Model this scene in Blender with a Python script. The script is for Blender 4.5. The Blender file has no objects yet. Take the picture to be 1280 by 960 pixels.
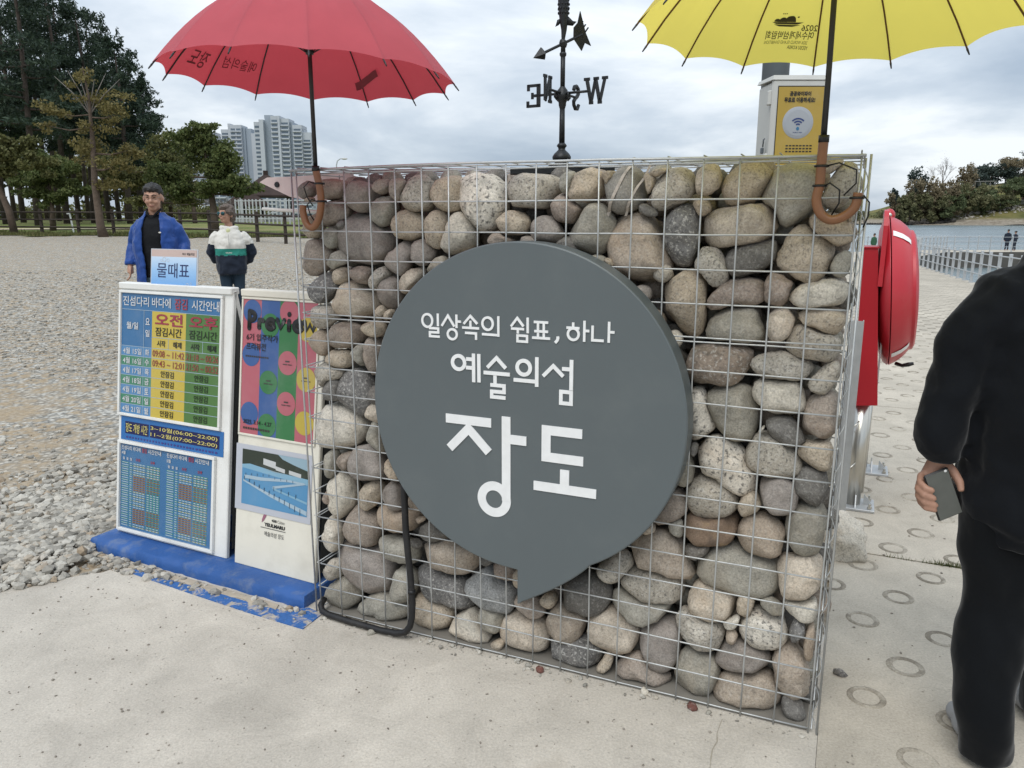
import bpy, math, random
import numpy as np
from mathutils import Vector, Matrix, noise as mnoise

random.seed(11); rng = np.random.default_rng(11)
R = math.radians
SC = bpy.context.scene
COL = SC.collection

# ------------------------------------------------------------------ camera
EYE = 1.54
cam = bpy.data.cameras.new('camera'); cam_ob = bpy.data.objects.new('camera', cam); COL.objects.link(cam_ob)
cam_ob.location = (0, 0, EYE); cam_ob.rotation_euler = (R(90-12.25), 0, 0)
cam.sensor_width = 36; cam.lens = 36*958/1280; cam.clip_start = .05; cam.clip_end = 20000
SC.camera = cam_ob

# ------------------------------------------------------------------ sky, sun, exposure (overcast day)
SUN_EL, SUN_AZ = R(55), R(203)
world = bpy.data.worlds.new('World'); SC.world = world; world.use_nodes = True
wt = world.node_tree; wt.nodes.clear()
def wn(t, **k):
    n = wt.nodes.new(t)
    for a, b in k.items(): setattr(n, a, b)
    return n
tc = wn('ShaderNodeTexCoord'); sep = wn('ShaderNodeSeparateXYZ'); wt.links.new(tc.outputs['Generated'], sep.inputs[0])
zc = wn('ShaderNodeMath', operation='MAXIMUM'); wt.links.new(sep.outputs['Z'], zc.inputs[0]); zc.inputs[1].default_value = 0
za = wn('ShaderNodeMath', operation='ADD'); wt.links.new(zc.outputs[0], za.inputs[0]); za.inputs[1].default_value = .22
dx = wn('ShaderNodeMath', operation='DIVIDE'); wt.links.new(sep.outputs['X'], dx.inputs[0]); wt.links.new(za.outputs[0], dx.inputs[1])
dy = wn('ShaderNodeMath', operation='DIVIDE'); wt.links.new(sep.outputs['Y'], dy.inputs[0]); wt.links.new(za.outputs[0], dy.inputs[1])
cmb = wn('ShaderNodeCombineXYZ'); wt.links.new(dx.outputs[0], cmb.inputs[0]); wt.links.new(dy.outputs[0], cmb.inputs[1])
cmb.inputs[2].default_value = 3.7
n1 = wn('ShaderNodeTexNoise'); n1.inputs['Scale'].default_value = .75; n1.inputs['Detail'].default_value = 9; n1.inputs['Roughness'].default_value = .56
n1.inputs['Distortion'].default_value = .35
wt.links.new(cmb.outputs[0], n1.inputs['Vector'])
cr = wn('ShaderNodeValToRGB'); wt.links.new(n1.outputs['Fac'], cr.inputs[0])
e = cr.color_ramp.elements
e[0].position = .36; e[0].color = (.335, .405, .495, 1)
e[1].position = .63; e[1].color = (.76, .80, .835, 1)
m1 = cr.color_ramp.elements.new(.5); m1.color = (.50, .565, .64, 1)
# an overcast sky is brighter towards the zenith
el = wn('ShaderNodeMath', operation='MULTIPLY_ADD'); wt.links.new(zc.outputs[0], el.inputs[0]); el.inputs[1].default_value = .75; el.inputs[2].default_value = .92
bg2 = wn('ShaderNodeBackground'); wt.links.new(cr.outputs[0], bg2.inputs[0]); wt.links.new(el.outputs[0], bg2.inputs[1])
sky = wn('ShaderNodeTexSky', sky_type='NISHITA', sun_disc=False, sun_elevation=SUN_EL, sun_rotation=SUN_AZ)
bg1 = wn('ShaderNodeBackground'); wt.links.new(sky.outputs[0], bg1.inputs[0]); bg1.inputs[1].default_value = .06
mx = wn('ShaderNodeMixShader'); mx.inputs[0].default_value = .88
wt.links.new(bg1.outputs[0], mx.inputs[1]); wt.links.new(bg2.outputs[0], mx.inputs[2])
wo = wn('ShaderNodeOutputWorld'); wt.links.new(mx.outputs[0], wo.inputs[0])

sun = bpy.data.lights.new('sun', 'SUN'); sun.energy = 1.5; sun.angle = R(40); sun.color = (1, .965, .91)
sun_ob = bpy.data.objects.new('sun', sun); COL.objects.link(sun_ob)
# the sky texture measures sun_rotation clockwise from +Y
sd = Vector((math.sin(SUN_AZ)*math.cos(SUN_EL), math.cos(SUN_AZ)*math.cos(SUN_EL), math.sin(SUN_EL)))
sun_ob.rotation_euler = sd.to_track_quat('Z', 'Y').to_euler(); sun_ob.location = (0, 0, 60)

SC.view_settings.view_transform = 'Standard'; SC.view_settings.look = 'None'
SC.view_settings.exposure = .46; SC.view_settings.gamma = 1
SC.render.engine = 'CYCLES'
SC.cycles.max_bounces = 8; SC.cycles.diffuse_bounces = 4; SC.cycles.transparent_max_bounces = 6

# ------------------------------------------------------------------ materials
def lin(h):
    h = h.lstrip('#'); v = [int(h[i:i+2], 16)/255 for i in (0, 2, 4)]
    return tuple(c/12.92 if c <= .04045 else ((c+.055)/1.055)**2.4 for c in v)
MATS = {}
class NT:
    def __init__(s, name):
        s.m = bpy.data.materials.new(name); s.m.use_nodes = True; s.t = s.m.node_tree; s.b = s.t.nodes['Principled BSDF']; s.out = s.t.nodes['Material Output']
    def n(s, t, **k):
        x = s.t.nodes.new(t)
        for a, b in k.items(): setattr(x, a, b)
        return x
    def l(s, a, b): s.t.links.new(a, b)
    def noise(s, vec, scale, detail=4, rough=.55, dist=0):
        x = s.n('ShaderNodeTexNoise'); x.inputs['Scale'].default_value = scale; x.inputs['Detail'].default_value = detail
        x.inputs['Roughness'].default_value = rough; x.inputs['Distortion'].default_value = dist; s.l(vec, x.inputs['Vector']); return x.outputs['Fac']
    def ramp(s, fac, stops):
        x = s.n('ShaderNodeValToRGB'); s.l(fac, x.inputs[0]); el = x.color_ramp.elements
        while len(el) < len(stops): el.new(.5)
        for q, (p, c) in zip(el, stops):
            q.position = p; q.color = (c, c, c, 1) if isinstance(c, (int, float)) else (*c, 1)
        return x.outputs[0]
    def mix(s, fac, a, b, mode='MIX'):
        x = s.n('ShaderNodeMixRGB', blend_type=mode)
        for i, v in ((0, fac), (1, a), (2, b)):
            if hasattr(v, 'links'): s.l(v, x.inputs[i])
            elif i == 0: x.inputs[0].default_value = v
            else: x.inputs[i].default_value = (v, v, v, 1) if isinstance(v, (int, float)) else (*v, 1)
        return x.outputs[0]
    def coord(s, which='Object', randomize=False):
        c = s.n('ShaderNodeTexCoord').outputs[which]
        if randomize:
            oi = s.n('ShaderNodeObjectInfo'); mm = s.n('ShaderNodeMath', operation='MULTIPLY'); s.l(oi.outputs['Random'], mm.inputs[0]); mm.inputs[1].default_value = 37.
            va = s.n('ShaderNodeVectorMath', operation='ADD'); s.l(c, va.inputs[0]); s.l(mm.outputs[0], va.inputs[1]); c = va.outputs[0]
        return c
    def bump(s, h, strength, dist=.01, prev=None):
        x = s.n('ShaderNodeBump'); x.inputs['Strength'].default_value = strength; x.inputs['Distance'].default_value = dist
        s.l(h, x.inputs['Height'])
        if prev is not None: s.l(prev, x.inputs['Normal'])
        return x.outputs[0]
    def done(s, col=None, rough=.7, normal=None, metal=0., spec=.4):
        if col is not None:
            if hasattr(col, 'links'): s.l(col, s.b.inputs['Base Color'])
            else: s.b.inputs['Base Color'].default_value = (*col, 1)
        if hasattr(rough, 'links'): s.l(rough, s.b.inputs['Roughness'])
        else: s.b.inputs['Roughness'].default_value = rough
        s.b.inputs['Metallic'].default_value = metal; s.b.inputs['Specular IOR Level'].default_value = spec
        if normal is not None: s.l(normal, s.b.inputs['Normal'])
        return s.m

def mat(name, col, rough=.6, var=.12, scale=6, bump=0., bscale=60, metal=0., spec=.4, dirt=0., dirtcol=(.2, .17, .13), dscale=3, rand=False, bdist=.004, coord='Object'):
    """a painted / plain surface with a little tonal variation, grain and grime"""
    if name in MATS: return MATS[name]
    s = NT(name); c = s.coord(coord, rand)
    f = s.noise(c, scale, 5)
    k = s.ramp(f, [(.25, 1-var), (.75, 1+var)])
    colr = s.mix(1., col, k, 'MULTIPLY')
    if dirt > 0:
        d = s.ramp(s.noise(c, dscale, 8, .65), [(.5, 0.), (.72, dirt)])
        colr = s.mix(d, colr, dirtcol)
    nrm = s.bump(s.noise(c, bscale, 3), bump, bdist) if bump > 0 else None
    MATS[name] = s.done(colr, rough, nrm, metal, spec); return MATS[name]

def fabric_translucent(name, col, tcol, t=.5):
    s = NT(name); c = s.coord()
    colr = s.mix(1., col, s.ramp(s.noise(c, 9, 4), [(.3, .93), (.7, 1.05)]), 'MULTIPLY')
    s.done(colr, .55, s.bump(s.noise(c, 420, 2), .12, .001), 0, .25)
    tr = s.n('ShaderNodeBsdfTranslucent'); tr.inputs[0].default_value = (*tcol, 1)
    m = s.n('ShaderNodeMixShader'); m.inputs[0].default_value = t
    s.l(s.b.outputs[0], m.inputs[1]); s.l(tr.outputs[0], m.inputs[2]); s.l(m.outputs[0], s.out.inputs[0])
    return s.m

def leaf(name, c1, c2, c3, trans=.25):
    s = NT(name); g = s.n('ShaderNodeNewGeometry')
    colr = s.ramp(g.outputs['Random Per Island'], [(0, c1), (.5, c2), (1, c3)])
    s.done(colr, .6, None, 0, .25)
    tr = s.n('ShaderNodeBsdfTranslucent'); s.l(colr, tr.inputs[0])
    m = s.n('ShaderNodeMixShader'); m.inputs[0].default_value = trans*1.4
    s.l(s.b.outputs[0], m.inputs[1]); s.l(tr.outputs[0], m.inputs[2]); s.l(m.outputs[0], s.out.inputs[0])
    return s.m

# ------------------------------------------------------------------ mesh helpers
def link(o, parent=None):
    COL.objects.link(o)
    if parent is not None: o.parent = parent
    return o
def tag(o, label=None, cat=None, group=None, kind=None):
    if label: o['label'] = label
    if cat: o['category'] = cat
    if group: o['group'] = group
    if kind: o['kind'] = kind
    return o
def empty(name, loc=(0, 0, 0), rz=0., label=None, cat=None, group=None):
    o = bpy.data.objects.new(name, None); COL.objects.link(o); o.location = loc; o.rotation_euler = (0, 0, rz); o.empty_display_size = .1
    return tag(o, label, cat, group)
def np_mesh(name, V, F, smooth=False, mi=None):
    """fast mesh from arrays; F is an (n, k) array"""
    me = bpy.data.meshes.new(name); V = np.asarray(V, dtype=np.float32); F = np.asarray(F, dtype=np.int32)
    n, k = F.shape
    me.vertices.add(len(V)); me.vertices.foreach_set('co', V.ravel())
    me.loops.add(n*k); me.loops.foreach_set('vertex_index', F.ravel())
    me.polygons.add(n); me.polygons.foreach_set('loop_start', np.arange(0, n*k, k, dtype=np.int32))
    if mi is not None: me.polygons.foreach_set('material_index', np.asarray(mi, dtype=np.int32))
    me.polygons.foreach_set('use_smooth', np.full(n, bool(smooth)))
    me.update(calc_edges=True); return me
def ob(name, me, mats, parent=None, loc=None, rot=None):
    for m in (mats if isinstance(mats, (list, tuple)) else [mats]): me.materials.append(m)
    o = bpy.data.objects.new(name, me); link(o, parent)
    if loc is not None: o.location = loc
    if rot is not None: o.rotation_euler = rot
    return o

class MB:
    def __init__(s): s.v = []; s.f = []; s.m = []; s.cur = 0
    def add(s, V, F):
        b = len(s.v); s.v += [tuple(p) for p in V]; s.f += [tuple(i+b for i in f) for f in F]; s.m += [s.cur]*len(F); return s
    def box(s, c, size, rz=0., bev=0., rot=None):
        x, y, z = [k/2 for k in size]
        if bev > 0:
            V = []; b = bev
            for sx in (-1, 1):
                for sy in (-1, 1):
                    for sz in (-1, 1):
                        V += [(sx*x, sy*(y-b), sz*(z-b)), (sx*(x-b), sy*y, sz*(z-b)), (sx*(x-b), sy*(y-b), sz*z)]
            idx = lambda a, bb, cc, k: ((a*4+bb*2+cc)*3+k)
            F = []
            for a in (0, 1):
                F.append([idx(a, 0, 0, 0), idx(a, 1, 0, 0), idx(a, 1, 1, 0), idx(a, 0, 1, 0)])
                F.append([idx(0, a, 0, 1), idx(1, a, 0, 1), idx(1, a, 1, 1), idx(0, a, 1, 1)])
                F.append([idx(0, 0, a, 2), idx(1, 0, a, 2), idx(1, 1, a, 2), idx(0, 1, a, 2)])
            for a in (0, 1):
                for bb in (0, 1):
                    F.append([idx(a, bb, 0, 0), idx(a, bb, 1, 0), idx(a, bb, 1, 1), idx(a, bb, 0, 1)])
                    F.append([idx(a, 0, bb, 0), idx(a, 1, bb, 0), idx(a, 1, bb, 2), idx(a, 0, bb, 2)])
                    F.append([idx(0, a, bb, 1), idx(1, a, bb, 1), idx(1, a, bb, 2), idx(0, a, bb, 2)])
                    for cc in (0, 1): F.append([idx(a, bb, cc, 0), idx(a, bb, cc, 1), idx(a, bb, cc, 2)])
        else:
            V = [(sx*x, sy*y, sz*z) for sx in (-1, 1) for sy in (-1, 1) for sz in (-1, 1)]
            F = [(0, 1, 3, 2), (4, 6, 7, 5), (0, 4, 5, 1), (2, 3, 7, 6), (0, 2, 6, 4), (1, 5, 7, 3)]
        M = rot if rot is not None else Matrix.Rotation(rz, 3, 'Z')
        return s.add([tuple(M @ Vector(p) + Vector(c)) for p in V], F)
    def tube(s, pts, r, seg=8, caps=True, closed=False):
        P = [Vector(p) for p in pts]; n = len(P)
        rr = r if isinstance(r, (list, tuple)) else [r]*n
        V = []; up = None
        for i in range(n):
            a = P[(i-1) % n] if (closed or i > 0) else P[i]; b = P[(i+1) % n] if (closed or i < n-1) else P[i]
            t = (b-a).normalized()
            if up is None: up = t.orthogonal().normalized()
            up = (up - t*up.dot(t))
            up = up.normalized() if up.length > 1e-6 else t.orthogonal().normalized()
            w = t.cross(up)
            for k in range(seg):
                an = 2*math.pi*k/seg; V.append(P[i] + (up*math.cos(an) + w*math.sin(an))*rr[i])
        F = []
        for i in range(n if closed else n-1):
            j = (i+1) % n
            for k in range(seg): F.append((i*seg+k, i*seg+(k+1) % seg, j*seg+(k+1) % seg, j*seg+k))
        if caps and not closed: F.append(tuple(range(seg))[::-1]); F.append(tuple((n-1)*seg+k for k in range(seg)))
        return s.add(V, F)
    def lathe(s, prof, seg=24, M=None, a0=0., a1=2*math.pi):
        """prof = [(r, z)], spun about Z, then moved by the matrix M"""
        full = abs(a1-a0-2*math.pi) < 1e-6; ns = seg if full else seg+1; V = []
        for r, z in prof:
            for k in range(ns):
                an = a0+(a1-a0)*k/seg; p = Vector((r*math.cos(an), r*math.sin(an), z)); V.append(M @ p if M is not None else p)
        F = []
        for i in range(len(prof)-1):
            for k in range(seg):
                k2 = (k+1) % ns; F.append((i*ns+k, i*ns+k2, (i+1)*ns+k2, (i+1)*ns+k))
        return s.add(V, F)
    def prism(s, poly, y0, y1, axis='y'):
        """polygon in (x, z) pulled along y, or in (x, y) pulled along z"""
        n = len(poly)
        f = (lambda p, h: (p[0], h, p[1])) if axis == 'y' else (lambda p, h: (p[0], p[1], h))
        V = [f(p, y0) for p in poly] + [f(p, y1) for p in poly]
        F = [tuple(range(n))[::-1], tuple(range(n, 2*n))] + [(i, (i+1) % n, n+(i+1) % n, n+i) for i in range(n)]
        return s.add(V, F)
    def ell(s, c, r, seg=12, rings=8, rot=None):
        V = []; F = []
        for i in range(rings+1):
            ph = math.pi*i/rings-math.pi/2
            for k in range(seg):
                an = 2*math.pi*k/seg; p = Vector((r[0]*math.cos(ph)*math.cos(an), r[1]*math.cos(ph)*math.sin(an), r[2]*math.sin(ph)))
                V.append((rot @ p if rot is not None else p)+Vector(c))
        for i in range(rings):
            for k in range(seg): F.append((i*seg+k, i*seg+(k+1) % seg, (i+1)*seg+(k+1) % seg, (i+1)*seg+k))
        return s.add(V, F)
    def loft(s, rings, seg=20, p=2.3, caps=True):
        """rings = [(x, y, z, rx, ry)]: stacked rounded cross-sections"""
        V = []
        for x, y, z, rx, ry in rings:
            for k in range(seg):
                an = 2*math.pi*k/seg; c, q = math.cos(an), math.sin(an)
                V.append((x+rx*math.copysign(abs(c)**(2/p), c), y+ry*math.copysign(abs(q)**(2/p), q), z))
        F = [(i*seg+k, i*seg+(k+1) % seg, (i+1)*seg+(k+1) % seg, (i+1)*seg+k) for i in range(len(rings)-1) for k in range(seg)]
        if caps: F.append(tuple(range(seg))[::-1]); F.append(tuple((len(rings)-1)*seg+k for k in range(seg)))
        return s.add(V, F)
    def mesh(s, name, smooth=False):
        me = bpy.data.meshes.new(name); me.from_pydata(s.v, [], s.f); me.update()
        me.polygons.foreach_set('material_index', s.m)
        if smooth: me.polygons.foreach_set('use_smooth', [True]*len(s.f))
        return me
    def build(s, name, mats, parent=None, smooth=False, loc=None, rot=None):
        return ob(name, s.mesh(name, smooth), mats, parent, loc, rot)

def soft(o, ang=40):
    """smooth shading that keeps hard edges"""
    me = o.data; me.polygons.foreach_set('use_smooth', [True]*len(me.polygons)); me.set_sharp_from_angle(angle=R(ang)); return o
def apply_mods(o):
    dg = bpy.context.evaluated_depsgraph_get(); dg.update()
    me = bpy.data.meshes.new_from_object(o.evaluated_get(dg)); old = o.data; o.modifiers.clear(); o.data = me
    bpy.data.meshes.remove(old); return o
def fuse(mb, name, mats, parent, voxel=.01, smooth=4, wr=0., wscale=9., wstretch=(1, 1, 1)):
    """melt overlapping volumes into one continuous skin; wr adds folds"""
    o = mb.build(name, mats, parent)
    m = o.modifiers.new('r', 'REMESH'); m.mode = 'VOXEL'; m.voxel_size = voxel
    if smooth:
        q = o.modifiers.new('s', 'SMOOTH'); q.factor = .5; q.iterations = smooth
    apply_mods(o); me = o.data
    if wr > 0:
        n = len(me.vertices); co = np.empty(n*3, dtype=np.float32); no = np.empty(n*3, dtype=np.float32)
        me.vertices.foreach_get('co', co); me.vertices.foreach_get('normal', no); co = co.reshape(-1, 3); no = no.reshape(-1, 3)
        d = np.array([mnoise.fractal(Vector((p[0]*wstretch[0], p[1]*wstretch[1], p[2]*wstretch[2]))*wscale, 1., 2., 3) for p in co])
        co += no*(d*wr)[:, None]; me.vertices.foreach_set('co', co.ravel()); me.update()
    me.polygons.foreach_set('use_smooth', [True]*len(me.polygons)); return o

_fc = {}
def text_mesh(body, bold=0., res=3):
    """flat letters as a mesh, 1 unit em; returns mesh and (x0, x1, y0, y1)"""
    cu = bpy.data.curves.new('lettering', 'FONT'); cu.body = body; cu.size = 1; cu.offset = bold; cu.resolution_u = res
    o = bpy.data.objects.new('lettering', cu); COL.objects.link(o)
    dg = bpy.context.evaluated_depsgraph_get(); dg.update()
    me = bpy.data.meshes.new_from_object(o.evaluated_get(dg)); COL.objects.unlink(o); bpy.data.objects.remove(o); bpy.data.curves.remove(cu)
    n = len(me.vertices); co = np.empty(n*3, dtype=np.float32); me.vertices.foreach_get('co', co); co = co.reshape(-1, 3)
    return me, co
def letters(body, box, material, parent, y=-.001, bold=0., name='lettering', fit='both', mirror=False):
    """letters fitted to box = (x0, x1, z0, z1) on the plane y of the parent"""
    me, co = text_mesh(body, bold)
    x0, x1, z0, z1 = box; a0, a1 = co[:, 0].min(), co[:, 0].max(); b0, b1 = co[:, 1].min(), co[:, 1].max()
    sx = (x1-x0)/(a1-a0); sz = (z1-z0)/(b1-b0)
    if fit == 'h': sx = sz
    out = np.zeros_like(co)
    out[:, 0] = x0+(co[:, 0]-a0)*sx; out[:, 2] = z0+(co[:, 1]-b0)*sz; out[:, 1] = y
    if mirror: out[:, 0] = x0+x1-out[:, 0]
    me.vertices.foreach_set('co', out.ravel()); me.update()
    return ob(name, me, material, parent)

def ico(sub=1):
    import bmesh
    b = bmesh.new(); bmesh.ops.create_icosphere(b, subdivisions=sub, radius=1); b.verts.ensure_lookup_table()
    V = np.array([v.co[:] for v in b.verts]); F = np.array([[v.index for v in f.verts] for f in b.faces]); b.free(); return V, F
ICO1 = ico(1); ICO2 = ico(2)
def rand_rot(n):
    q = rng.normal(size=(n, 4)); q /= np.linalg.norm(q, axis=1)[:, None]; w, x, y, z = q.T
    return np.stack([1-2*(y*y+z*z), 2*(x*y-z*w), 2*(x*z+y*w), 2*(x*y+z*w), 1-2*(x*x+z*z), 2*(y*z-x*w), 2*(x*z-y*w), 2*(y*z+x*w), 1-2*(x*x+y*y)], 1).reshape(n, 3, 3)
def yaw_rot(a):
    c, s = np.cos(a), np.sin(a); z = np.zeros_like(a); o = np.ones_like(a)
    return np.stack([c, -s, z, s, c, z, z, z, o], 1).reshape(-1, 3, 3)
def rocks(P, S, rot, base=ICO1, rough=.28):
    """many angular stones: P (n,3) places, S (n,3) half sizes"""
    V, F = base; n = len(P)
    jit = 1+rng.uniform(-rough, rough, (n, len(V), 1))
    A = V[None]*jit*S[:, None, :]; A = np.einsum('nij,nkj->nki', rot, A)+P[:, None, :]
    FF = (F[None]+(np.arange(n)*len(V))[:, None, None]).reshape(-1, 3)
    return A.reshape(-1, 3), FF
def leaves(clumps, n, size, aspect=.55, droop=0., shell=.45):
    """leaf-sized quads through ellipsoid clumps [(x,y,z,rx,ry,rz)]"""
    T = []
    for cl in clumps:                                                 # every clump is a handful of smaller tufts
        q = np.array(cl, float); d = rng.normal(size=(9, 3)); d /= np.linalg.norm(d, axis=1)[:, None]; rad = rng.uniform(.35, 1., 9)[:, None]
        T += [list(q[:3]+dd*q[3:])+list(q[3:]*f_) for dd, f_ in zip(d*rad, rng.uniform(.28, .5, 9))]+[list(q[:3])+list(q[3:]*.55)]
    C = np.array(T); vol = (C[:, 3]*C[:, 4]*C[:, 5])**(2/3); k = rng.choice(len(C), n, p=vol/vol.sum())
    d = rng.normal(size=(n, 3)); d /= np.linalg.norm(d, axis=1)[:, None]; rad = rng.uniform(0, 1, n)**shell
    P = C[k, :3]+d*rad[:, None]*C[k, 3:]
    Rm = rand_rot(n); s = size*rng.uniform(.55, 1.3, n)
    u = Rm[:, :, 0]*s[:, None]; v = Rm[:, :, 1]*(s*aspect)[:, None]; u[:, 2] -= droop*s
    V = np.stack([P-u*.9, P+v, P+u, P-v], 1).reshape(-1, 3)
    return V, np.arange(n*4).reshape(-1, 4)
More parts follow.
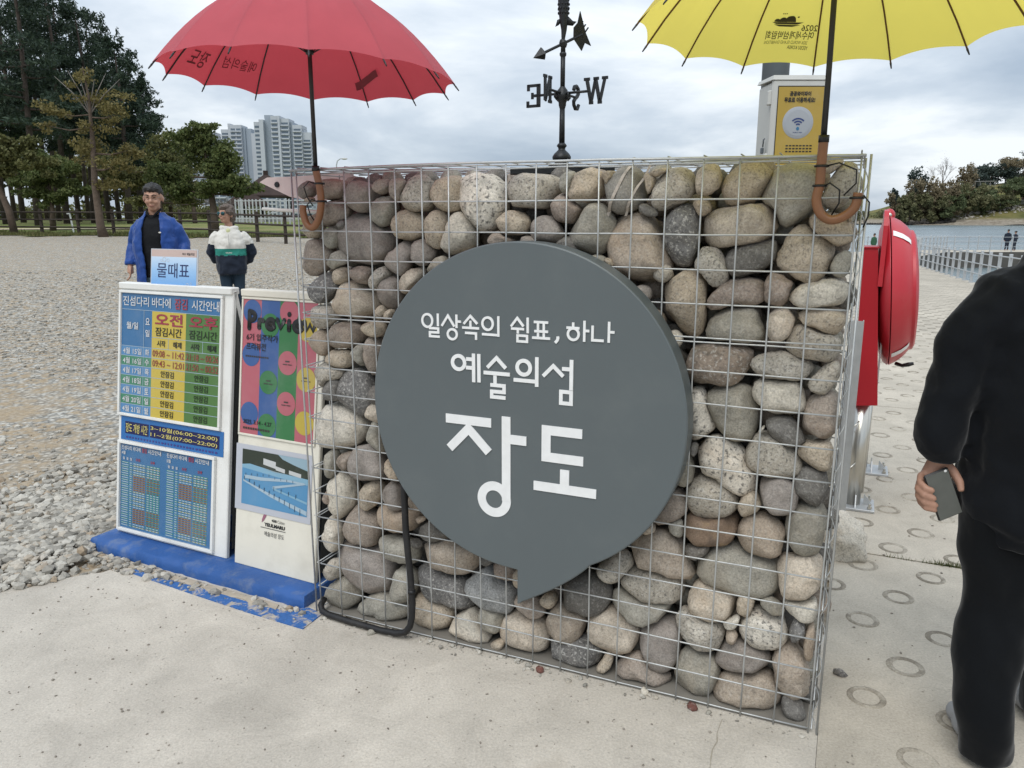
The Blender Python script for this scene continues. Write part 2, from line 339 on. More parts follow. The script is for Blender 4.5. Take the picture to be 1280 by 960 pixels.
STONES = '''
p -28,1646 11,1671 35,1655 32,1619 -8,1604 -26,1620
t 0,1602 36,1615 36,1593 6,1592
b 54,1671 109,1672 150,1669 151,1633 137,1608 104,1600 63,1608 48,1635
p 157,1644 199,1663 243,1663 285,1632 290,1617 267,1596 251,1566 231,1558 194,1569 157,1597
b 272,1655 315,1668 345,1668 350,1640 319,1618 301,1621
b 353,1650 374,1667 410,1666 415,1649 396,1625 395,1590 366,1605
s 402,1655 435,1676 476,1678 507,1653 512,1619 499,1580 472,1560 431,1565 396,1585 386,1620
t 534,1670 568,1676 607,1670 618,1651 614,1608 622,1579 599,1562 560,1562 526,1575 509,1609 516,1643
g 293,1601 330,1613 354,1606 355,1561 345,1530 304,1507 277,1530 267,1566 271,1591
b 52,1590 108,1598 153,1595 168,1571 163,1540 116,1519 57,1509 49,1546
t -10,1535 31,1556 53,1551 53,1503 38,1466 -8,1468 -23,1498
g 68,1498 96,1506 135,1499 135,1478 119,1446 105,1432 79,1437 67,1461
p 171,1561 215,1551 246,1546 276,1507 313,1504 335,1473 335,1442 309,1411 277,1384 232,1377 187,1382 143,1402 104,1418 100,1444 123,1487 140,1535
d 135,1522 165,1533 170,1514 150,1496
b -33,1449 9,1463 49,1460 86,1423 74,1391 48,1347 6,1329 -27,1339 -31,1378 -38,1421
g 97,1403 125,1430 161,1399 158,1380 115,1363 89,1352 81,1376
t 109,1350 142,1369 160,1356 158,1324 126,1302 100,1312 98,1339
t 366,1561 397,1570 432,1560 467,1535 477,1515 465,1485 441,1467 399,1464 363,1474 346,1500 344,1525
t 505,1555 534,1570 556,1550 558,1511 549,1466 537,1436 519,1433 496,1451 483,1496 484,1525
w 575,1540 609,1555 637,1548 659,1516 664,1477 652,1443 595,1427 561,1411 544,1426 547,1476 557,1511
p 377,1454 413,1462 424,1445 422,1409 410,1373 391,1346 366,1343 330,1358 319,1386 332,1417 364,1433
p 452,1465 481,1466 510,1441 515,1416 497,1385 467,1377 438,1389 428,1424 433,1450
g 494,1370 519,1406 554,1414 570,1397 547,1362 506,1350
T 391,1336 413,1363 461,1372 485,1370 466,1333 423,1301 404,1279 374,1283 375,1320
r 179,1367 230,1371 255,1364 250,1327 240,1305 214,1310 183,1330 170,1346
s 273,1359 311,1371 342,1356 322,1334 289,1296 270,1280 252,1306 257,1338
W 601,1633 611,1666 655,1680 699,1679 745,1657 771,1630 774,1593 758,1550 744,1507 708,1488 675,1501 640,1540 615,1574
t 763,1540 790,1559 821,1560 853,1545 866,1522 858,1498 827,1485 790,1486 763,1502 755,1521
s 789,1644 789,1662 820,1676 867,1672 923,1671 953,1659 958,1641 943,1616 928,1587 903,1566 857,1561 815,1573 794,1592 782,1616
g 972,1662 996,1680 1018,1677 1011,1648 1002,1613 982,1613 971,1631
r 949,1614 963,1620 993,1606 1008,1586 1040,1567 1034,1545 1009,1522 975,1522 949,1536 938,1563 944,1591
t 1006,1644 1020,1675 1039,1688 1073,1687 1097,1674 1111,1651 1108,1616 1089,1596 1056,1585 1007,1593 999,1613
p 878,1531 924,1547 949,1536 970,1508 980,1471 950,1459 899,1466 873,1470 868,1503
b 718,1464 734,1490 761,1499 777,1479 819,1470 814,1450 728,1444
g 1057,1572 1081,1583 1115,1572 1142,1545 1145,1522 1132,1486 1128,1450 1105,1429 1075,1426 1035,1448 990,1466 985,1485 1014,1517 1034,1545
v 1114,1643 1142,1673 1164,1690 1192,1689 1220,1671 1235,1632 1232,1593 1210,1567 1169,1551 1140,1556 1111,1581 1106,1603
t 1105,1675 1145,1680 1150,1671 1127,1646 1121,1631 1110,1661
t 1229,1668 1258,1665 1270,1648 1260,1622 1245,1601 1243,1635
B 1138,1504 1161,1531 1189,1549 1222,1554 1254,1540 1278,1523 1288,1492 1299,1452 1317,1403 1318,1376 1299,1355 1234,1351 1191,1358 1152,1385 1136,1417 1125,1467
t 1247,1665 1273,1679 1304,1683 1309,1675 1278,1661 1272,1655
s 1281,1661 1298,1676 1338,1685 1368,1676 1382,1651 1384,1613 1364,1596 1329,1583 1303,1566 1272,1560 1251,1575 1248,1601 1264,1636
t 1393,1667 1408,1687 1433,1695 1450,1686 1459,1665 1453,1632 1434,1605 1409,1602 1391,1612 1388,1646
t 1379,1587 1394,1593 1419,1591 1433,1574 1432,1557 1413,1541 1400,1549 1386,1566
t 1456,1624 1471,1661 1494,1681 1527,1693 1559,1690 1593,1667 1590,1643 1569,1606 1542,1582 1501,1570 1476,1578 1454,1591 1446,1608
k 1307,1549 1328,1575 1355,1583 1381,1570 1398,1536 1400,1497 1392,1449 1381,1410 1359,1395 1332,1409 1307,1444 1297,1483 1295,1518
T 1409,1519 1433,1553 1466,1568 1516,1570 1569,1580 1598,1573 1616,1549 1618,1515 1604,1486 1564,1469 1515,1464 1464,1452 1434,1458 1406,1484
s 1403,1441 1415,1454 1446,1453 1463,1442 1478,1412 1491,1374 1485,1356 1461,1338 1443,1342 1424,1372 1397,1393 1397,1424
d 1484,1434 1508,1456 1550,1465 1598,1478 1618,1474 1631,1458 1621,1432 1591,1402 1563,1388 1539,1373 1509,1370 1487,1386 1479,1417
d 1218,1566 1236,1584 1254,1574 1277,1560 1282,1545 1265,1541 1232,1553
t 1117,1414 1136,1421 1152,1402 1149,1388
g 1571,1623 1588,1651 1606,1675 1649,1686 1695,1681 1726,1660 1731,1636 1721,1597 1704,1569 1683,1544 1653,1520 1633,1511 1621,1524 1614,1561 1589,1578 1567,1590
T 1716,1682 1741,1697 1763,1698 1778,1689 1765,1671 1741,1653 1729,1663
s 1745,1636 1762,1666 1786,1688 1806,1688 1811,1654 1812,1615 1798,1588 1770,1564 1732,1560 1727,1584 1736,1612
t 1703,1540 1714,1550 1748,1558 1779,1552 1795,1536 1812,1509 1813,1481 1798,1458 1774,1468 1742,1492 1714,1504 1700,1528
t 1651,1499 1673,1522 1696,1524 1712,1497 1742,1488 1774,1463 1769,1431 1757,1393 1740,1368 1717,1360 1684,1374 1638,1398 1624,1415 1626,1445 1641,1470
g 1784,1448 1806,1455 1818,1445 1817,1409 1805,1380 1782,1379 1761,1395 1767,1420
t 1797,1544 1807,1560 1810,1525 1800,1534
t 1303,1352 1325,1371 1351,1385 1391,1382 1419,1360 1426,1325 1426,1271 1422,1217 1414,1189 1388,1183 1364,1200 1340,1235 1321,1257 1305,1307
r 1437,1309 1462,1332 1503,1362 1553,1374 1582,1362 1592,1332 1590,1302 1574,1293 1503,1292 1478,1277 1443,1269 1430,1277
r 1596,1355 1602,1385 1635,1385 1652,1369 1678,1362 1662,1340 1661,1306 1649,1295 1608,1297 1596,1320
w 1667,1322 1677,1348 1708,1356 1750,1370 1784,1375 1812,1369 1813,1332 1805,1307 1776,1295 1725,1293 1693,1294 1670,1306
t 1695,1278 1722,1287 1807,1289 1814,1258 1804,1228 1790,1221 1758,1230 1713,1244 1692,1260
T 1611,1261 1626,1279 1670,1286 1688,1260 1678,1234 1660,1194 1632,1189 1619,1200 1609,1230
g 1434,1218 1440,1241 1473,1265 1516,1279 1570,1283 1580,1258 1598,1215 1597,1192 1573,1184 1513,1187 1456,1184 1430,1191
s 1667,1206 1681,1237 1709,1241 1758,1223 1802,1214 1810,1185 1800,1146 1777,1133 1744,1141 1708,1148 1675,1154 1659,1175
w 1325,1202 1352,1210 1373,1186 1366,1158 1336,1156
m 1367,1135 1402,1156 1447,1163 1495,1166 1547,1170 1565,1149 1567,1122 1556,1089 1536,1055 1493,1045 1439,1045 1390,1040 1374,1084 1358,1115
s 1569,1120 1593,1144 1629,1156 1666,1158 1704,1143 1738,1128 1747,1116 1729,1088 1701,1079 1655,1080 1614,1078 1583,1094
s 1738,1078 1752,1109 1778,1131 1807,1148 1813,1127 1812,1093 1791,1060 1773,1042 1748,1052 1733,1064
w 1579,1052 1589,1067 1647,1072 1709,1072 1733,1052 1725,1025 1731,1003 1712,983 1654,974 1616,978 1593,999 1582,1025
g 1448,1016 1471,1042 1519,1051 1546,1044 1574,1046 1585,1001 1602,975 1605,929 1587,880 1557,865 1530,869 1497,889 1473,929 1457,965
W 1393,1033 1424,1038 1445,1019 1452,973 1473,932 1472,909 1441,881 1419,869 1396,871 1388,947
b 1733,1023 1745,1038 1772,1040 1807,1061 1816,992 1813,933 1795,907 1771,901 1742,916 1724,946 1725,982
d 1621,955 1647,969 1697,970 1716,942 1737,909 1724,889 1691,887 1656,904 1633,929
w 1606,922 1622,943 1627,938 1611,917
s 1588,878 1607,906 1632,916 1659,896 1703,878 1726,848 1730,821 1717,791 1685,777 1633,772 1602,789 1578,815 1572,843
t 1718,879 1739,902 1772,901 1803,912 1811,886 1814,832 1803,817 1774,822 1744,836 1726,857
W 1437,829 1457,884 1479,896 1516,872 1562,854 1573,812 1608,779 1613,736 1593,712 1562,707 1530,724 1492,753 1450,762 1429,769 1427,798
d 1406,859 1437,868 1430,824 1417,817
g 1392,816 1402,831 1415,799 1422,756 1410,720 1387,711 1368,714 1358,732 1374,784
d 1719,786 1737,818 1761,826 1803,811 1810,771 1806,728 1795,706 1766,713 1735,736 1717,762
p 1622,766 1647,775 1694,780 1725,757 1733,730 1721,691 1702,668 1668,658 1641,678 1625,714 1618,742
s 1403,693 1424,736 1451,752 1493,745 1535,722 1555,696 1552,661 1527,627 1486,616 1444,619 1410,644 1397,667
t 1562,689 1578,716 1612,733 1635,682 1616,669 1587,650 1565,651
g 1701,646 1712,677 1740,703 1768,710 1798,700 1810,679 1812,627 1809,569 1789,551 1756,541 1725,553 1707,565
o 1566,600 1580,632 1605,651 1645,652 1680,639 1700,608 1700,569 1692,536 1671,528 1622,530 1595,535 1571,561
T 1690,502 1705,529 1739,540 1773,540 1810,549 1813,506 1813,458 1804,416 1780,391 1741,388 1714,407 1698,444 1687,482
w 1712,396 1743,391 1785,398 1806,423 1811,392 1810,352 1785,335 1745,353 1718,372
g 1643,386 1682,397 1709,378 1724,356 1707,342 1676,351 1653,366
b 1296,583 1316,623 1343,673 1363,706 1384,704 1411,648 1402,621 1375,602 1342,581 1313,571
R 1392,593 1414,626 1453,613 1494,617 1530,631 1560,652 1566,624 1556,583 1535,549 1513,528 1471,528 1424,519 1397,535
g 1352,588 1387,608 1398,586 1398,546 1380,547 1356,563
d 1410,519 1447,526 1491,530 1476,502 1449,477 1426,475 1407,494
B 1221,484 1260,533 1304,546 1343,552 1371,526 1394,509 1406,459 1434,433 1436,408 1409,387 1370,392 1320,401 1270,407 1238,428 1220,457
g 1444,448 1488,503 1524,533 1567,537 1607,518 1661,513 1688,499 1698,426 1683,382 1653,368 1616,373 1569,387 1528,378 1485,383 1447,406 1440,426
T 1424,331 1432,369 1459,402 1497,392 1544,388 1572,378 1577,337 1568,299 1541,277 1499,273 1450,283 1425,310
t 1580,375 1588,398 1629,385 1627,354 1620,322 1602,310 1583,324
s 1116,375 1146,413 1187,453 1222,454 1238,420 1219,384 1190,346 1175,329 1143,331 1121,354
s 1194,340 1210,381 1246,402 1281,401 1326,399 1381,388 1416,374 1422,349 1394,316 1355,297 1306,287 1250,291 1207,315
g 1173,295 1188,317 1215,312 1256,291 1317,288 1384,303 1382,285 1359,253 1325,234 1290,204 1249,201 1207,224 1180,257
d 980,281 1024,324 1072,345 1110,347 1153,322 1167,286 1155,245 1124,213 1081,197 1037,202 992,232
T 1087,173 1113,207 1166,235 1198,215 1257,183 1261,140 1234,94 1187,68 1127,79 1093,117
r 729,315 753,349 823,350 823,276 770,271 735,287
d 690,347 711,369 758,360 723,322 693,325
D 601,214 639,246 712,302 742,261 784,240 807,238 810,168 784,133 747,122 699,138 644,163 607,185
g 666,135 678,156 712,148 769,131 769,92 744,47 708,54 678,89
T 755,65 764,109 800,144 853,135 900,129 935,94 944,61 924,5 878,5 830,5 788,5 764,30
b 812,204 824,230 835,191 899,222 929,194 926,166 893,146 859,151 824,165
t 905,228 963,267 979,238 964,212 942,194
B 928,158 950,189 989,226 1017,201 1072,185 1068,144 1052,88 1030,80 963,90 934,113
k 937,38 954,77 994,76 1061,97 1116,93 1141,65 1128,21 1102,5 1063,5 990,5 955,5
t 1121,5 1137,33 1162,84 1184,78 1180,33 1154,5 1133,5
t 720,5 744,33 777,41 777,5 750,5 723,5
p 1264,175 1299,199 1343,231 1388,246 1402,207 1400,130 1390,77 1366,51 1326,46 1296,76 1271,115
b 1185,14 1211,61 1252,87 1283,87 1305,53 1336,45 1382,45 1389,5 1355,5 1298,5 1230,5 1197,5
s 1388,267 1406,300 1446,282 1495,267 1528,269 1544,228 1528,181 1496,160 1462,157 1431,185 1405,227
g 1399,89 1407,130 1436,152 1471,143 1510,139 1538,102 1533,57 1517,5 1495,5 1466,5 1420,5 1396,5 1393,48
p 1521,142 1546,199 1582,216 1615,218 1661,203 1694,185 1693,164 1661,135 1612,109 1565,110 1518,125
w 1538,287 1567,304 1588,325 1592,305 1578,276 1546,267
o 1551,263 1574,269 1591,248 1577,218 1558,224
W 1586,262 1604,313 1634,341 1675,339 1711,322 1735,291 1726,243 1705,220 1664,223 1624,219 1600,234
k 1738,289 1745,331 1764,345 1785,315 1777,278 1753,256
o 1788,300 1792,336 1806,349 1812,270 1809,193 1796,200 1782,258
B 1701,179 1710,218 1735,237 1762,230 1790,201 1807,154 1807,102 1805,59 1780,50 1738,72 1709,97 1703,137
B 1538,75 1549,95 1601,96 1647,107 1697,126 1709,85 1733,62 1710,5 1694,5 1658,5 1606,5 1538,5 1515,5 1524,27
d 1730,37 1739,72 1762,61 1798,50 1807,5 1800,5 1774,5 1745,5
w 559,55 598,104 642,123 660,84 682,58 724,32 712,5 640,5 583,5 548,5
t 393,123 429,126 468,113 526,101 550,82 537,11 484,5 445,5 399,5 374,43
k 394,220 416,242 475,247 526,227 595,222 613,185 638,160 631,122 587,106 510,113 426,117 402,160
B 408,291 432,338 497,356 561,378 622,366 662,355 659,314 627,251 577,238 514,244 450,262
d 429,401 449,428 475,456 512,433 567,401 549,386 485,369 428,371
o 224,429 232,461 273,472 313,465 346,458 403,452 417,437 403,398 363,379 303,372 249,384
o 425,461 479,469 440,434 431,450
g 241,328 262,346 336,351 388,330 416,292 412,261 372,253 319,256 266,270 240,297
b 75,352 93,417 122,446 164,432 212,429 237,379 235,329 205,293 170,280 100,287 69,313
w -8,313 19,399 50,383 64,319 38,244 9,232 -14,273
p 25,254 74,274 152,269 208,273 289,244 294,209 278,129 256,105 171,81 136,107 81,141 32,184 18,220
s -14,172 40,226 68,200 71,156 19,117 -10,114
g -30,47 3,101 64,138 114,141 141,96 123,40 84,5 47,5 -4,5 -32,7
g 112,10 165,67 223,98 271,102 318,74 359,81 357,31 315,5 245,5 167,5 124,5
g 314,212 340,244 366,229 399,204 404,168 369,98 328,86 298,102 300,147
d 392,360 419,370 444,351 437,332 411,345
w 19,530 46,561 82,585 109,573 125,533 133,491 102,431 71,389 35,376 14,398 25,450 13,486
r 6,476 29,509 42,463 36,444 12,452
g 23,658 59,669 69,634 63,597 45,558 22,540 6,565 9,614
b 83,643 103,663 145,668 133,632 121,600 85,589 71,612
p 116,622 134,671 176,694 210,704 256,687 274,643 282,585 251,568 197,561 141,550 122,580
w -24,782 0,827 36,842 92,848 145,824 195,800 197,771 174,721 138,687 68,666 4,658 -38,684 -45,732
g 226,776 241,807 268,821 275,770 289,720 294,674 275,683 242,703 215,729
t 291,641 304,666 323,662 354,614 372,582 321,586 296,606
t 148,504 178,544 246,565 266,545 257,502 229,467 193,437 167,458
p 284,561 316,578 355,565 358,477 338,468 299,486 281,519
o 396,534 412,548 468,493 442,483 404,500
k -20,1296 16,1319 72,1348 95,1316 112,1295 76,1255 44,1232 17,1230 -15,1262
T 75,1232 87,1265 112,1298 153,1318 185,1306 235,1281 263,1261 268,1235 251,1207 217,1183 158,1180 99,1194 67,1214
s -6,1202 19,1224 67,1226 105,1193 108,1180 55,1139 14,1138 -4,1179
o -22,1088 -6,1117 29,1133 54,1127 57,1087 52,1047 29,1029 -4,1044
b 43,1108 76,1149 124,1163 177,1160 215,1140 220,1113 186,1090 139,1072 71,1070 45,1079
t 215,1161 259,1182 309,1179 308,1142 281,1116 243,1127 213,1142
t 269,1200 291,1232 317,1244 325,1219 302,1186 283,1182
p 288,1301 311,1333 349,1347 367,1335 371,1278 363,1230 338,1221 307,1243 287,1274
t 313,1181 326,1225 355,1221 342,1188
b 221,1109 239,1120 290,1113 282,1069 267,1029 258,973 239,971 221,1009 222,1065
g 164,1067 204,1094 226,1088 223,1033 213,1004 181,1024
t 42,1024 64,1053 112,1062 152,1059 163,1027 148,995 101,994 48,1007
s -3,991 33,1010 73,994 125,981 108,954 48,944 28,924 15,894 -1,916
d 30,919 45,943 93,952 109,938 100,873 67,859 25,860
k 89,897 108,962 154,991 200,991 232,955 246,923 247,871 239,825 185,825 119,847 94,868
g 501,875 527,845 575,842 610,866 613,901 588,928 540,936 499,910
d 673,674 617,680 565,657 558,610 591,573 650,561 695,588 705,637
p 959,753 936,713 953,672 990,651 1034,660 1053,702 1043,745 1002,763
t 966,610 917,583 919,534 953,496 1016,495 1063,524 1066,573 1023,614
s 598,520 597,468 637,428 691,436 728,475 724,526 684,561 629,555
d 1304,1163 1268,1137 1257,1090 1281,1048 1328,1038 1367,1066 1380,1114 1350,1156
t 817,681 781,650 784,604 825,572 886,569 925,606 920,654 880,683
s 1073,1049 1034,1055 1007,1029 1004,990 1026,962 1065,960 1097,984 1097,1020
b 752,525 747,500 762,477 792,469 824,481 831,508 816,530 783,538
t 604,1357 639,1322 687,1314 725,1342 737,1384 704,1415 655,1423 613,1398
t 1092,785 1061,768 1050,734 1075,706 1110,694 1140,717 1149,752 1129,782
d 1162,1170 1129,1205 1078,1221 1035,1196 1022,1151 1046,1111 1101,1097 1149,1123
t 792,1377 744,1381 714,1353 711,1315 747,1291 791,1290 821,1318 823,1355
p 1168,845 1149,820 1152,788 1182,767 1218,775 1238,799 1233,834 1206,854
t 408,1097 460,1077 509,1093 532,1134 514,1171 460,1186 411,1177 385,1134
g 1234,603 1265,625 1269,658 1241,684 1201,685 1174,666 1170,633 1195,610
T 399,678 382,645 395,612 429,598 467,608 484,641 468,676 433,689
b 914,434 910,467 877,490 832,484 806,461 804,429 839,409 882,412
d 944,1417 970,1392 1007,1395 1032,1420 1032,1455 1002,1482 966,1475 942,1450
t 889,1049 933,1071 950,1116 928,1163 879,1178 835,1154 824,1106 839,1065
t 1231,532 1200,558 1160,564 1127,534 1132,495 1159,468 1199,466 1232,493
g 1267,751 1260,722 1284,694 1319,690 1351,710 1354,740 1336,763 1299,773
s 725,1248 675,1235 651,1196 669,1153 710,1138 756,1148 785,1182 767,1225
b 937,898 897,923 848,914 819,886 828,848 867,824 914,829 943,861
s 937,1310 912,1269 924,1223 966,1194 1019,1208 1052,1247 1038,1292 991,1322
g 624,966 641,997 632,1031 595,1048 554,1036 532,1008 546,976 582,955
b 1249,956 1243,920 1275,889 1320,888 1356,912 1357,947 1332,979 1285,978
t 900,313 870,337 829,334 808,302 811,261 842,238 884,242 910,273
s 492,782 461,800 423,803 399,777 403,745 428,728 465,727 490,749
t 547,484 564,519 555,562 518,580 474,573 458,532 470,492 505,470
p 701,792 764,799 815,838 812,897 771,939 708,940 664,903 666,842
d 1059,933 1041,957 1007,962 983,942 978,912 997,888 1030,881 1057,900
b 1166,1351 1135,1369 1102,1358 1086,1326 1099,1295 1129,1282 1161,1291 1176,1321
t 1066,803 1077,839 1049,871 1005,876 963,856 957,818 986,786 1030,784
t 432,914 386,950 328,943 299,900 298,844 345,804 401,812 438,860
s 390,1028 390,994 418,967 461,971 488,993 492,1028 462,1055 420,1054
d 957,1325 974,1368 956,1411 907,1425 857,1407 845,1366 862,1324 910,1311
s 600,904 625,882 662,883 688,906 690,941 663,966 624,965 597,939
t 1090,432 1079,458 1046,468 1017,457 1006,429 1016,403 1049,392 1080,405
d 1109,1011 1149,972 1198,959 1240,992 1251,1046 1214,1084 1162,1095 1118,1062
t 1187,1231 1185,1183 1226,1146 1274,1150 1309,1189 1308,1239 1267,1269 1219,1268
g 673,741 689,774 675,804 647,818 616,809 601,777 611,747 643,735
b 750,1007 736,966 763,933 806,917 843,943 857,985 828,1025 786,1030
T 895,366 875,333 896,302 936,291 977,302 991,333 979,364 936,375
b 568,1175 605,1188 624,1214 611,1243 582,1260 546,1254 526,1225 536,1193
b 947,969 948,1009 919,1038 876,1040 844,1012 843,972 872,945 915,942
T 263,883 232,869 215,838 231,805 263,792 292,807 305,838 297,871
g 669,1107 632,1089 619,1053 643,1022 691,1009 729,1033 739,1069 718,1103
d 735,1098 743,1059 779,1037 819,1052 841,1082 829,1119 795,1137 757,1129
T 840,799 813,771 821,727 853,701 899,707 924,737 927,778 889,805
T 741,452 713,431 710,398 738,377 775,374 800,395 800,429 778,453
p 1055,879 1074,843 1123,831 1170,851 1177,888 1156,925 1113,934 1069,919
T 538,775 509,751 503,717 531,694 573,687 606,711 607,745 580,774
p 821,1288 785,1288 760,1267 758,1237 780,1211 814,1211 838,1230 840,1263
t 1214,695 1232,727 1221,761 1190,777 1156,768 1138,736 1147,702 1181,688
p 621,1068 647,1104 638,1144 598,1163 549,1161 523,1127 533,1084 571,1066
p 334,1056 377,1055 408,1082 408,1116 379,1139 336,1142 302,1115 303,1081
T 704,709 738,704 767,716 771,743 755,768 721,772 694,758 687,730
s 1348,789 1375,820 1366,854 1333,875 1290,869 1267,844 1269,809 1305,790
T 404,1252 396,1228 415,1206 446,1198 474,1211 487,1236 468,1258 435,1267
t 578,1285 589,1257 620,1241 654,1254 667,1279 657,1307 627,1320 592,1310
d 1137,664 1093,682 1052,669 1036,626 1054,588 1094,569 1137,585 1152,627
s 398,705 381,731 344,736 315,717 304,690 326,664 362,658 397,675
s 336,1027 299,1018 288,991 295,962 329,949 361,957 377,985 369,1016
p 644,374 673,361 706,373 722,397 708,426 677,435 645,427 632,401
d 878,1181 911,1191 922,1222 914,1252 880,1266 848,1252 836,1224 849,1191
t 958,400 982,417 984,446 962,466 926,470 902,448 903,420 923,400
g 1107,1341 1085,1368 1046,1377 1012,1364 1006,1329 1020,1299 1060,1290 1095,1310
p 1137,524 1121,550 1087,557 1059,542 1049,508 1069,479 1102,474 1131,488
d 1146,469 1120,478 1094,472 1085,452 1091,433 1118,423 1146,432 1157,450
s 1242,1088 1251,1104 1248,1123 1227,1130 1206,1127 1193,1110 1198,1093 1220,1083
d 1113,1248 1117,1218 1146,1198 1181,1204 1203,1229 1197,1261 1168,1279 1133,1274
t 487,628 517,630 538,646 539,670 520,687 491,686 470,673 466,649
p 893,1439 897,1464 878,1480 853,1483 834,1469 831,1445 848,1426 874,1426
d 870,354 869,373 852,387 827,389 810,372 809,353 828,339 853,340
d 940,1180 939,1162 954,1149 977,1148 995,1160 995,1179 978,1195 955,1193
s 614,1336 613,1354 600,1368 574,1370 556,1358 556,1340 570,1326 595,1326
d 517,1299 501,1285 495,1263 511,1245 534,1245 552,1258 555,1280 539,1297
p 1253,1341 1230,1338 1214,1322 1216,1299 1234,1283 1256,1286 1271,1303 1270,1325
p 1219,841 1249,844 1270,865 1271,896 1246,914 1216,911 1196,891 1196,861
b 759,691 767,675 789,666 812,674 819,693 809,711 787,717 767,709
d 968,1096 983,1066 1015,1057 1045,1069 1062,1100 1042,1130 1011,1140 979,1125
d 310,915 295,939 266,945 244,926 236,898 256,874 284,873 306,887
b 530,1211 529,1230 511,1246 488,1245 474,1229 472,1209 491,1195 514,1197
T 662,827 669,848 663,870 641,881 619,871 609,851 616,829 638,818
d 844,1428 826,1444 799,1445 779,1428 777,1406 799,1392 824,1390 846,1405
p 733,1296 714,1310 691,1309 678,1292 680,1271 696,1257 717,1259 733,1274
p 464,876 445,858 445,830 469,812 497,814 516,834 515,861 492,880
t 1130,1076 1114,1090 1091,1087 1075,1073 1077,1051 1096,1039 1118,1041 1131,1056
T 1264,576 1258,560 1267,545 1287,540 1309,548 1314,563 1303,578 1284,585
g 1298,988 1300,1014 1288,1034 1260,1043 1236,1027 1234,1002 1246,979 1273,972
g 876,487 906,500 914,528 906,554 878,566 851,556 836,530 848,503
T 746,569 776,577 792,597 785,618 757,632 730,624 712,605 720,581
p 976,919 953,927 932,916 925,899 933,880 956,875 978,882 986,901
T 748,692 725,691 708,675 708,652 727,638 750,637 765,655 764,678
b 1009,329 1034,337 1048,358 1038,378 1011,387 986,381 972,359 984,337
b 478,987 469,964 483,942 509,935 533,944 540,970 527,992 502,1001
t 795,1206 778,1186 784,1159 803,1143 831,1144 847,1167 844,1193 823,1210
s 957,811 943,824 919,823 902,810 903,792 920,781 944,780 960,793
g 1115,1376 1129,1394 1122,1418 1101,1430 1077,1423 1061,1405 1067,1382 1090,1371
t 1210,1143 1190,1160 1164,1166 1143,1151 1142,1126 1156,1109 1183,1106 1205,1121
p 1227,789 1236,771 1257,763 1282,771 1292,787 1285,804 1261,813 1238,807
d 498,932 467,945 433,938 419,915 424,890 456,879 489,883 508,906
s 1327,1357 1332,1378 1322,1397 1300,1405 1280,1394 1271,1373 1283,1356 1306,1346
d 1129,567 1151,556 1177,559 1188,578 1184,596 1163,607 1138,603 1127,587
t 1002,1019 1007,1037 997,1054 973,1059 954,1049 945,1032 958,1016 980,1011
'''
# ------------------------------------------------------------------ places: the stone wall's own frame (u along it, n behind it, z up)
WALL0 = Vector((-.75757, 2.79923, 0)); ANG = R(-23.7115)
UD = Vector((math.cos(ANG), math.sin(ANG), 0)); ND = Vector((-math.sin(ANG), math.cos(ANG), 0))
WL, WH, WD = 1.818, 1.69, .5
def at(u, n, z=0.): return WALL0+UD*u+ND*n+Vector((0, 0, z))
def wallframe(x, y):
    q = Vector((x, y, 0))-WALL0; return q.dot(UD), q.dot(ND)

def pl(x, pts):
    return np.interp(x, [p[0] for p in pts], [p[1] for p in pts])
def z_left(y): return pl(y, [(-60, 0), (3.6, 0), (6, .05), (10, .18), (20, .52), (32, .85), (45, 1.1), (80, 1.35), (420, 1.5), (2000, 1.5)])
def z_shore(y): return pl(y, [(-60, -.05), (4, -.05), (12, -.3), (24, -1.2), (36, -2.6), (60, -3.2), (2000, -4)])
def z_deck(y): return pl(y, [(-60, 0), (4.6, 0), (6, -.012), (33, -.45), (65, -1.05), (80, -1.3)])
def sstep(a, b, x): t = np.clip((x-a)/(b-a), 0, 1); return t*t*(3-2*t)
def z_ground(x, y):
    t = sstep(-.02, .3, x/np.maximum(y, 3.)); far = sstep(3.0, 5., y)
    return z_left(y)*(1-t*far)+z_shore(y)*t*far

def sheet(name, xs, ys, zf, material, kind='structure', keep=None, off=0.):
    X, Y = np.meshgrid(xs, ys); Z = zf(X, Y)+off; V = np.stack([X, Y, Z], -1).reshape(-1, 3); w = len(xs)
    i, j = np.meshgrid(np.arange(len(xs)-1), np.arange(len(ys)-1)); a = (j*w+i).ravel()
    F = np.stack([a, a+1, a+w+1, a+w], 1)
    if keep is not None:
        c = V[F].mean(1); F = F[keep(c[:, 0], c[:, 1])]
    o = ob(name, np_mesh(name, V, F, True), material); return tag(o, kind=kind)

# ---- ground materials
def m_concrete(name, base, speck=.5, crackle=0., wet=0.):
    s = NT(name); c = s.coord()
    big = s.noise(c, .9, 6, .6, .6); mid = s.noise(c, 4.2, 7, .68, .7); fine = s.noise(c, 130, 4, .7); grit = s.noise(c, 55, 2, .5)
    col = s.mix(1., base, s.ramp(big, [(.28, .76), (.72, 1.1)]), 'MULTIPLY')
    col = s.mix(1., col, s.ramp(mid, [(.3, .84), (.7, 1.08)]), 'MULTIPLY')
    col = s.mix(1., col, s.ramp(fine, [(.3, .8), (.68, 1.12)]), 'MULTIPLY')
    col = s.mix(s.ramp(grit, [(.66, 0.), (.74, speck)]), col, (.16, .145, .125))
    col = s.mix(s.ramp(s.noise(c, 2.2, 7, .7, 1.2), [(.56, 0.), (.75, .38)]), col, (.33, .285, .225))
    nr = s.bump(fine, .35, .004); nr = s.bump(mid, .25, .02, nr); nr = s.bump(grit, .3, .004, nr)
    return s.done(col, .92, nr, 0, .2)
M_PAVE = m_concrete('pale_concrete', (.56, .515, .445))
M_DECK = m_concrete('sandy_concrete', (.515, .465, .385), .35)
M_SEAM = mat('dark_joint', (.12, .105, .085), .95, .3, 30)
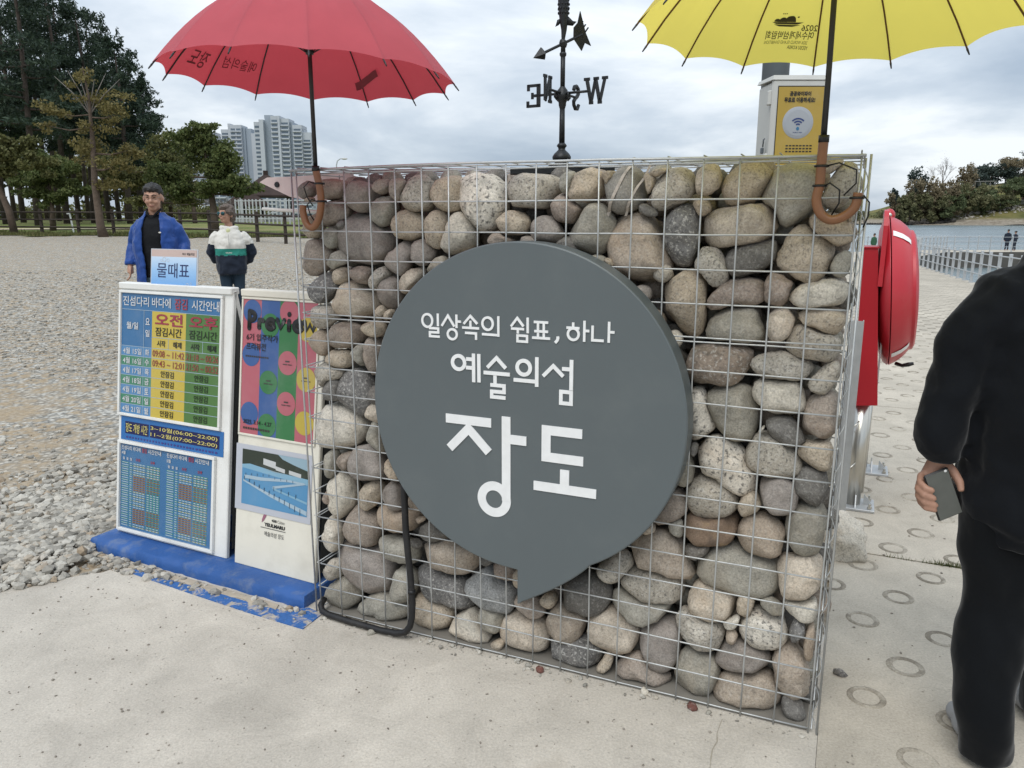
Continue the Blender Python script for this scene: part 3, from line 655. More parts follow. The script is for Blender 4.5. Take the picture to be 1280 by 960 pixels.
def m_dirt():
    s = NT('stony_dirt'); c = s.coord()
    a = s.noise(c, .55, 7, .6, .8); b = s.noise(c, 26, 5, .75); v = s.n('ShaderNodeTexVoronoi'); v.inputs['Scale'].default_value = 27; s.l(c, v.inputs['Vector'])
    v2 = s.n('ShaderNodeTexVoronoi'); v2.inputs['Scale'].default_value = 7; s.l(c, v2.inputs['Vector'])
    col = s.ramp(b, [(.25, (.24, .18, .115)), (.55, (.36, .285, .195)), (.8, (.47, .41, .315))])
    sx = s.n('ShaderNodeSeparateXYZ'); s.l(c, sx.inputs[0])
    far = s.ramp(s.mix(.5, sx.outputs[1], sx.outputs[1]), [(0, 0.), (1, 1.)])
    mr = s.n('ShaderNodeMapRange'); s.l(sx.outputs[1], mr.inputs[0]); mr.inputs[1].default_value = 5.5; mr.inputs[2].default_value = 10.
    stone = s.ramp(v.outputs['Color'], [(.15, (.24, .225, .195)), (.5, (.46, .44, .39)), (.9, (.66, .64, .58))])
    stone2 = s.ramp(v2.outputs['Color'], [(.15, (.40, .385, .345)), (.9, (.64, .62, .57))])
    stone = s.mix(.35, stone, stone2)
    edge = s.ramp(v.outputs['Distance'], [(.25, 1.), (.62, .45)])
    stone = s.mix(1., stone, edge, 'MULTIPLY')
    cover = s.n('ShaderNodeMath', operation='MULTIPLY_ADD', use_clamp=True); s.l(a, cover.inputs[0]); cover.inputs[1].default_value = 5.; cover.inputs[2].default_value = -1.8
    cv = s.n('ShaderNodeMath', operation='ADD', use_clamp=True); s.l(cover.outputs[0], cv.inputs[0]); s.l(mr.outputs[0], cv.inputs[1])
    # a bare, wheel-worn patch of brown earth left of the notice boards
    mp = s.n('ShaderNodeMapping'); mp.inputs['Location'].default_value = (3.9, -5.7, 0); s.l(c, mp.inputs[0]); ms = s.n('ShaderNodeMapping'); ms.inputs['Scale'].default_value = (.36, .5, 1); s.l(mp.outputs[0], ms.inputs[0])
    ln = s.n('ShaderNodeVectorMath', operation='LENGTH'); s.l(ms.outputs[0], ln.inputs[0]); wob_ = s.n('ShaderNodeMath', operation='MULTIPLY_ADD'); s.l(a, wob_.inputs[0]); wob_.inputs[1].default_value = 1.6; s.l(ln.outputs['Value'], wob_.inputs[2])
    bare = s.ramp(wob_.outputs[0], [(.85, .38), (1.9, 1.)])
    cb = s.n('ShaderNodeMath', operation='MULTIPLY'); s.l(cv.outputs[0], cb.inputs[0]); s.l(bare, cb.inputs[1]); cv = cb
    spot = s.ramp(s.noise(c, 11, 3), [(.38, .0), (.55, 1.)])
    fac = s.n('ShaderNodeMath', operation='MULTIPLY'); s.l(cv.outputs[0], fac.inputs[0]); s.l(spot, fac.inputs[1])
    col = s.mix(fac.outputs[0], col, stone)
    nr = s.bump(v.outputs['Distance'], .5, .02); nr = s.bump(b, .5, .02, nr)
    return s.done(col, .95, nr, 0, .15)
M_DIRT = m_dirt()
def m_grass_ground():
    s = NT('lawn'); c = s.coord(); a = s.noise(c, .16, 6, .6, .6); b = s.noise(c, 5, 6, .7)
    col = s.ramp(b, [(.3, (.075, .105, .03)), (.55, (.145, .175, .055)), (.8, (.23, .23, .095))])
    col = s.mix(s.ramp(a, [(.48, 0.), (.62, .7)]), col, (.26, .225, .11))
    return s.done(col, .95, s.bump(b, .6, .05), 0, .1)
M_LAWN = m_grass_ground()
M_SOIL = mat('shore_soil', (.23, .19, .14), .95, .3, 2, .5, 20)

# ---- the ground as one sheet to the horizon, the sea over its low part
xs = np.concatenate([[-1500, -700, -350, -200], np.linspace(-130, -40, 16), np.linspace(-36, 36, 73), np.linspace(40, 130, 16), [200, 350, 700, 1500]])
ys = np.concatenate([np.linspace(-40, -4, 8), np.linspace(-3, 40, 87), np.linspace(42, 120, 40), [150, 200, 300, 420, 700, 1200, 2000]])
sheet('ground', xs, ys, z_ground, M_SOIL, off=-.07)

def m_sea():
    s = NT('sea_water'); c = s.coord(); mp = s.n('ShaderNodeMapping'); s.l(c, mp.inputs[0]); mp.inputs['Scale'].default_value = (.35, 1.1, 1)
    a = s.noise(mp.outputs[0], .9, 6, .6, .5); b = s.noise(mp.outputs[0], .05, 4)
    col = s.mix(s.ramp(b, [(.35, 0.), (.65, 1.)]), (.13, .175, .19), (.20, .245, .255))
    nr = s.bump(a, .85, .35)
    return s.done(col, .22, nr, 0, .5)
M_SEA = m_sea()
o = sheet('sea', np.concatenate([[-9000, -3000, -1200], np.linspace(-600, 600, 13), [1200, 3000, 9000]]), np.array([12, 40, 90, 200, 500, 1200, 3000, 9000, 16000.]), lambda x, y: x*0-2.0, M_SEA)
# the sea lies to the right of the gravel shore only where the ground is lower; inland ground rises above it

# ---- gravel lot, lawn, sandy path
sheet('gravel_lot', np.concatenate([np.linspace(-60, -10, 26), np.linspace(-9.5, 2, 47)]), np.linspace(2.2, 33, 105), z_ground, M_DIRT, off=-.012,
      keep=lambda x, y: (x/np.maximum(y, 3) < .02) | (y < 4.2))
sheet('lawn', np.concatenate([np.linspace(-190, -30, 33), np.linspace(-28, 3, 40)]), np.concatenate([np.linspace(29, 60, 63), np.linspace(62, 150, 30), [180, 240, 320, 420]]), z_ground, M_LAWN, off=.02,
      keep=lambda x, y: (y+.16*x+.45*np.sin(x*.9)+.3*np.sin(x*2.3) > 28.3) & (x/y < .05))
M_SAND = mat('sandy_path', (.50, .42, .30), .95, .15, 2, .3, 12)
px = np.linspace(-34, -14, 41)
V = []; 
for x in px:
    y0 = 35.2+.16*(x+34)+.8*math.sin((x+34)*.16)
    for d in (-.5, .5):
        yy = y0+d*(1.2+.3*math.sin(x)); V.append((x, yy, float(z_ground(np.array(x), np.array(yy)))+.05))
F = [(2*i, 2*i+2, 2*i+3, 2*i+1) for i in range(len(px)-1)]
tag(ob('sandy_path', np_mesh('sandy_path', V, np.array(F), True), M_SAND), kind='structure')

# ---- concrete pavement in front of the wall
uR = 1.845
corner = at(uR, .62); near = at(uR, -7)
poly = [(-14, -6), (-14, 1.2), (-8, 1.9), (-5, 2.35), (-3.3, 2.72), (-2.75, 2.80), (-2.35, 2.95), (-2.16, 2.975), (-2.0, 3.05), (-1.92, 3.11), (-1.85, 3.14), (-1.74, 3.2), (-1.6, 3.36), (-1.2, 3.36), (-.62, 3.5), (corner.x, corner.y), (near.x, near.y), (near.x, -6)]
pts2 = []
for i in range(len(poly)):                                            # uneven poured edge
    a, b = poly[i], poly[(i+1) % len(poly)]; n = 6 if 2 < i < 12 else 1
    for k in range(n):
        t = k/n; j = .012 if n > 1 and k else 0
        pts2.append((a[0]+(b[0]-a[0])*t+random.uniform(-j, j), a[1]+(b[1]-a[1])*t+random.uniform(-j, j)))
tag(MB().prism(pts2, -.12, 0., 'z').build('concrete_pavement', M_PAVE), kind='structure')

def groove(pts, w):
    V = []
    for i, p in enumerate(pts):
        a, b = Vector(pts[max(i-1, 0)]), Vector(pts[min(i+1, len(pts)-1)]); d = (b-a).normalized(); q = w*random.uniform(.5, 1.2); V += [(p[0]-d.y*q, p[1]+d.x*q, .0009), (p[0]+d.y*q, p[1]-d.x*q, .0009)]
    return np_mesh('pavement_joint', V, np.array([(2*i, 2*i+2, 2*i+3, 2*i+1) for i in range(len(pts)-1)]))
M_JOINT = mat('dusty_joint', (.30, .27, .215), .95, .3, 40)
for (ax, ay), (bx_, by_), w in (((.66, 2.13), (.28, 1.25), .0016),):
    tag(ob('pavement_joint', groove([(ax+(bx_-ax)*t+random.uniform(-.006, .006), ay+(by_-ay)*t) for t in np.linspace(0, 1, 26)], w), M_JOINT), kind='structure')
# ---- causeway deck: poured slabs with open joints, ring marks pressed into them
deck = empty('causeway_deck', (0, 0, 0)); tag(deck, kind='structure')
def right_edge(y): return 13.6+.38*(y-23)
def slab(n0, n1, uL):
    nu, nn = 14, 10; V = []; 
    for side in (0, 1):
        for j in range(nn+1):
            n = n0+(n1-n0)*j/nn
            for i in range(nu+1):
                lo, hi = uL, 40.
                for _ in range(30):
                    mid = (lo+hi)/2; p = at(mid, n)
                    if p.x < max(right_edge(p.y), 6.5): lo = mid
                    else: hi = mid
                p = at(uL+(lo-uL)*i/nu, n); V.append((p.x, p.y, float(z_deck(p.y))-(.14 if side else 0)))
    w = nu+1; T = (nn+1)*w; F = []
    for j in range(nn):
        for i in range(nu):
            a = j*w+i; F.append((a, a+1, a+w+1, a+w)); F.append((T+a, T+a+w, T+a+w+1, T+a+1))
    for i in range(nu): F.append((i, T+i, T+i+1, i+1)); b = nn*w+i; F.append((b, b+1, T+b+1, T+b))
    for j in range(nn): a = j*w; F.append((a, a+w, T+a+w, T+a)); b = a+nu; F.append((b, T+b, T+b+w, b+w))
    return np_mesh('deck_slab', V, np.array(F))
joints = [-6.5, 1.475, 4.75, 8., 11.3, 14.6, 18., 21.4, 24.8, 28.2]
for k in range(len(joints)-1):
    n0, n1 = joints[k]+.007, joints[k+1]-.007
    ob('deck_slab', slab(n0, n1, uR+.0012 if k == 0 else .9), M_DECK, deck)
# far end: the causeway bends to the right over the water on a solid base
nearE = [(11.9, 18.5), (17.4, 33), (22, 43), (31, 55.5), (48, 57.5), (80, 60)]; farE = [(4.5, 22.), (10, 41.), (20, 50.5), (29, 61.5), (48, 64.5), (80, 67)]
nb = len(nearE); V = []; 
for zoff in (0, 1):
    for L in (nearE, farE):
        for x, y in L: V.append((x, y, -3.4 if zoff else float(z_deck(y))-(.02 if y < 25 else .002)))
F = [(i, i+1, nb+i+1, nb+i) for i in range(nb-1)]+[(i, 2*nb+i, 2*nb+i+1, i+1) for i in range(nb-1)]+[(nb+i, nb+i+1, 3*nb+i+1, 3*nb+i) for i in range(nb-1)]+[(0, nb, 3*nb, 2*nb), (nb-1, 3*nb-1, 4*nb-1, 2*nb-1)]
fe = ob('deck_bend', np_mesh('deck_bend', V, np.array(F)), [M_DECK, mat('shade_dark_stone', (.085, .08, .07), .8, .3, 1.5, .5, 4)], deck)  # dark sides: the shade beneath the deck is put into the stone colour
fe.data.polygons.foreach_set('material_index', [0]*(nb-1)+[1]*(2*nb))
# solid flank under the straight part of the causeway on its water side
fl = MB(); pts = [(right_edge(y), y) for y in np.linspace(9, 33, 13)]
for (xa, ya), (xb, yb) in zip(pts, pts[1:]):
    za, zb = float(z_deck(ya))-.005, float(z_deck(yb))-.005
    fl.add([(xa-.02, ya, za), (xb-.02, yb, zb), (xb+.5, yb, -3), (xa+.5, ya, -3)], [(0, 1, 2, 3)])
fl.build('deck_flank', mat('shade_dark_stone', (.085, .08, .07), .8, .3, 1.5, .5, 4), deck)  # same dark stone, coloured for the shade below the deck edge

M_RING = m_concrete('ring_aggregate', (.30, .265, .21), .8)

def worn_ring():
    s = NT('worn_ring'); c = s.coord('Object'); g_ = s.n('ShaderNodeNewGeometry').outputs['Position']
    a = s.noise(g_, 9, 5, .7); f = s.noise(g_, 130, 4, .7)
    col = s.mix(s.ramp(a, [(.42, 0.), (.6, .95)]), (.25, .22, .175), (.44, .40, .33)); col = s.mix(1., col, s.ramp(f, [(.3, .7), (.7, 1.15)]), 'MULTIPLY')
    return s.done(col, .95, s.bump(f, .5, .004), 0, .15)
M_RING = worn_ring()
ring = MB(); ro, ri, k = .0615, .043, 28
prof = [(ri-.003, -.002), (ri+.002, .0022), (ro-.004, .0028), (ro, -.002)]
ring.lathe(prof, k); ring_me = ring.mesh('ring_mark', True); ring_me.materials.append(M_RING)
rings = []
for i in range(-40, 140):
    for j in range(-6, 60):
        x = 1.38+i*.2215+j*.214; y = 2.735+i*.18+j*.49; x += random.uniform(-.008, .008); y += random.uniform(-.008, .008)
        u, n = wallframe(x, y)
        if y < -1 or y > 30 or x > right_edge(y)-.25 and y > 8 or x > 6.2 and y <= 8: continue
        if u < uR+.09 and n < .75: continue
        if n >= .75 and (x/y < .32): continue
        if any(abs(n-q) < .075 for q in joints): continue
        rings.append((x, y))
rings.sort(key=lambda p: math.hypot(p[0], p[1]) if .36 < p[0]/max(p[1], .5) < .72 and p[1] > 1.5 else 60+math.hypot(*p))
for x, y in rings[:285]:
    o = bpy.data.objects.new('ring_mark', ring_me); link(o, deck); o.location = (x, y, float(z_deck(y))+.0012); o.rotation_euler = (random.uniform(-.01, .01), random.uniform(-.01, .01), random.uniform(0, 6))
    q = random.uniform(.92, 1.06); o.scale = (q, q*random.uniform(.94, 1.06), random.uniform(.6, 1.2))
far_r = [p for p in rings[285:] if p[1] > 1]
mb = MB(); M8 = [(math.cos(a*math.pi/4), math.sin(a*math.pi/4)) for a in range(8)]
for x, y in far_r:
    z = float(z_deck(y))+.004
    mb.add([(x+ro*c, y+ro*s, z) for c, s in M8]+[(x+ri*c, y+ri*s, z) for c, s in M8], [(a, (a+1) % 8, 8+(a+1) % 8, 8+a) for a in range(8)])
tag(mb.build('ring_marks', M_RING, deck), kind='stuff')

# ------------------------------------------------------------------ gabion wall
def m_stone(name, base, dark=0., light=0., scale=120, band=0., dcol=(.05, .05, .05), lcol=(.62, .6, .55)):
    s = NT(name); c = s.coord(randomize=True); oi = s.n('ShaderNodeObjectInfo')
    a = s.noise(c, 9, 6, .6, .5); f = s.noise(c, 190, 3, .6); g = s.noise(c, scale, 3, .55); g2 = s.noise(c, scale*.8+11, 3, .55, .3)
    col = s.mix(1., base, s.ramp(a, [(.25, .72), (.5, 1.), (.75, 1.2)]), 'MULTIPLY')
    col = s.mix(.35, col, s.mix(1., col, s.ramp(oi.outputs['Random'], [(0, (.78, .74, .68)), (.5, (1., 1., 1.)), (1, (1.2, 1.2, 1.22))]), 'MULTIPLY'))
    col = s.mix(1., col, s.ramp(f, [(.28, .72), (.7, 1.22)]), 'MULTIPLY')
    warm = s.noise(c, 4.5, 4, .6, 1.); col = s.mix(s.ramp(warm, [(.5, 0.), (.7, .28)]), col, s.mix(1., base, (1.1, .9, .72), 'MULTIPLY'))
    col = s.mix(s.ramp(s.noise(c, 6, 5, .6, 1.4), [(.56, 0.), (.7, .5)]), col, s.mix(1., base, (.5, .48, .46), 'MULTIPLY'))
    if dark: col = s.mix(s.ramp(g, [(.53, 0.), (.66, dark*.85)]), col, dcol)
    if light: col = s.mix(s.ramp(g2, [(.54, 0.), (.68, light*.7)]), col, lcol)
    if band:
        w = s.n('ShaderNodeTexWave'); w.inputs['Scale'].default_value = 1.3; w.inputs['Distortion'].default_value = 3; s.l(c, w.inputs['Vector'])
        col = s.mix(s.ramp(w.outputs['Fac'], [(.0, band), (.12, 0.)]), col, (.42, .37, .31))
    nr = s.bump(a, .5, .02); nr = s.bump(f, .45, .003, nr); nr = s.bump(g, .3, .003, nr)
    return s.done(col, .88, nr, 0, .25)
STONE = {
 't': m_stone('tan_granite', (0.428, 0.363, 0.280), .55, .25, 130), 'T': m_stone('pale_tan_stone', (0.496, 0.433, 0.352), .35, .2, 110), 'B': m_stone('brown_tan_stone', (0.381, 0.324, 0.262), .4, .25, 100),
 'b': m_stone('brown_stone', (0.318, 0.270, 0.226), .4, .25), 'p': m_stone('mauve_brown_stone', (0.284, 0.254, 0.227), .25, .12, 90), 'g': m_stone('grey_green_stone', (0.328, 0.310, 0.263), .3, .15, 110),
 's': m_stone('speckled_granite', (0.414, 0.382, 0.326), .75, .5, 120), 'd': m_stone('dark_grey_stone', (0.165, 0.156, 0.142), .3, .3), 'D': m_stone('blue_grey_stone', (0.265, 0.267, 0.259), .5, .45, 150),
 'k': m_stone('black_speckled_granite', (0.185, 0.179, 0.171), .7, .75, 120), 'w': m_stone('pale_stone', (0.564, 0.524, 0.448), .4, .25, 90), 'W': m_stone('pale_black_flecked_granite', (0.552, 0.512, 0.441), .95, .3, 80),
 'r': m_stone('russet_stone', (0.284, 0.234, 0.195), .35, .3), 'R': m_stone('rust_stained_stone', (0.229, 0.166, 0.120), .5, .35, 18, 0, (.07, .06, .055), (.42, .3, .14)), 'o': m_stone('ochre_stone', (0.376, 0.311, 0.245), .3, .2),
 'm': m_stone('brown_white_flecked_stone', (0.259, 0.215, 0.175), .6, .75, 95), 'v': m_stone('veined_grey_stone', (0.264, 0.251, 0.226), .2, .1, 110, .0)}
M_WIRE = mat('galvanised_wire', (.46, .47, .465), .45, .15, 20, .1, 200, .55, .5, .35, (.3, .29, .27), 14)

gab = empty('gabion_wall', WALL0, ANG, 'wire gabion wall filled with rounded stones behind the round grey sign', 'stone wall')
def smooth_poly(P, it=2):
    P = np.array(P, float)
    for _ in range(it):
        Q = np.roll(P, -1, 0); P = np.stack([.75*P+.25*Q, .25*P+.75*Q], 1).reshape(-1, 2)
    return P
def polar(P, c, n):
    """distance from c to the outline in n directions"""
    A = P-c; B = np.roll(A, -1, 0); out = np.zeros(n)
    for i in range(n):
        a = 2*math.pi*i/n; d = np.array([math.cos(a), math.sin(a)]); best = 0
        cr1 = A[:, 0]*d[1]-A[:, 1]*d[0]; cr2 = B[:, 0]*d[1]-B[:, 1]*d[0]
        for q in np.where(cr1*cr2 <= 0)[0]:
            den = cr1[q]-cr2[q]
            if abs(den) < 1e-12: continue
            t = cr1[q]/den; p = A[q]+(B[q]-A[q])*t; r = p @ d
            if r > best: best = r
        out[i] = best
    if (out <= 0).any(): out[out <= 0] = out[out > 0].min()
    return out
NA, NL = 30, 11
outl = []
for line in STONES.strip().split('\n'):
    p = line.split(); outl.append((p[0], np.array([[float(a)/1000 for a in q.split(',')] for q in p[1:]])))
for key, P in outl:
    Pc = smooth_poly(P, 2); x, y = Pc[:, 0], Pc[:, 1]; x2, y2 = np.roll(x, -1), np.roll(y, -1); cr_ = x*y2-x2*y; A = cr_.sum()/2
    c = np.array([((x+x2)*cr_).sum(), ((y+y2)*cr_).sum()])/(6*A); rad = math.sqrt(abs(A)/math.pi)
    rr = polar(Pc, c, NA)*1.065; rr = .15*np.roll(rr, 1)+.7*rr+.15*np.roll(rr, -1)
    t = min(.105, .72*rad+.012); ex = random.uniform(.36, .54); seed = Vector((random.uniform(0, 99), 0, 0)); V = []; F = []
    for i in range(NL+1):
        ph = -math.pi/2+math.pi*(i/NL); ph = max(-1.553, min(1.553, ph)); cs = math.cos(ph)**ex; sn = math.sin(ph)
        for k in range(NA):
            an = 2*math.pi*k/NA; r = rr[k]*cs; q = Vector((r*math.cos(an), sn*t, r*math.sin(an)))
            d = mnoise.fractal(q*(1/rad)*1.15+seed, .85, 2.1, 5)*rad*.16*(1 if cs < .93 else .8); q += q.normalized()*d
            V.append(q)
    for _ in range(9):                                                # worn flat facets
        dv = Vector((random.gauss(0, .8), -abs(random.gauss(.75, .5)), random.gauss(0, .8))).normalized(); hmax = max(v.dot(dv) for v in V)*random.uniform(.80, .95)
        for v in V:
            ex_ = v.dot(dv)-hmax
            if ex_ > 0: v -= dv*ex_*.82
    for i in range(NL):
        for k in range(NA): F.append((i*NA+k, (i+1)*NA+k, (i+1)*NA+(k+1) % NA, i*NA+(k+1) % NA))
    F.append(tuple(range(NA))); F.append(tuple(NL*NA+k for k in range(NA))[::-1])
    me = bpy.data.meshes.new('stone'); me.from_pydata(V, [], F); me.update(); me.polygons.foreach_set('use_smooth', [True]*len(F))
    o = ob('stone', me, STONE[key], gab, (c[0], t*1.03+.009+random.uniform(0, .012), c[1]))
    if key == 'v':                                                    # two pale quartz veins across the dark stone
        for off, wd in ((-.012, .005), (.045, .004)):
            vm = MB(); pts = [(off+.018*math.sin(z_*9)+z_*.33, z_) for z_ in np.linspace(-.075, .075, 13)]
            vv = []; 
            for xx, zz in pts:
                an = math.atan2(zz, xx); rx = np.interp(an % (2*math.pi), np.linspace(0, 2*math.pi, NA+1), np.append(rr, rr[0])); f_ = min(.97, math.hypot(xx, zz)/rx)
                dep = -t*math.sqrt(max(0, 1-f_**(2/ex)))-.0035
                vv += [(xx-wd, dep, zz), (xx+wd, dep, zz)]
            vm.add(vv, [(2*i, 2*i+1, 2*i+3, 2*i+2) for i in range(len(pts)-1)]).build('quartz_vein', mat('quartz', (.42, .37, .32), .8, .2, 90), o)

# the fill behind the front row
P = []
for n in np.arange(.235, .49, .105):
    for z in np.arange(.06, 1.665, .098):
        for u in np.arange(.07, 1.77, .105):
            P.append((u+random.uniform(-.03, .03)+(.05 if int(z*10) % 2 else -.01), n+random.uniform(-.02, .02), z+random.uniform(-.02, .02)))
P = np.array(P); P = P[P[:, 0] < 1.72]; P[:, 0] = np.clip(P[:, 0], .085, 1.735); S = np.stack([rng.uniform(.05, .072, len(P)), rng.uniform(.045, .06, len(P)), rng.uniform(.042, .062, len(P))], 1)
V, F = rocks(P, S, yaw_rot(rng.uniform(0, 6, len(P))), ICO2, .04)
mi = np.repeat(rng.integers(0, 4, len(P)), len(ICO2[1]))
tag(ob('inner_stones', np_mesh('inner_stones', V, F, True, mi), [STONE['g'], STONE['b'], STONE['d'], STONE['t']], gab), kind='stuff')
# small stones wedged at the very back of the front row's gaps
P = []
for z in np.arange(.05, 1.665, .08):
    for u in np.arange(.045, 1.80, .0795): P.append((u+random.uniform(-.02, .02), .175+random.uniform(-.015, .02), z+random.uniform(-.02, .02)))

for n in (.28, .37, .45):
    for z in np.arange(.05+n*.1, 1.66, .066): P.append((1.772+random.uniform(-.01, .008), n+random.uniform(-.01, .01), z)); P.append((.05+random.uniform(-.008, .01), n+random.uniform(-.01, .01), z))
P = np.array(P); S = rng.uniform(.037, .05, (len(P), 3)); S[P[:, 0] > 1.75] *= .86; V, F = rocks(P, S, rand_rot(len(P)), ICO2, .05)
mi = np.repeat(rng.integers(0, 3, len(P)), len(ICO2[1]))
tag(ob('wedged_stones', np_mesh('wedged_stones', V, F, True, mi), [STONE['g'], STONE['b'], STONE['d']], gab), kind='stuff')

# wire cage: each front wire is a part; the rest of the cage is one part
us = [i*WL/18 for i in range(19)]; zs = [.012+k*.0987 for k in range(18)]
def wob(a=.0018): return random.uniform(-a, a)
for i, u in enumerate(us):
    MB().tube([(u+wob(), -.0046+wob(.0008), z) for z in np.linspace(.0, WH+.012, 9)], .0027, 6).build('vertical_wire', M_WIRE, gab, True)
for k, z in enumerate(zs):
    MB().tube([(u, wob(.0008), z+wob()) for u in np.linspace(-.004, WL+.004, 10)], .0027, 6).build('horizontal_wire', M_WIRE, gab, True)
MB().tube([(u, -.003+wob(.001), zs[12]-.012+wob(.001)) for u in np.linspace(-.006, WL+.006, 10)], .0026, 6).build('horizontal_wire', M_WIRE, gab, True)
MB().tube([(u, -.006, WH+.012+.006*math.sin(u*2.2)+wob(.001)) for u in np.linspace(-.03, WL+.012, 14)], .004, 6).build('lid_wire', M_WIRE, gab, True)
cg = MB()
for n in (0.09, .19, .29, .39, WD):                                   # lid
    cg.tube([(u, n, WH+.016+.004*math.sin(u*3+n*9)) for u in np.linspace(-.01, WL+.01, 8)], .0026, 5)
for u in us: cg.tube([(u, 0, WH+.02), (u, WD/2, WH+.018), (u, WD, WH+.02)], .0022, 5)
for z in zs: cg.tube([(-.002, WD+.004, z), (WL, WD+.004, z)], .0024, 5)   # back
for u in us: cg.tube([(u, WD+.009, 0), (u, WD+.009, WH)], .0024, 5)
for u0, sg in ((-.008, -1), (WL+.008, 1)):                            # ends
    for z in zs: cg.tube([(u0, -.004, z+.004), (u0, WD, z+.004)], .0024, 5)
    for n in (.13, .26, .38, WD): cg.tube([(u0+sg*.0045, n+.003, 0), (u0+sg*.0045, n+.003, WH+.01)], .0026, 5)
cg.build('cage_wires', M_WIRE, gab, True)
for u0, sg in ((-.013, -1), (WL+.013, 1)):                            # laced corners
    hel = [(u0+.008*math.cos(a), .002+.008*math.sin(a), .01+a*.0172) for a in np.arange(0, 97, .45)]
    if sg > 0: MB().tube(hel, .0017, 4).build('lacing_wire', M_WIRE, gab, True)
    MB().tube([(u0+sg*.011, -.004, 0.), (u0+sg*.011, -.005, .9), (u0+sg*.010, -.004, WH+.01)], .0034, 6).build('corner_wire', M_WIRE, gab, True)
hooks = MB()
for k in range(2, 14, 2): hooks.tube([(-.012, .02, zs[k]-.01), (.03, .08, zs[k]+.02), (.05, .14, zs[k]+.01)], .0018, 5)
hooks.build('tie_wires', M_WIRE, gab, True)
MB().box((WL/2, WD/2, .004), (WL-.01, WD-.01, .006)).build('floor_mat', mat('dusty_felt', (.2, .185, .16), .95), gab)

# ------------------------------------------------------------------ round sign
M_SIGN = mat('slate_grey_paint', lin('#585f61'), .42, .04, 2.2, .06, 300, 0, .4, .1, (.2, .21, .2), 5)
M_SIGNW = mat('white_sign_letters', (.74, .745, .74), .5, .05, 30, .08, 200, 0, .3, .15, (.55, .54, .52), 9)
sg_ = empty('round_sign', at(.89, -.1, .935), ANG, 'round slate grey speech-bubble sign with white Korean lettering', 'sign')
RS = .535
def circ(a, r=RS): return (r*math.cos(a), r*math.sin(a))
# outline: circle that runs into a pointed tail at the bottom
out = [circ(a) for a in np.linspace(R(-62), R(270), 92)]
out += [(0., -.658)]
for t in np.linspace(0, 1, 14)[1:-1]:
    p0, p1, p2, p3 = (0., -.658), (.10, -.60), (.195, -.54), circ(R(-62))
    out.append(tuple((1-t)**3*a+3*(1-t)**2*t*b+3*(1-t)*t*t*c+t**3*d for a, b, c, d in zip(p0, p1, p2, p3)))
sb = MB(); n = len(out); e_ = .004
inner = []
for i, p in enumerate(out):
    a, b = Vector(out[i-1]), Vector(out[(i+1) % n]); d = (b-a).normalized(); nrm = Vector((d.y, -d.x)); inner.append((p[0]-nrm.x*e_, p[1]-nrm.y*e_))
sb.v = [(x, 0, z) for x, z in inner]+[(x, .003, z) for x, z in out]+[(x, .088, z) for x, z in out]
sb.f = [tuple(range(n))]+[(i, n+i, n+(i+1) % n, (i+1) % n) for i in range(n)]+[(n+i, 2*n+i, 2*n+(i+1) % n, n+(i+1) % n) for i in range(n)]+[tuple(2*n+i for i in range(n))[::-1]]
sb.m = [0]*len(sb.f); soft(sb.build('sign_body', M_SIGN, sg_), 30)
for a in (40, 140, 220, 320): MB().lathe([(.0, -.012), (.012, -.012), (.012, .0), (0, 0)], 10, Matrix.Translation((.3*math.cos(R(a)), .1, .3*math.sin(R(a)))) @ Matrix.Rotation(R(90), 4, 'X')).build('mounting_bolt', M_WIRE, sg_)
_k = [0]
def stroke(pts, w, closed=False):
    """a flat letter stroke of width w with mitred bends, a few mm proud of the board"""
    _k[0] += 1; y0 = -.0028-.00022*(_k[0] % 7); P = [Vector(((p[0]-890)/1000, (p[1]-935)/1000)) for p in pts]; w = w/1000
    if closed: P = P[:-1]
    n = len(P); Lf, Rt = [], []
    for i in range(n):
        a = P[i-1] if (i > 0 or closed) else None; b = P[(i+1) % n] if (i < n-1 or closed) else None
        d1 = (P[i]-a).normalized() if a is not None else None; d2 = (b-P[i]).normalized() if b is not None else None
        if d1 is None: d1 = d2
        if d2 is None: d2 = d1
        n1_, n2_ = Vector((-d1.y, d1.x)), Vector((-d2.y, d2.x)); m_ = (n1_+n2_).normalized(); L = w/2/max(.35, m_.dot(n1_)); Lf.append(P[i]+m_*L); Rt.append(P[i]-m_*L)
    V = [(p.x, y, p.y) for y in (y0, .0) for L in (Lf, Rt) for p in L]; F = []
    for i in range(n if closed else n-1):
        j = (i+1) % n; F += [(i, j, n+j, n+i), (2*n+i, 3*n+i, 3*n+j, 2*n+j), (i, 2*n+i, 2*n+j, j), (n+i, n+j, 3*n+j, 3*n+i)]
    if not closed: F += [(0, n, 3*n, 2*n), (n-1, 3*n-1, 4*n-1, 2*n-1)]
    return V, F
def ringpts(cx, cz, r, sq=1., k=40): return [(cx+r*math.cos(2*math.pi*i/k), cz+r*sq*math.sin(2*math.pi*i/k)) for i in range(k+1)]
def word(name, items):
    mb = MB()
    for pts, w, cl in items: mb.add(*stroke(pts, w, cl))
    o = mb.build('lettering', M_SIGNW, sg_); return o
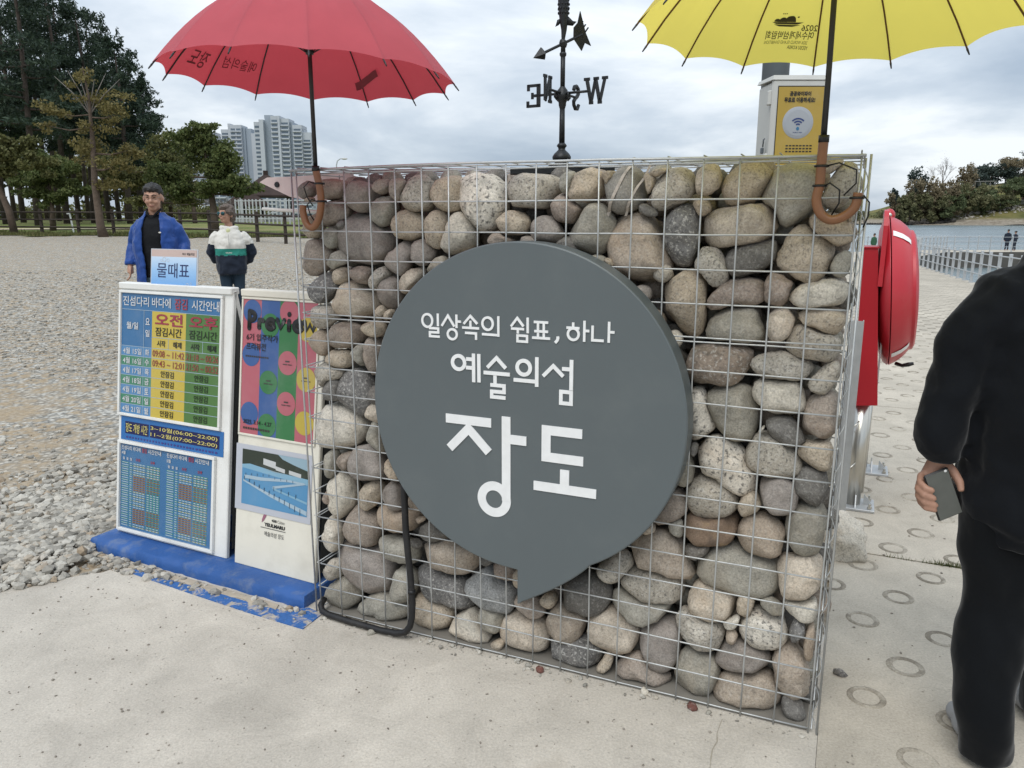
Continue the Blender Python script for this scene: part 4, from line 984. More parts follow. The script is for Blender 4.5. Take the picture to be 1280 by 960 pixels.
L1 = [[(611,1238),(611,1197)],[(578,1189.5),(612,1189.5),(612,1176.5),(580.5,1176),(580.5,1163),(617,1163)],[(625,1199),(648,1233),(671,1199)],[(679,1238),(679,1195)],[(682,1216),(695,1216)],[(705,1210),(728.5,1236),(753,1212)],[(728.5,1221),(728.5,1201)],[(699,1198),(759,1198)],[(709,1181.5),(748,1181.5),(748,1161)],[(826,1240),(826,1176)],[(769,1181),(822,1180.5)],[(869,1211),(890,1238),(911,1213)],[(925,1241),(925.5,1193)],[(869,1204.5),(913,1204.5)],[(892,1202),(892,1190)],[(945,1229),(992,1229)],[(959,1226),(959,1204)],[(978,1226),(978,1204)],[(947,1201),(992,1201)],[(940,1180.5),(999,1180.5)],[(959,1198),(959,1183)],[(978,1198),(978,1183)],[(1072,1234),(1072,1221)],[(1051,1217.5),(1092,1217.5)],[(1107.5,1241),(1107.5,1178)],[(1110,1211),(1123,1211)],[(1133,1228),(1133,1184.5),(1168,1184.5)],[(1183,1242),(1183,1180)],[(1186,1211.5),(1200,1211.5)]]
it = [(p, 7.5, False) for p in L1]+[([(891,1184),(923,1184),(923,1166),(891,1166),(891,1184)], 7.5, True)]
it += [(ringpts(572,1213.5,18.5,1.12), 7.5, True), (ringpts(663,1174,16.5,.98), 7.5, True), (ringpts(789,1215,18,1.08), 7.5, True), (ringpts(1073,1199,17,1.02), 7.5, True)]
it += [([(1023,1189),(1024,1184),(1022,1177),(1015,1169)], 9, False)]
word('l1', it)
L2 = [[(738,1116),(738,1023)],[(757,1116),(757,1024)],[(712,1097),(733,1097)],[(711,1069),(733,1069)],[(787,1075),(819,1108),(851,1077)],[(774,1058),(865,1058)],[(813.5,1053),(813.5,1024)],[(797,1019.5),(845,1019.5),(845,999),(801.5,998.5),(801.5,981),(850,981)],[(956,1120),(956,1027)],[(878,1043),(951,1043)],[(977,1063),(1010,1097),(1043,1067)],[(1069,1120),(1069,1026)],[(1039,1090.5),(1064,1090.5)]]
it = [(p, 11.5, False) for p in L2]+[([(1036,1019),(1069,1019),(1069,983),(1036,983),(1036,1019)], 11.5, True), (ringpts(684,1083,22,1.), 12, True), (ringpts(912,1084,22,1.), 12, True)]
word('l2', it)
it = [([(634,893.5),(799,893.5)], 30, False), ([(646,792),(717,866),(790,794)], 29, False), ([(852,920),(852,636)], 30, False), ([(866,847),(922,847)], 30, False), (ringpts(808,635.5,45,1.02,56), 30, True),
      ([(1107,891.5),(989,891.5),(989,804),(1112,804)], 30, False), ([(1052,769),(1052,718)], 30, False), ([(948,704.5),(1156,704.5)], 30, False)]
word('l3', it)

# black conduit that runs down from the sign and along the foot of the wall
cbl = empty('black_conduit', at(.418, -.03), ANG, 'black flexible conduit looping from the sign down along the foot of the gabion', 'cable')
MB().tube([(0, .01, .70), (0, 0, .593), (.003, -.002, .441), (.012, -.004, .33), (.02, -.006, .255), (.026, -.008, .15), (.023, -.01, .097), (.016, -.014, .06), (-.002, -.018, .034), (-.04, -.02, .022), (-.11, -.018, .017), (-.255, -.012, .017), (-.36, -.004, .018), (-.397, .004, .022), (-.416, .02, .035), (-.42, .05, .05)], .0125, 10).build('conduit', mat('black_rubber', (.012, .012, .013), .5, .2, 40, .1, 300, 0, .4, .25, (.1, .09, .08), 12), cbl, True)
MB().tube([(.0235, -.007, .192), (.0235, -.007, .205)], .0145, 10).build('cable_tie', mat('black_plastic', (.01, .01, .011), .4), cbl, True)
# ------------------------------------------------------------------ blue plinth and painted strip
M_BLUE = mat('blue_floor_paint', (.024, .09, .285), .55, .16, 7, .35, 60, 0, .4, .5, (.20, .23, .27), 13, bdist=.006)
BA = R(-26.5); BU = Vector((math.cos(BA), math.sin(BA), 0)); BN = Vector((-math.sin(BA), math.cos(BA), 0)); B0 = Vector((-2.008, 3.415, 0))
plin = empty('blue_plinth', B0, BA, 'low concrete plinth painted blue under the two notice boards', 'plinth')
pb = MB(); nx, ny = 36, 12; L_, D_, H_ = 1.305, .56, .055
top = []
for j in range(ny+1):
    for i in range(nx+1):
        x, y = L_*i/nx, D_*j/ny; ed = 0 if 0 < i < nx and 0 < j < ny else -.007
        top.append((x+(random.uniform(-.003, .003)), y+random.uniform(-.004, .004), H_+ed+.003*mnoise.noise((x*9, y*9, 0))))
w = nx+1; pb.v = list(top); pb.f = [(j*w+i, j*w+i+1, (j+1)*w+i+1, (j+1)*w+i) for j in range(ny) for i in range(nx)]
loop = [i for i in range(nx+1)]+[j*w+nx for j in range(1, ny+1)]+[ny*w+i for i in range(nx-1, -1, -1)]+[j*w for j in range(ny-1, 0, -1)]
b1 = len(pb.v); pb.v += [(top[k][0]+(top[k][0]-L_/2)*.006+random.uniform(-.003, .003), top[k][1]+(-.012 if top[k][1] < .1 else 0)+random.uniform(-.003, .003), .028) for k in loop]
b2 = len(pb.v); pb.v += [(top[k][0]+(top[k][0]-L_/2)*.006, top[k][1]+(-.012 if top[k][1] < .1 else 0), -.03) for k in loop]
m = len(loop)
pb.f += [(loop[k], b1+k, b1+(k+1) % m, loop[(k+1) % m]) for k in range(m)]+[(b1+k, b2+k, b2+(k+1) % m, b1+(k+1) % m) for k in range(m)]
pb.m = [0]*len(pb.f); soft(pb.build('plinth_block', M_BLUE, plin), 50)
def m_worn_paint():
    s = NT('worn_blue_paint'); c = s.coord(); a = s.noise(c, 16, 7, .7, .6); b = s.noise(c, 90, 3)
    col = s.mix(s.ramp(a, [(.5, 0.), (.58, 1.)]), (.04, .13, .36), (.43, .39, .335)); col = s.mix(1., col, s.ramp(b, [(.3, .8), (.7, 1.1)]), 'MULTIPLY')
    return s.done(col, .7, s.bump(b, .4, .004), 0, .3)
st = [(-1.726, 3.161), (-1.55, 3.062), (-1.3, 2.925), (-1.05, 2.79), (-.799, 2.665), (-.753, 2.78), (-.83, 2.835), (-.9, 2.80), (-1.06, 2.865), (-1.3, 2.985), (-1.56, 3.105), (-1.7, 3.18)]
tag(MB().prism(st, .0, .004, 'z').build('painted_floor_strip', m_worn_paint()), 'worn strip of blue paint on the concrete before the plinth', 'paint mark')

# ------------------------------------------------------------------ notice boards
M_WHITE = mat('white_painted_metal', (.70, .70, .67), .45, .06, 5, .08, 120, 0, .4, .45, (.42, .39, .34), 4)
M_CREAM = mat('cream_painted_metal', (.68, .65, .56), .45, .05, 5, .08, 120, 0, .4, .4, (.45, .42, .34), 4)
M_DARKIN = mat('dark_board_back', (.05, .052, .05), .7)
def flat(name, hexcol, rough=.35): return mat('print_'+name, tuple(.66*(.9*c_+.1*sum(lin(hexcol))/3) for c_ in lin(hexcol)), rough, .05, 4, .0, 10, 0, .4, .12, (.5, .5, .48), 3)
BLK = flat('black', '#1c1d20'); PWH = flat('white', '#e4e7ea'); PRED = flat('red', '#b0314b'); PYEL = flat('yellow', '#e3c840'); PGRN = flat('green', '#5b8a45'); PBLU = flat('blue', '#3d7fb6'); PLB = flat('light_blue', '#5b9ad0')
PTEAL = flat('teal', '#4d9a78'); PLINE = flat('line', '#b4cde0'); PNAVY = flat('navy', '#161c5e'); PSKY = flat('bright_blue', '#1e7ac8'); PBRED = flat('brick', '#a33a30'); PLY = flat('pale_yellow', '#f0e27a')

def rect(mb, x0, x1, z0, z1, y): mb.add([(x0, y, z0), (x1, y, z0), (x1, y, z1), (x0, y, z1)], [(0, 1, 2, 3)]); return mb
def frame(mb, x0, x1, z0, z1, w, y0, y1):
    mb.box(((x0+x1)/2, (y0+y1)/2, z1-w/2), (x1-x0, y1-y0, w), bev=.0015); mb.box(((x0+x1)/2, (y0+y1)/2, z0+w/2), (x1-x0, y1-y0, w), bev=.0015)
    mb.box((x0+w/2, (y0+y1)/2, (z0+z1)/2), (w, y1-y0-.001, z1-z0-2*w-.001), bev=.0015); mb.box((x1-w/2, (y0+y1)/2, (z0+z1)/2), (w, y1-y0-.001, z1-z0-2*w-.001), bev=.0015)
def aboard(name, loc, ang, w, h, lean, metal, label):
    t = empty(name, loc, R(ang), label, 'notice board')
    f = bpy.data.objects.new('front_panel', MB().box((w/2, .011, h/2), (w, .022, h), bev=.004).mesh('front_panel')); f.data.materials.append(metal); link(f, t); f.rotation_euler = (-R(lean), 0, 0)
    dpt = .30; yt = h*math.sin(R(lean)); zt = h*math.cos(R(lean))
    bk = MB(); Rb = Matrix.Rotation(R(11), 3, 'X'); bk.box((w/2, yt+.03+dpt*.5*.62, zt/2), (w, .018, zt*1.01), rot=Rb); bk.build('rear_panel', metal, t)
    top = MB(); top.box((w/2, yt+.012, zt-.004), (w-.004, .05, .03), bev=.004); top.build('ridge', metal, t)
    for x in (.012, w-.012):                                          # dark gap between the panels is open; straps tie the two at the sides
        MB().box((x, .17, .07), (.012, .25, .018)).build('side_strap', M_DARKIN, t)
    sd = MB(); yb0, yb1 = .024, yt+.03+dpt*.5*.62*2-.03
    for x in (.006, w-.006): sd.add([(x-.003, yb0+.02, .03), (x-.003, yb1-.04, .03), (x-.003, yt+.03, zt-.03), (x-.003, yt+.02, zt-.03), (x+.003, yb0+.02, .03), (x+.003, yb1-.04, .03), (x+.003, yt+.03, zt-.03), (x+.003, yt+.02, zt-.03)], [(0, 1, 2, 3), (4, 7, 6, 5), (0, 4, 5, 1), (1, 5, 6, 2), (2, 6, 7, 3), (3, 7, 4, 0)])
    sd.build('side_panel', M_DARKIN, t)
    return t, f
# --- tide timetable board
tA, fA = aboard('tide_timetable_board', (-1.92, 3.488, .054), -26.28, .722, 1.19, 7.9, M_WHITE, 'white A-frame board with blue, yellow and green tide timetable')
fb = MB(); frame(fb, .006, .672, .572, 1.165, .013, -.014, 0.); fb.build('poster_frame', M_WHITE, fA)
g = MB(); y = -.004
rect(g, .019, .659, .585, 1.152, y); g.m = [0]
cells = []
def cell(x0, x1, z0, z1, mi, dy=.0008): g.cur = mi; rect(g, x0, x1, z0, z1, y-dy)
mats = [PBLU, PYEL, PGRN, PLB, PTEAL, PLINE]
cell(.225, .444, .585, 1.076, 1); cell(.444, .659, .585, 1.076, 2)
r0 = .905; rh = (r0-.585)/7
for i in range(7): cell(.019, .225, r0-rh*(i+1), r0-rh*i, 3 if i % 2 == 0 else 4)
for i in range(7):
    z = r0-rh*i; cell(.019, .659, z-.0012, z+.0012, 5, .0016)
for x, za, zb in ((.172, .585, 1.076), (.335, .905, .955), (.552, .905, .955)): cell(x-.0012, x+.0012, za, zb, 5, .0018)
cell(.019, .659, 1.0752, 1.0775, 5, .0016); cell(.225, .659, .954, .9562, 5, .0016)
g.build('timetable_print', mats, fA)
yT = y-.003
def ta(body, x0, x1, z0, z1, m, bold=.02, fit='both'): return letters(body, (x0, x1, z0, z1), m, fA, yT, bold)
ta('진섬다리', .03, .205, 1.093, 1.138, PWH, .012); ta('바다에', .225, .348, 1.093, 1.138, PWH, .012); ta('잠김', .372, .452, 1.091, 1.14, PRED, .02); ta('시간안내', .48, .648, 1.093, 1.138, PWH, .012)
ta('월/일', .055, .135, .985, 1.018, PWH, .02); ta('요', .184, .212, 1.01, 1.042, PWH, .02); ta('일', .184, .212, .955, .988, PWH, .02)
ta('오전', .247, .425, 1.012, 1.068, PRED, .025); ta('오후', .466, .64, 1.012, 1.068, PRED, .025)
ta('잠김시간', .25, .42, .963, 1.004, BLK, .012); ta('잠김시간', .466, .638, .963, 1.004, flat('dark_green', '#26381f'), .012)
for x, b in ((.262, '시작'), (.366, '해제'), (.478, '시작'), (.58, '해제')): ta(b, x, x+.055, .915, .944, BLK, .02)
for i, (d, wd) in enumerate(zip(('15', '16', '17', '18', '19', '20', '21'), '화수목금토일월')):
    z0, z1 = r0-rh*(i+1)+.008, r0-rh*i-.008
    ta('4월 %s일' % d, .034, .16, z0, z1, PWH, .015); ta(wd, .184, .212, z0, z1, PWH, .02)
    if i < 2:
        ta(('09:08 ~ 11:42', '09:43 ~ 12:01')[i], .234, .438, z0, z1, PBRED, .008); ta(('21:18 ~ 00:26', '21:50 ~ 00:52')[i], .452, .65, z0, z1, PBRED, .008)
    else: ta('안잠김', .29, .375, z0, z1, BLK, .015); ta('안잠김', .505, .59, z0, z1, flat('dark_green', '#26381f'), .015)
# opening hours strip
g = MB(); y = -.002; rect(g, .022, .69, .455, .568, y); g.cur = 1; rect(g, .052, .213, .487, .545, y-.0008); rect(g, .222, .665, .487, .546, y-.0008); g.build('opening_hours_print', [PSKY, PNAVY], fA)
yT = -.0045; ta('장도 개방 시간', .058, .207, .494, .538, PLY, .012); ta('3~10월(06:00~22:00)', .228, .655, .519, .543, PLY, .008); ta('11~2월(07:00~22:00)', .228, .655, .490, .514, PLY, .008)
g = MB()
for i in range(30): rect(g, .06+i*.02, .06+i*.02+random.uniform(.007, .015), .466, .474, -.0035)
tag(g.build('small_print', flat('purple', '#4b3f96'), fA), kind='stuff')
# lower two-month table
fb = MB(); frame(fb, .014, .650, .014, .452, .014, -.016, 0.); fb.build('poster_frame', M_WHITE, fA)
g = MB(); y = -.004; rect(g, .028, .636, .028, .438, y); cols = [PBLU, flat('tab_cyan', '#6ba8c4'), flat('tab_olive', '#9aa467'), flat('tab_tan', '#a98f63'), flat('tab_teal', '#4fa58c'), flat('tab_white', '#c9dbe6'), flat('tab_brown', '#8a5038')]
for T in (0, 1):
    X0 = .034+T*.306; zt = .35; rr_ = .315/30
    for i in range(30):
        z1 = zt-rr_*i; z0 = z1-rr_*.62
        for (a, b, kind) in ((.0, .05, 'd'), (.055, .075, 'w'), (.08, .165, 'am'), (.172, .262, 'pm')):
            low = (i % 15) in ((6, 7, 8, 9, 10, 11, 12) if T == 0 else (5, 6, 7, 8, 9, 10, 11))
            mi = {'d': 1 if i % 2 else 4, 'w': 4 if i % 2 else 1, 'am': 3 if low else (2 if i % 2 else 1), 'pm': (4 if 12 < i < 20 and T == 0 else 2 if i % 2 else 4)}[kind]
            g.cur = mi; rect(g, X0+a, X0+b, z0, z1, y-.0008)
            if kind in ('am', 'pm'):
                g.cur = 6 if low else 5
                for q in range(4): rect(g, X0+a+.006+q*(b-a)*.24, X0+a+.006+q*(b-a)*.24+(b-a)*.15, z0+.0015, z1-.0015, y-.0016)
            else: g.cur = 5; rect(g, X0+a+.004, X0+b-.004, z0+.0018, z1-.0018, y-.0016)
g.cur = 0; tag(g.build('timetable_print', cols, fA), kind='stuff')
yT = y-.003
for X0 in (.036, .342): ta('진섬다리 바다에', X0, X0+.13, .408, .43, PWH, .02); ta('잠김', X0+.138, X0+.172, .408, .43, PRED, .03); ta('시간안내', X0+.18, X0+.268, .408, .43, PWH, .02)
ta('4월', .036, .062, .385, .402, PWH, .02); ta('5월', .342, .368, .385, .402, PWH, .02)
for X0 in (.034, .34):
    for x in (.01, .035, .06): ta('월', X0+x, X0+x+.014, .36, .374, PWH, .01)
    for x in (.1, .2): ta('오전' if x == .1 else '오후', X0+x, X0+x+.03, .362, .376, PRED, .03)
# --- card standing on the ridge of the timetable board
card = empty('tide_card', tuple(Vector((-1.92, 3.488, 1.222))+BU*.2+BN*.165), R(-26.28), 'small blue laminated tide card standing on top of the timetable board', 'card')
cf = MB().box((.15, .0025, .088), (.30, .005, .186), bev=.001).build('card_sheet', flat('card_white', '#dfe3e8'), card, rot=(-R(7.9), 0, 0))
def m_cardgrad():
    s = NT('card_print'); c = s.coord(); sx = s.n('ShaderNodeSeparateXYZ'); s.l(c, sx.inputs[0]); mr = s.n('ShaderNodeMapRange'); s.l(sx.outputs[2], mr.inputs[0]); mr.inputs[1].default_value = 0; mr.inputs[2].default_value = .15
    return s.done(s.ramp(mr.outputs[0], [(0, lin('#5c95cf')), (.55, lin('#8fb6dc')), (1, lin('#bdd0e2'))]), .3)
g = MB(); rect(g, .006, .294, .0, .146, -.0012); g.cur = 1; rect(g, .006, .294, .146, .178, -.0012)
g.build('card_print', [m_cardgrad(), flat('card_pink', '#e3c8bd')], cf)
letters('물때표', (.045, .25, .052, .118), flat('deep_blue', '#1b2b6b'), cf, -.0024, .0); letters('여수 예술의섬', (.205, .28, .154, .166), BLK, cf, -.0024, .01)
for cx, cz, r in ((.09, .133, .012), (.115, .13, .008), (.07, .128, .006), (.24, .022, .009), (.262, .03, .005), (.222, .014, .005)):
    V, F = [], []; k = 20
    for a in range(k): V += [(cx+r*math.cos(2*math.pi*a/k), -.002, cz+r*math.sin(2*math.pi*a/k)), (cx+r*.8*math.cos(2*math.pi*a/k), -.002, cz+r*.8*math.sin(2*math.pi*a/k))]
    MB().add(V, [(2*a, 2*((a+1) % k), 2*((a+1) % k)+1, 2*a+1) for a in range(k)]).build('water_drop', PWH, cf)
# --- exhibition board
tB, fB = aboard('exhibition_board', (-1.225, 3.134, .054), -26.88, .455, 1.19, 7.9, M_CREAM, 'cream A-frame board with striped Preview exhibition poster and bridge photo')
fb = MB(); frame(fb, .006, .432, .575, 1.168, .009, -.008, 0.); fb.build('poster_frame', M_CREAM, fB)
PINK, PB2, PG2, PY2 = flat('pink', '#d06a78'), flat('cobalt', '#3d69ad'), flat('poster_green', '#3d8a50'), flat('poster_yellow', '#d9bf3e')
g = MB(); y = -.003; x0, x1, z0, z1 = .015, .423, .584, 1.159; cw = (x1-x0)/4
for i, mi in enumerate((0, 1, 2, 0)): g.cur = mi; rect(g, x0+cw*i, x0+cw*(i+1), z0, z1, y)
def disc(cx, cz, r, mi, dy, k=32):
    g.cur = mi; P = [(cx+r*math.cos(2*math.pi*a/k), cz+r*math.sin(2*math.pi*a/k)) for a in range(k)]
    P = [(min(max(px_, x0), x1), pz_) for px_, pz_ in P]; g.add([(a, y-dy, b) for a, b in P], [tuple(range(k))])
r_ = cw*.49
for cx, cz, mi in ((.5, 1.108, 1), (.5, .925, 1), (.5, .672, 1), (1.5, 1.055, 2), (1.5, .815, 2), (1.5, .632, 2), (2.5, 1.115, 0), (2.5, .905, 0), (2.5, .735, 0), (3.5, 1.05, 3), (3.5, .845, 3), (3.5, .665, 3)):
    disc(x0+cw*cx, cz, r_, mi, .0008+.0001*cx)
g.build('poster_print', [PINK, PB2, PG2, PY2], fB)
yT = y-.003
def tb(body, xa, xb, za, zb, m=BLK, bold=.01): return letters(body, (xa, xb, za, zb), m, fB, yT, bold)

def fat(polys, w, m):
    g_ = MB()
    for P in polys:
        b0 = len(g_.v); g_.tube([(a, 0, b) for a, b in P], w/2, 8)
        for a, b in (P[0], P[-1]): g_.ell((a, 0, b), (w/2, w/2, w/2), 10, 6)
    g_.v = [(v[0], yT+v[1]*.04, v[2]) for v in g_.v]; return g_.build('lettering', m, fB, True)
def arc(cx, cz, rx, rz, a0, a1, n=12): return [(cx+rx*math.cos(R(a)), cz+rz*math.sin(R(a))) for a in np.linspace(a0, a1, n)]
zl_ = 1.043
fat([[(.052, zl_-.006), (.052, 1.108)], arc(.058, 1.088, .026, .018, 95, -95), [(.108, zl_), (.108, 1.074)], arc(.122, 1.058, .014, .016, 150, 60, 6),
     arc(.172, 1.06, .022, .02, 330, 20, 16)+[(.155, 1.058)], [(.208, 1.08), (.226, zl_+.003), (.246, 1.08)], [(.272, zl_), (.272, 1.078)], [(.272, 1.106), (.2725, 1.107)],
     arc(.322, 1.06, .023, .02, 330, 20, 16)+[(.304, 1.058)], [(.354, 1.08), (.367, zl_+.003), (.383, 1.072), (.399, zl_+.003), (.412, 1.08)]], .0215, BLK)
tb('6기 입주작가', .038, .215, .985, 1.015, BLK, .012); tb('프리뷰전', .038, .148, .945, .977, BLK, .012); tb('2025. 3.14 - 4.27', .034, .195, .628, .646, BLK, .015)
for cx, cz in ((2.5, .905), (1.5, .815), (2.5, .735), (3.5, .845)):
    g2 = MB(); c0 = x0+cw*cx; rect(g2, c0-.011, c0+.012, cz+.004, cz+.0095, yT); rect(g2, c0-.024, c0+.0, cz-.008, cz-.0045, yT); rect(g2, c0+.004, c0+.025, cz-.008, cz-.0045, yT); g2.build('small_print', flat('soft_black', '#4a4440'), fB)
g2 = MB()
for q in range(11): rect(g2, .036+q*.012, .045+q*.012, .915, .921, yT); rect(g2, .034+q*.014, .044+q*.014, .604, .613, yT)
tag(g2.build('small_print', flat('soft_black', '#4a4440'), fB), kind='stuff')
# photo print of the causeway
ph = MB(); ph.box((.21, -.002, .392), (.424, .003, .288)); pf = ph.build('photo_sheet', flat('photo_paper', '#d4d8e2'), fB)
g = MB(); y = -.0045; X0, X1, Z0, Z1 = .036, .404, .276, .516; W_, H2 = X1-X0, Z1-Z0
def pp(P, mi, dy): g.cur = mi; g.add([(X0+a*W_, y-dy, Z0+b*H2) for a, b in P], [tuple(range(len(P)))])
pp([(0, 0), (1, 0), (1, .72), (0, .72)], 0, 0); pp([(0, .66), (1, .55), (1, .74), (0, .78)], 1, .0003); pp([(0, .72), (.12, .75), (.5, .69), (1, .66), (1, 1), (0, 1)], 2, .0006)
pp([(.62, .93), (.8, .86), (1, .8), (1, 1), (.55, 1)], 3, .0009); pp([(.33, .78), (.52, .74), (.52, .86), (.33, .89)], 4, .0012); pp([(.52, .72), (.66, .69), (.66, .76), (.52, .79)], 4, .0013); pp([(.72, .69), (.9, .66), (.9, .73), (.72, .76)], 4, .0012)
pp([(.04, .74), (.5, .68), (.7, .665), (.35, .70)], 5, .0011); pp([(.04, .47), (.3, .48), (.72, .55), (.95, .55), (.95, .585), (.7, .59), (.3, .54), (.04, .535)], 6, .0012)
pp([(.04, .47), (.04, .44), (.5, .26), (1, .1), (1, .02), (.45, .22), (.02, .42)], 6, .0014); pp([(.47, .4), (.5, .36), (1, .22), (1, .26)], 1, .0014); pp([(.48, .42), (.95, .585), (.97, .56), (.5, .38)], 6, .0015)
for i in range(12): a = .04+i*.078; b = .5-i*.036; pp([(a, b-.05-.004*i), (a+.009, b-.05-.004*i), (a+.009, b+.012), (a, b+.012)], 7, .002)
for i in range(9): a = .06+i*.09; b = .56+(.012*i if i < 5 else .02); pp([(a, b-.03), (a+.006, b-.03), (a+.006, b+.012), (a, b+.012)], 7, .002)
for i in range(4): a = .5+i*.11; b = .42-.02*i; pp([(a, b-.08), (a+.008, b-.08), (a+.008, b), (a, b)], 7, .002)
g.build('photo_print', [flat('sea_print', '#57a3d6'), flat('sea_light', '#8ec5e2'), flat('hill_print', '#3a4437'), flat('sky_print', '#a5c6d6'), flat('house_print', '#dfe2e0'), flat('sand_print', '#cbb997'), flat('path_print', '#b7d3e4'), flat('post_print', '#2a4b66')], pf)
yT = -.0022
tb('GS', .212, .24, .222, .233, BLK, .05); tb('Caltex', .244, .284, .221, .234, flat('mid_grey', '#70706c'), 0.); tb('YEULMARU', .17, .286, .197, .213, BLK, .05); tb('예술의섬 장도', .172, .283, .155, .176, BLK, .0)
g = MB(); rect(g, .15, .29, .1885, .191, -.002); g.build('logo_rule', BLK, fB)
g = MB(); P = [(.155, .21), (.157, .225), (.164, .243), (.176, .258), (.184, .262), (.183, .25), (.176, .234), (.165, .218)]; g.add([(a, -.002, b) for a, b in P], [tuple(range(8))]); g.build('logo_feather', flat('plum', '#b06a86'), fB)

# ------------------------------------------------------------------ umbrellas
M_BLK = mat('black_enamel', (.014, .015, .016), .38, .2, 12, .05, 90, 0, .5, .15, (.12, .11, .1), 10)
M_WOOD = mat('orange_brown_handle', (.215, .095, .042), .38, .18, 14, .1, 60, 0, .45)
M_TIE = mat('black_plastic', (.01, .01, .011), .4)
NR = 14
def umbrella(name, uc, zc, rad, dome, tilt, tdir, phase, cloth, handle, ties, label, prints, ribcol, flap=None):
    base = at(uc, -.03, 0)+Vector((.008, 0, 0)); t = empty(name, base, 0., label, 'umbrella', 'umbrellas fixed to the gabion wall')
    def rim(th): return zc+tilt*math.cos(th-tdir)
    def S(th, rho):
        """canopy point: th round the shaft, rho 0 at the crown to 1 at the hem; sags and scallops between ribs"""
        q = ((th-phase)/(2*math.pi/NR)) % 1.; mid = 1-(2*q-1)**2; fold = 1-abs(2*q-1)
        r = rad*rho*(1-.045*mid*rho**3); z = zc+tilt*math.cos(th-tdir)*rho+dome*(1-rho**2.15)-.012*mid*math.sin(math.pi*min(1, rho))*0.9+.012*mid*rho**4-.0035*max(0, fold-.86)/.14*math.sin(math.pi*min(1, rho))+.0016*math.sin(q*19+th*3)*rho*(1-rho)*2
        return Vector((r*math.cos(th), r*math.sin(th), z))
    for p in range(NR):
        V = []; nu, nv = 12, 14; 
        for j in range(nv+1):
            for i in range(nu+1): V.append(S(phase+(p+i/nu)*2*math.pi/NR, .02+.98*j/nv))
        V = [tuple(v) for v in V]; w = nu+1
        me = np_mesh('canopy_panel', V, np.array([(j*w+i, j*w+i+1, (j+1)*w+i+1, (j+1)*w+i) for j in range(nv) for i in range(nu)]), True)
        ob('canopy_panel', me, cloth, t)
    for p in range(NR):
        th = phase+p*2*math.pi/NR; pts = [S(th, r_)-Vector((0, 0, .005)) for r_ in np.linspace(.06, 1.0, 10)]; d = (pts[-1]-pts[-2]).normalized()
        rb = MB().tube(pts+[pts[-1]+d*.006], .0026, 6).build('rib', ribcol, t, True); MB().tube([pts[-1]+d*.002, pts[-1]+d*.02], [.0032, .0018], 6).build('rib_tip', M_BLK, rb, True)
        a = S(th, .5)-Vector((0, 0, .007)); MB().tube([Vector((.012*math.cos(th), .012*math.sin(th), zc+dome*.28)), a], .0016, 5).build('stretcher', M_BLK, rb, True)
    x0 = handle[0][0]-uc
    MB().tube([UD*x0+Vector((0, 0, handle[0][1]-.02)), Vector((0, 0, zc+dome*.3)), Vector((0, 0, zc+dome+.045))], .0072, 10).build('shaft', M_BLK, t, True)
    MB().tube([Vector((0, 0, zc+dome*.26)), Vector((0, 0, zc+dome*.36))], .013, 10).build('runner', M_BLK, t, True)
    # curved wooden handle
    P = [Vector((h[0]-uc, h[1], 0)) for h in handle]; Q = []
    for i in range(len(P)-1):
        a, b, c, d = P[max(i-1, 0)], P[i], P[i+1], P[min(i+2, len(P)-1)]
        for s_ in np.linspace(0, 1, 6)[:-1 if i < len(P)-2 else 6]:
            Q.append(.5*((2*b)+(c-a)*s_+(2*a-5*b+4*c-d)*s_**2+(3*b-a-3*c+d)*s_**3))
    pts = [UD*q.x+Vector((0, 0, q.y)) for q in Q]; MB().tube(pts, .0125, 12).build('handle', M_WOOD, t, True)
    MB().tube([pts[0]+Vector((0, 0, -.004)), pts[0]+Vector((0, 0, .014))], .0135, 12).build('collar', M_TIE, t, True)
    for (u_, z_, hx, sgn) in ties:                                     # black cable ties round handle and wire
        c = UD*(u_-uc)+Vector((0, 0, z_)); lp = [c+UD*(.016*math.cos(a))+ND*(.016*math.sin(a)+.004) for a in np.linspace(0, 2*math.pi, 15)[:-1]]
        MB().tube(lp, .0035, 6, closed=True).build('cable_tie', M_TIE, t, True)
        tail = [c+UD*sgn*.014-ND*.006, c+UD*sgn*hx*.5-ND*.018+Vector((0, 0, .006)), c+UD*sgn*hx-ND*.012+Vector((0, 0, -.012)), c+UD*sgn*hx*1.02+ND*.004+Vector((0, 0, -.045)), c+UD*sgn*hx*.7+ND*.012+Vector((0, 0, -.075))]
        MB().tube(tail, .0022, 6).build('cable_tie', M_TIE, t, True)
    # writing printed on the outside, showing through mirrored on the inside
    for body, th0, rho0, wd, ht, bold, m, inside in prints:
        me, co = (body if not isinstance(body, str) else text_mesh(body, bold)); a0, a1, b0, b1 = co[:, 0].min(), co[:, 0].max(), co[:, 1].min(), co[:, 1].max()
        X = ((co[:, 0]-a0)/(a1-a0)-.5)*wd; Z = ((co[:, 1]-b0)/(b1-b0)-.5)*ht; out = []
        for x_, z_ in zip(X, Z):
            rho = rho0-z_/(rad*1.12); th = th0+x_/(rad*rho); p0 = S(th, rho); nrm = (S(th+.01, rho)-p0).cross(S(th, rho+.01)-p0).normalized()
            if nrm.z > 0: nrm = -nrm
            out.append(p0+nrm*(.004 if inside else -.004))
        me.vertices.foreach_set('co', np.array([tuple(v) for v in out], dtype=np.float32).ravel()); me.update()
        ob('printed_lettering', me, m, t)
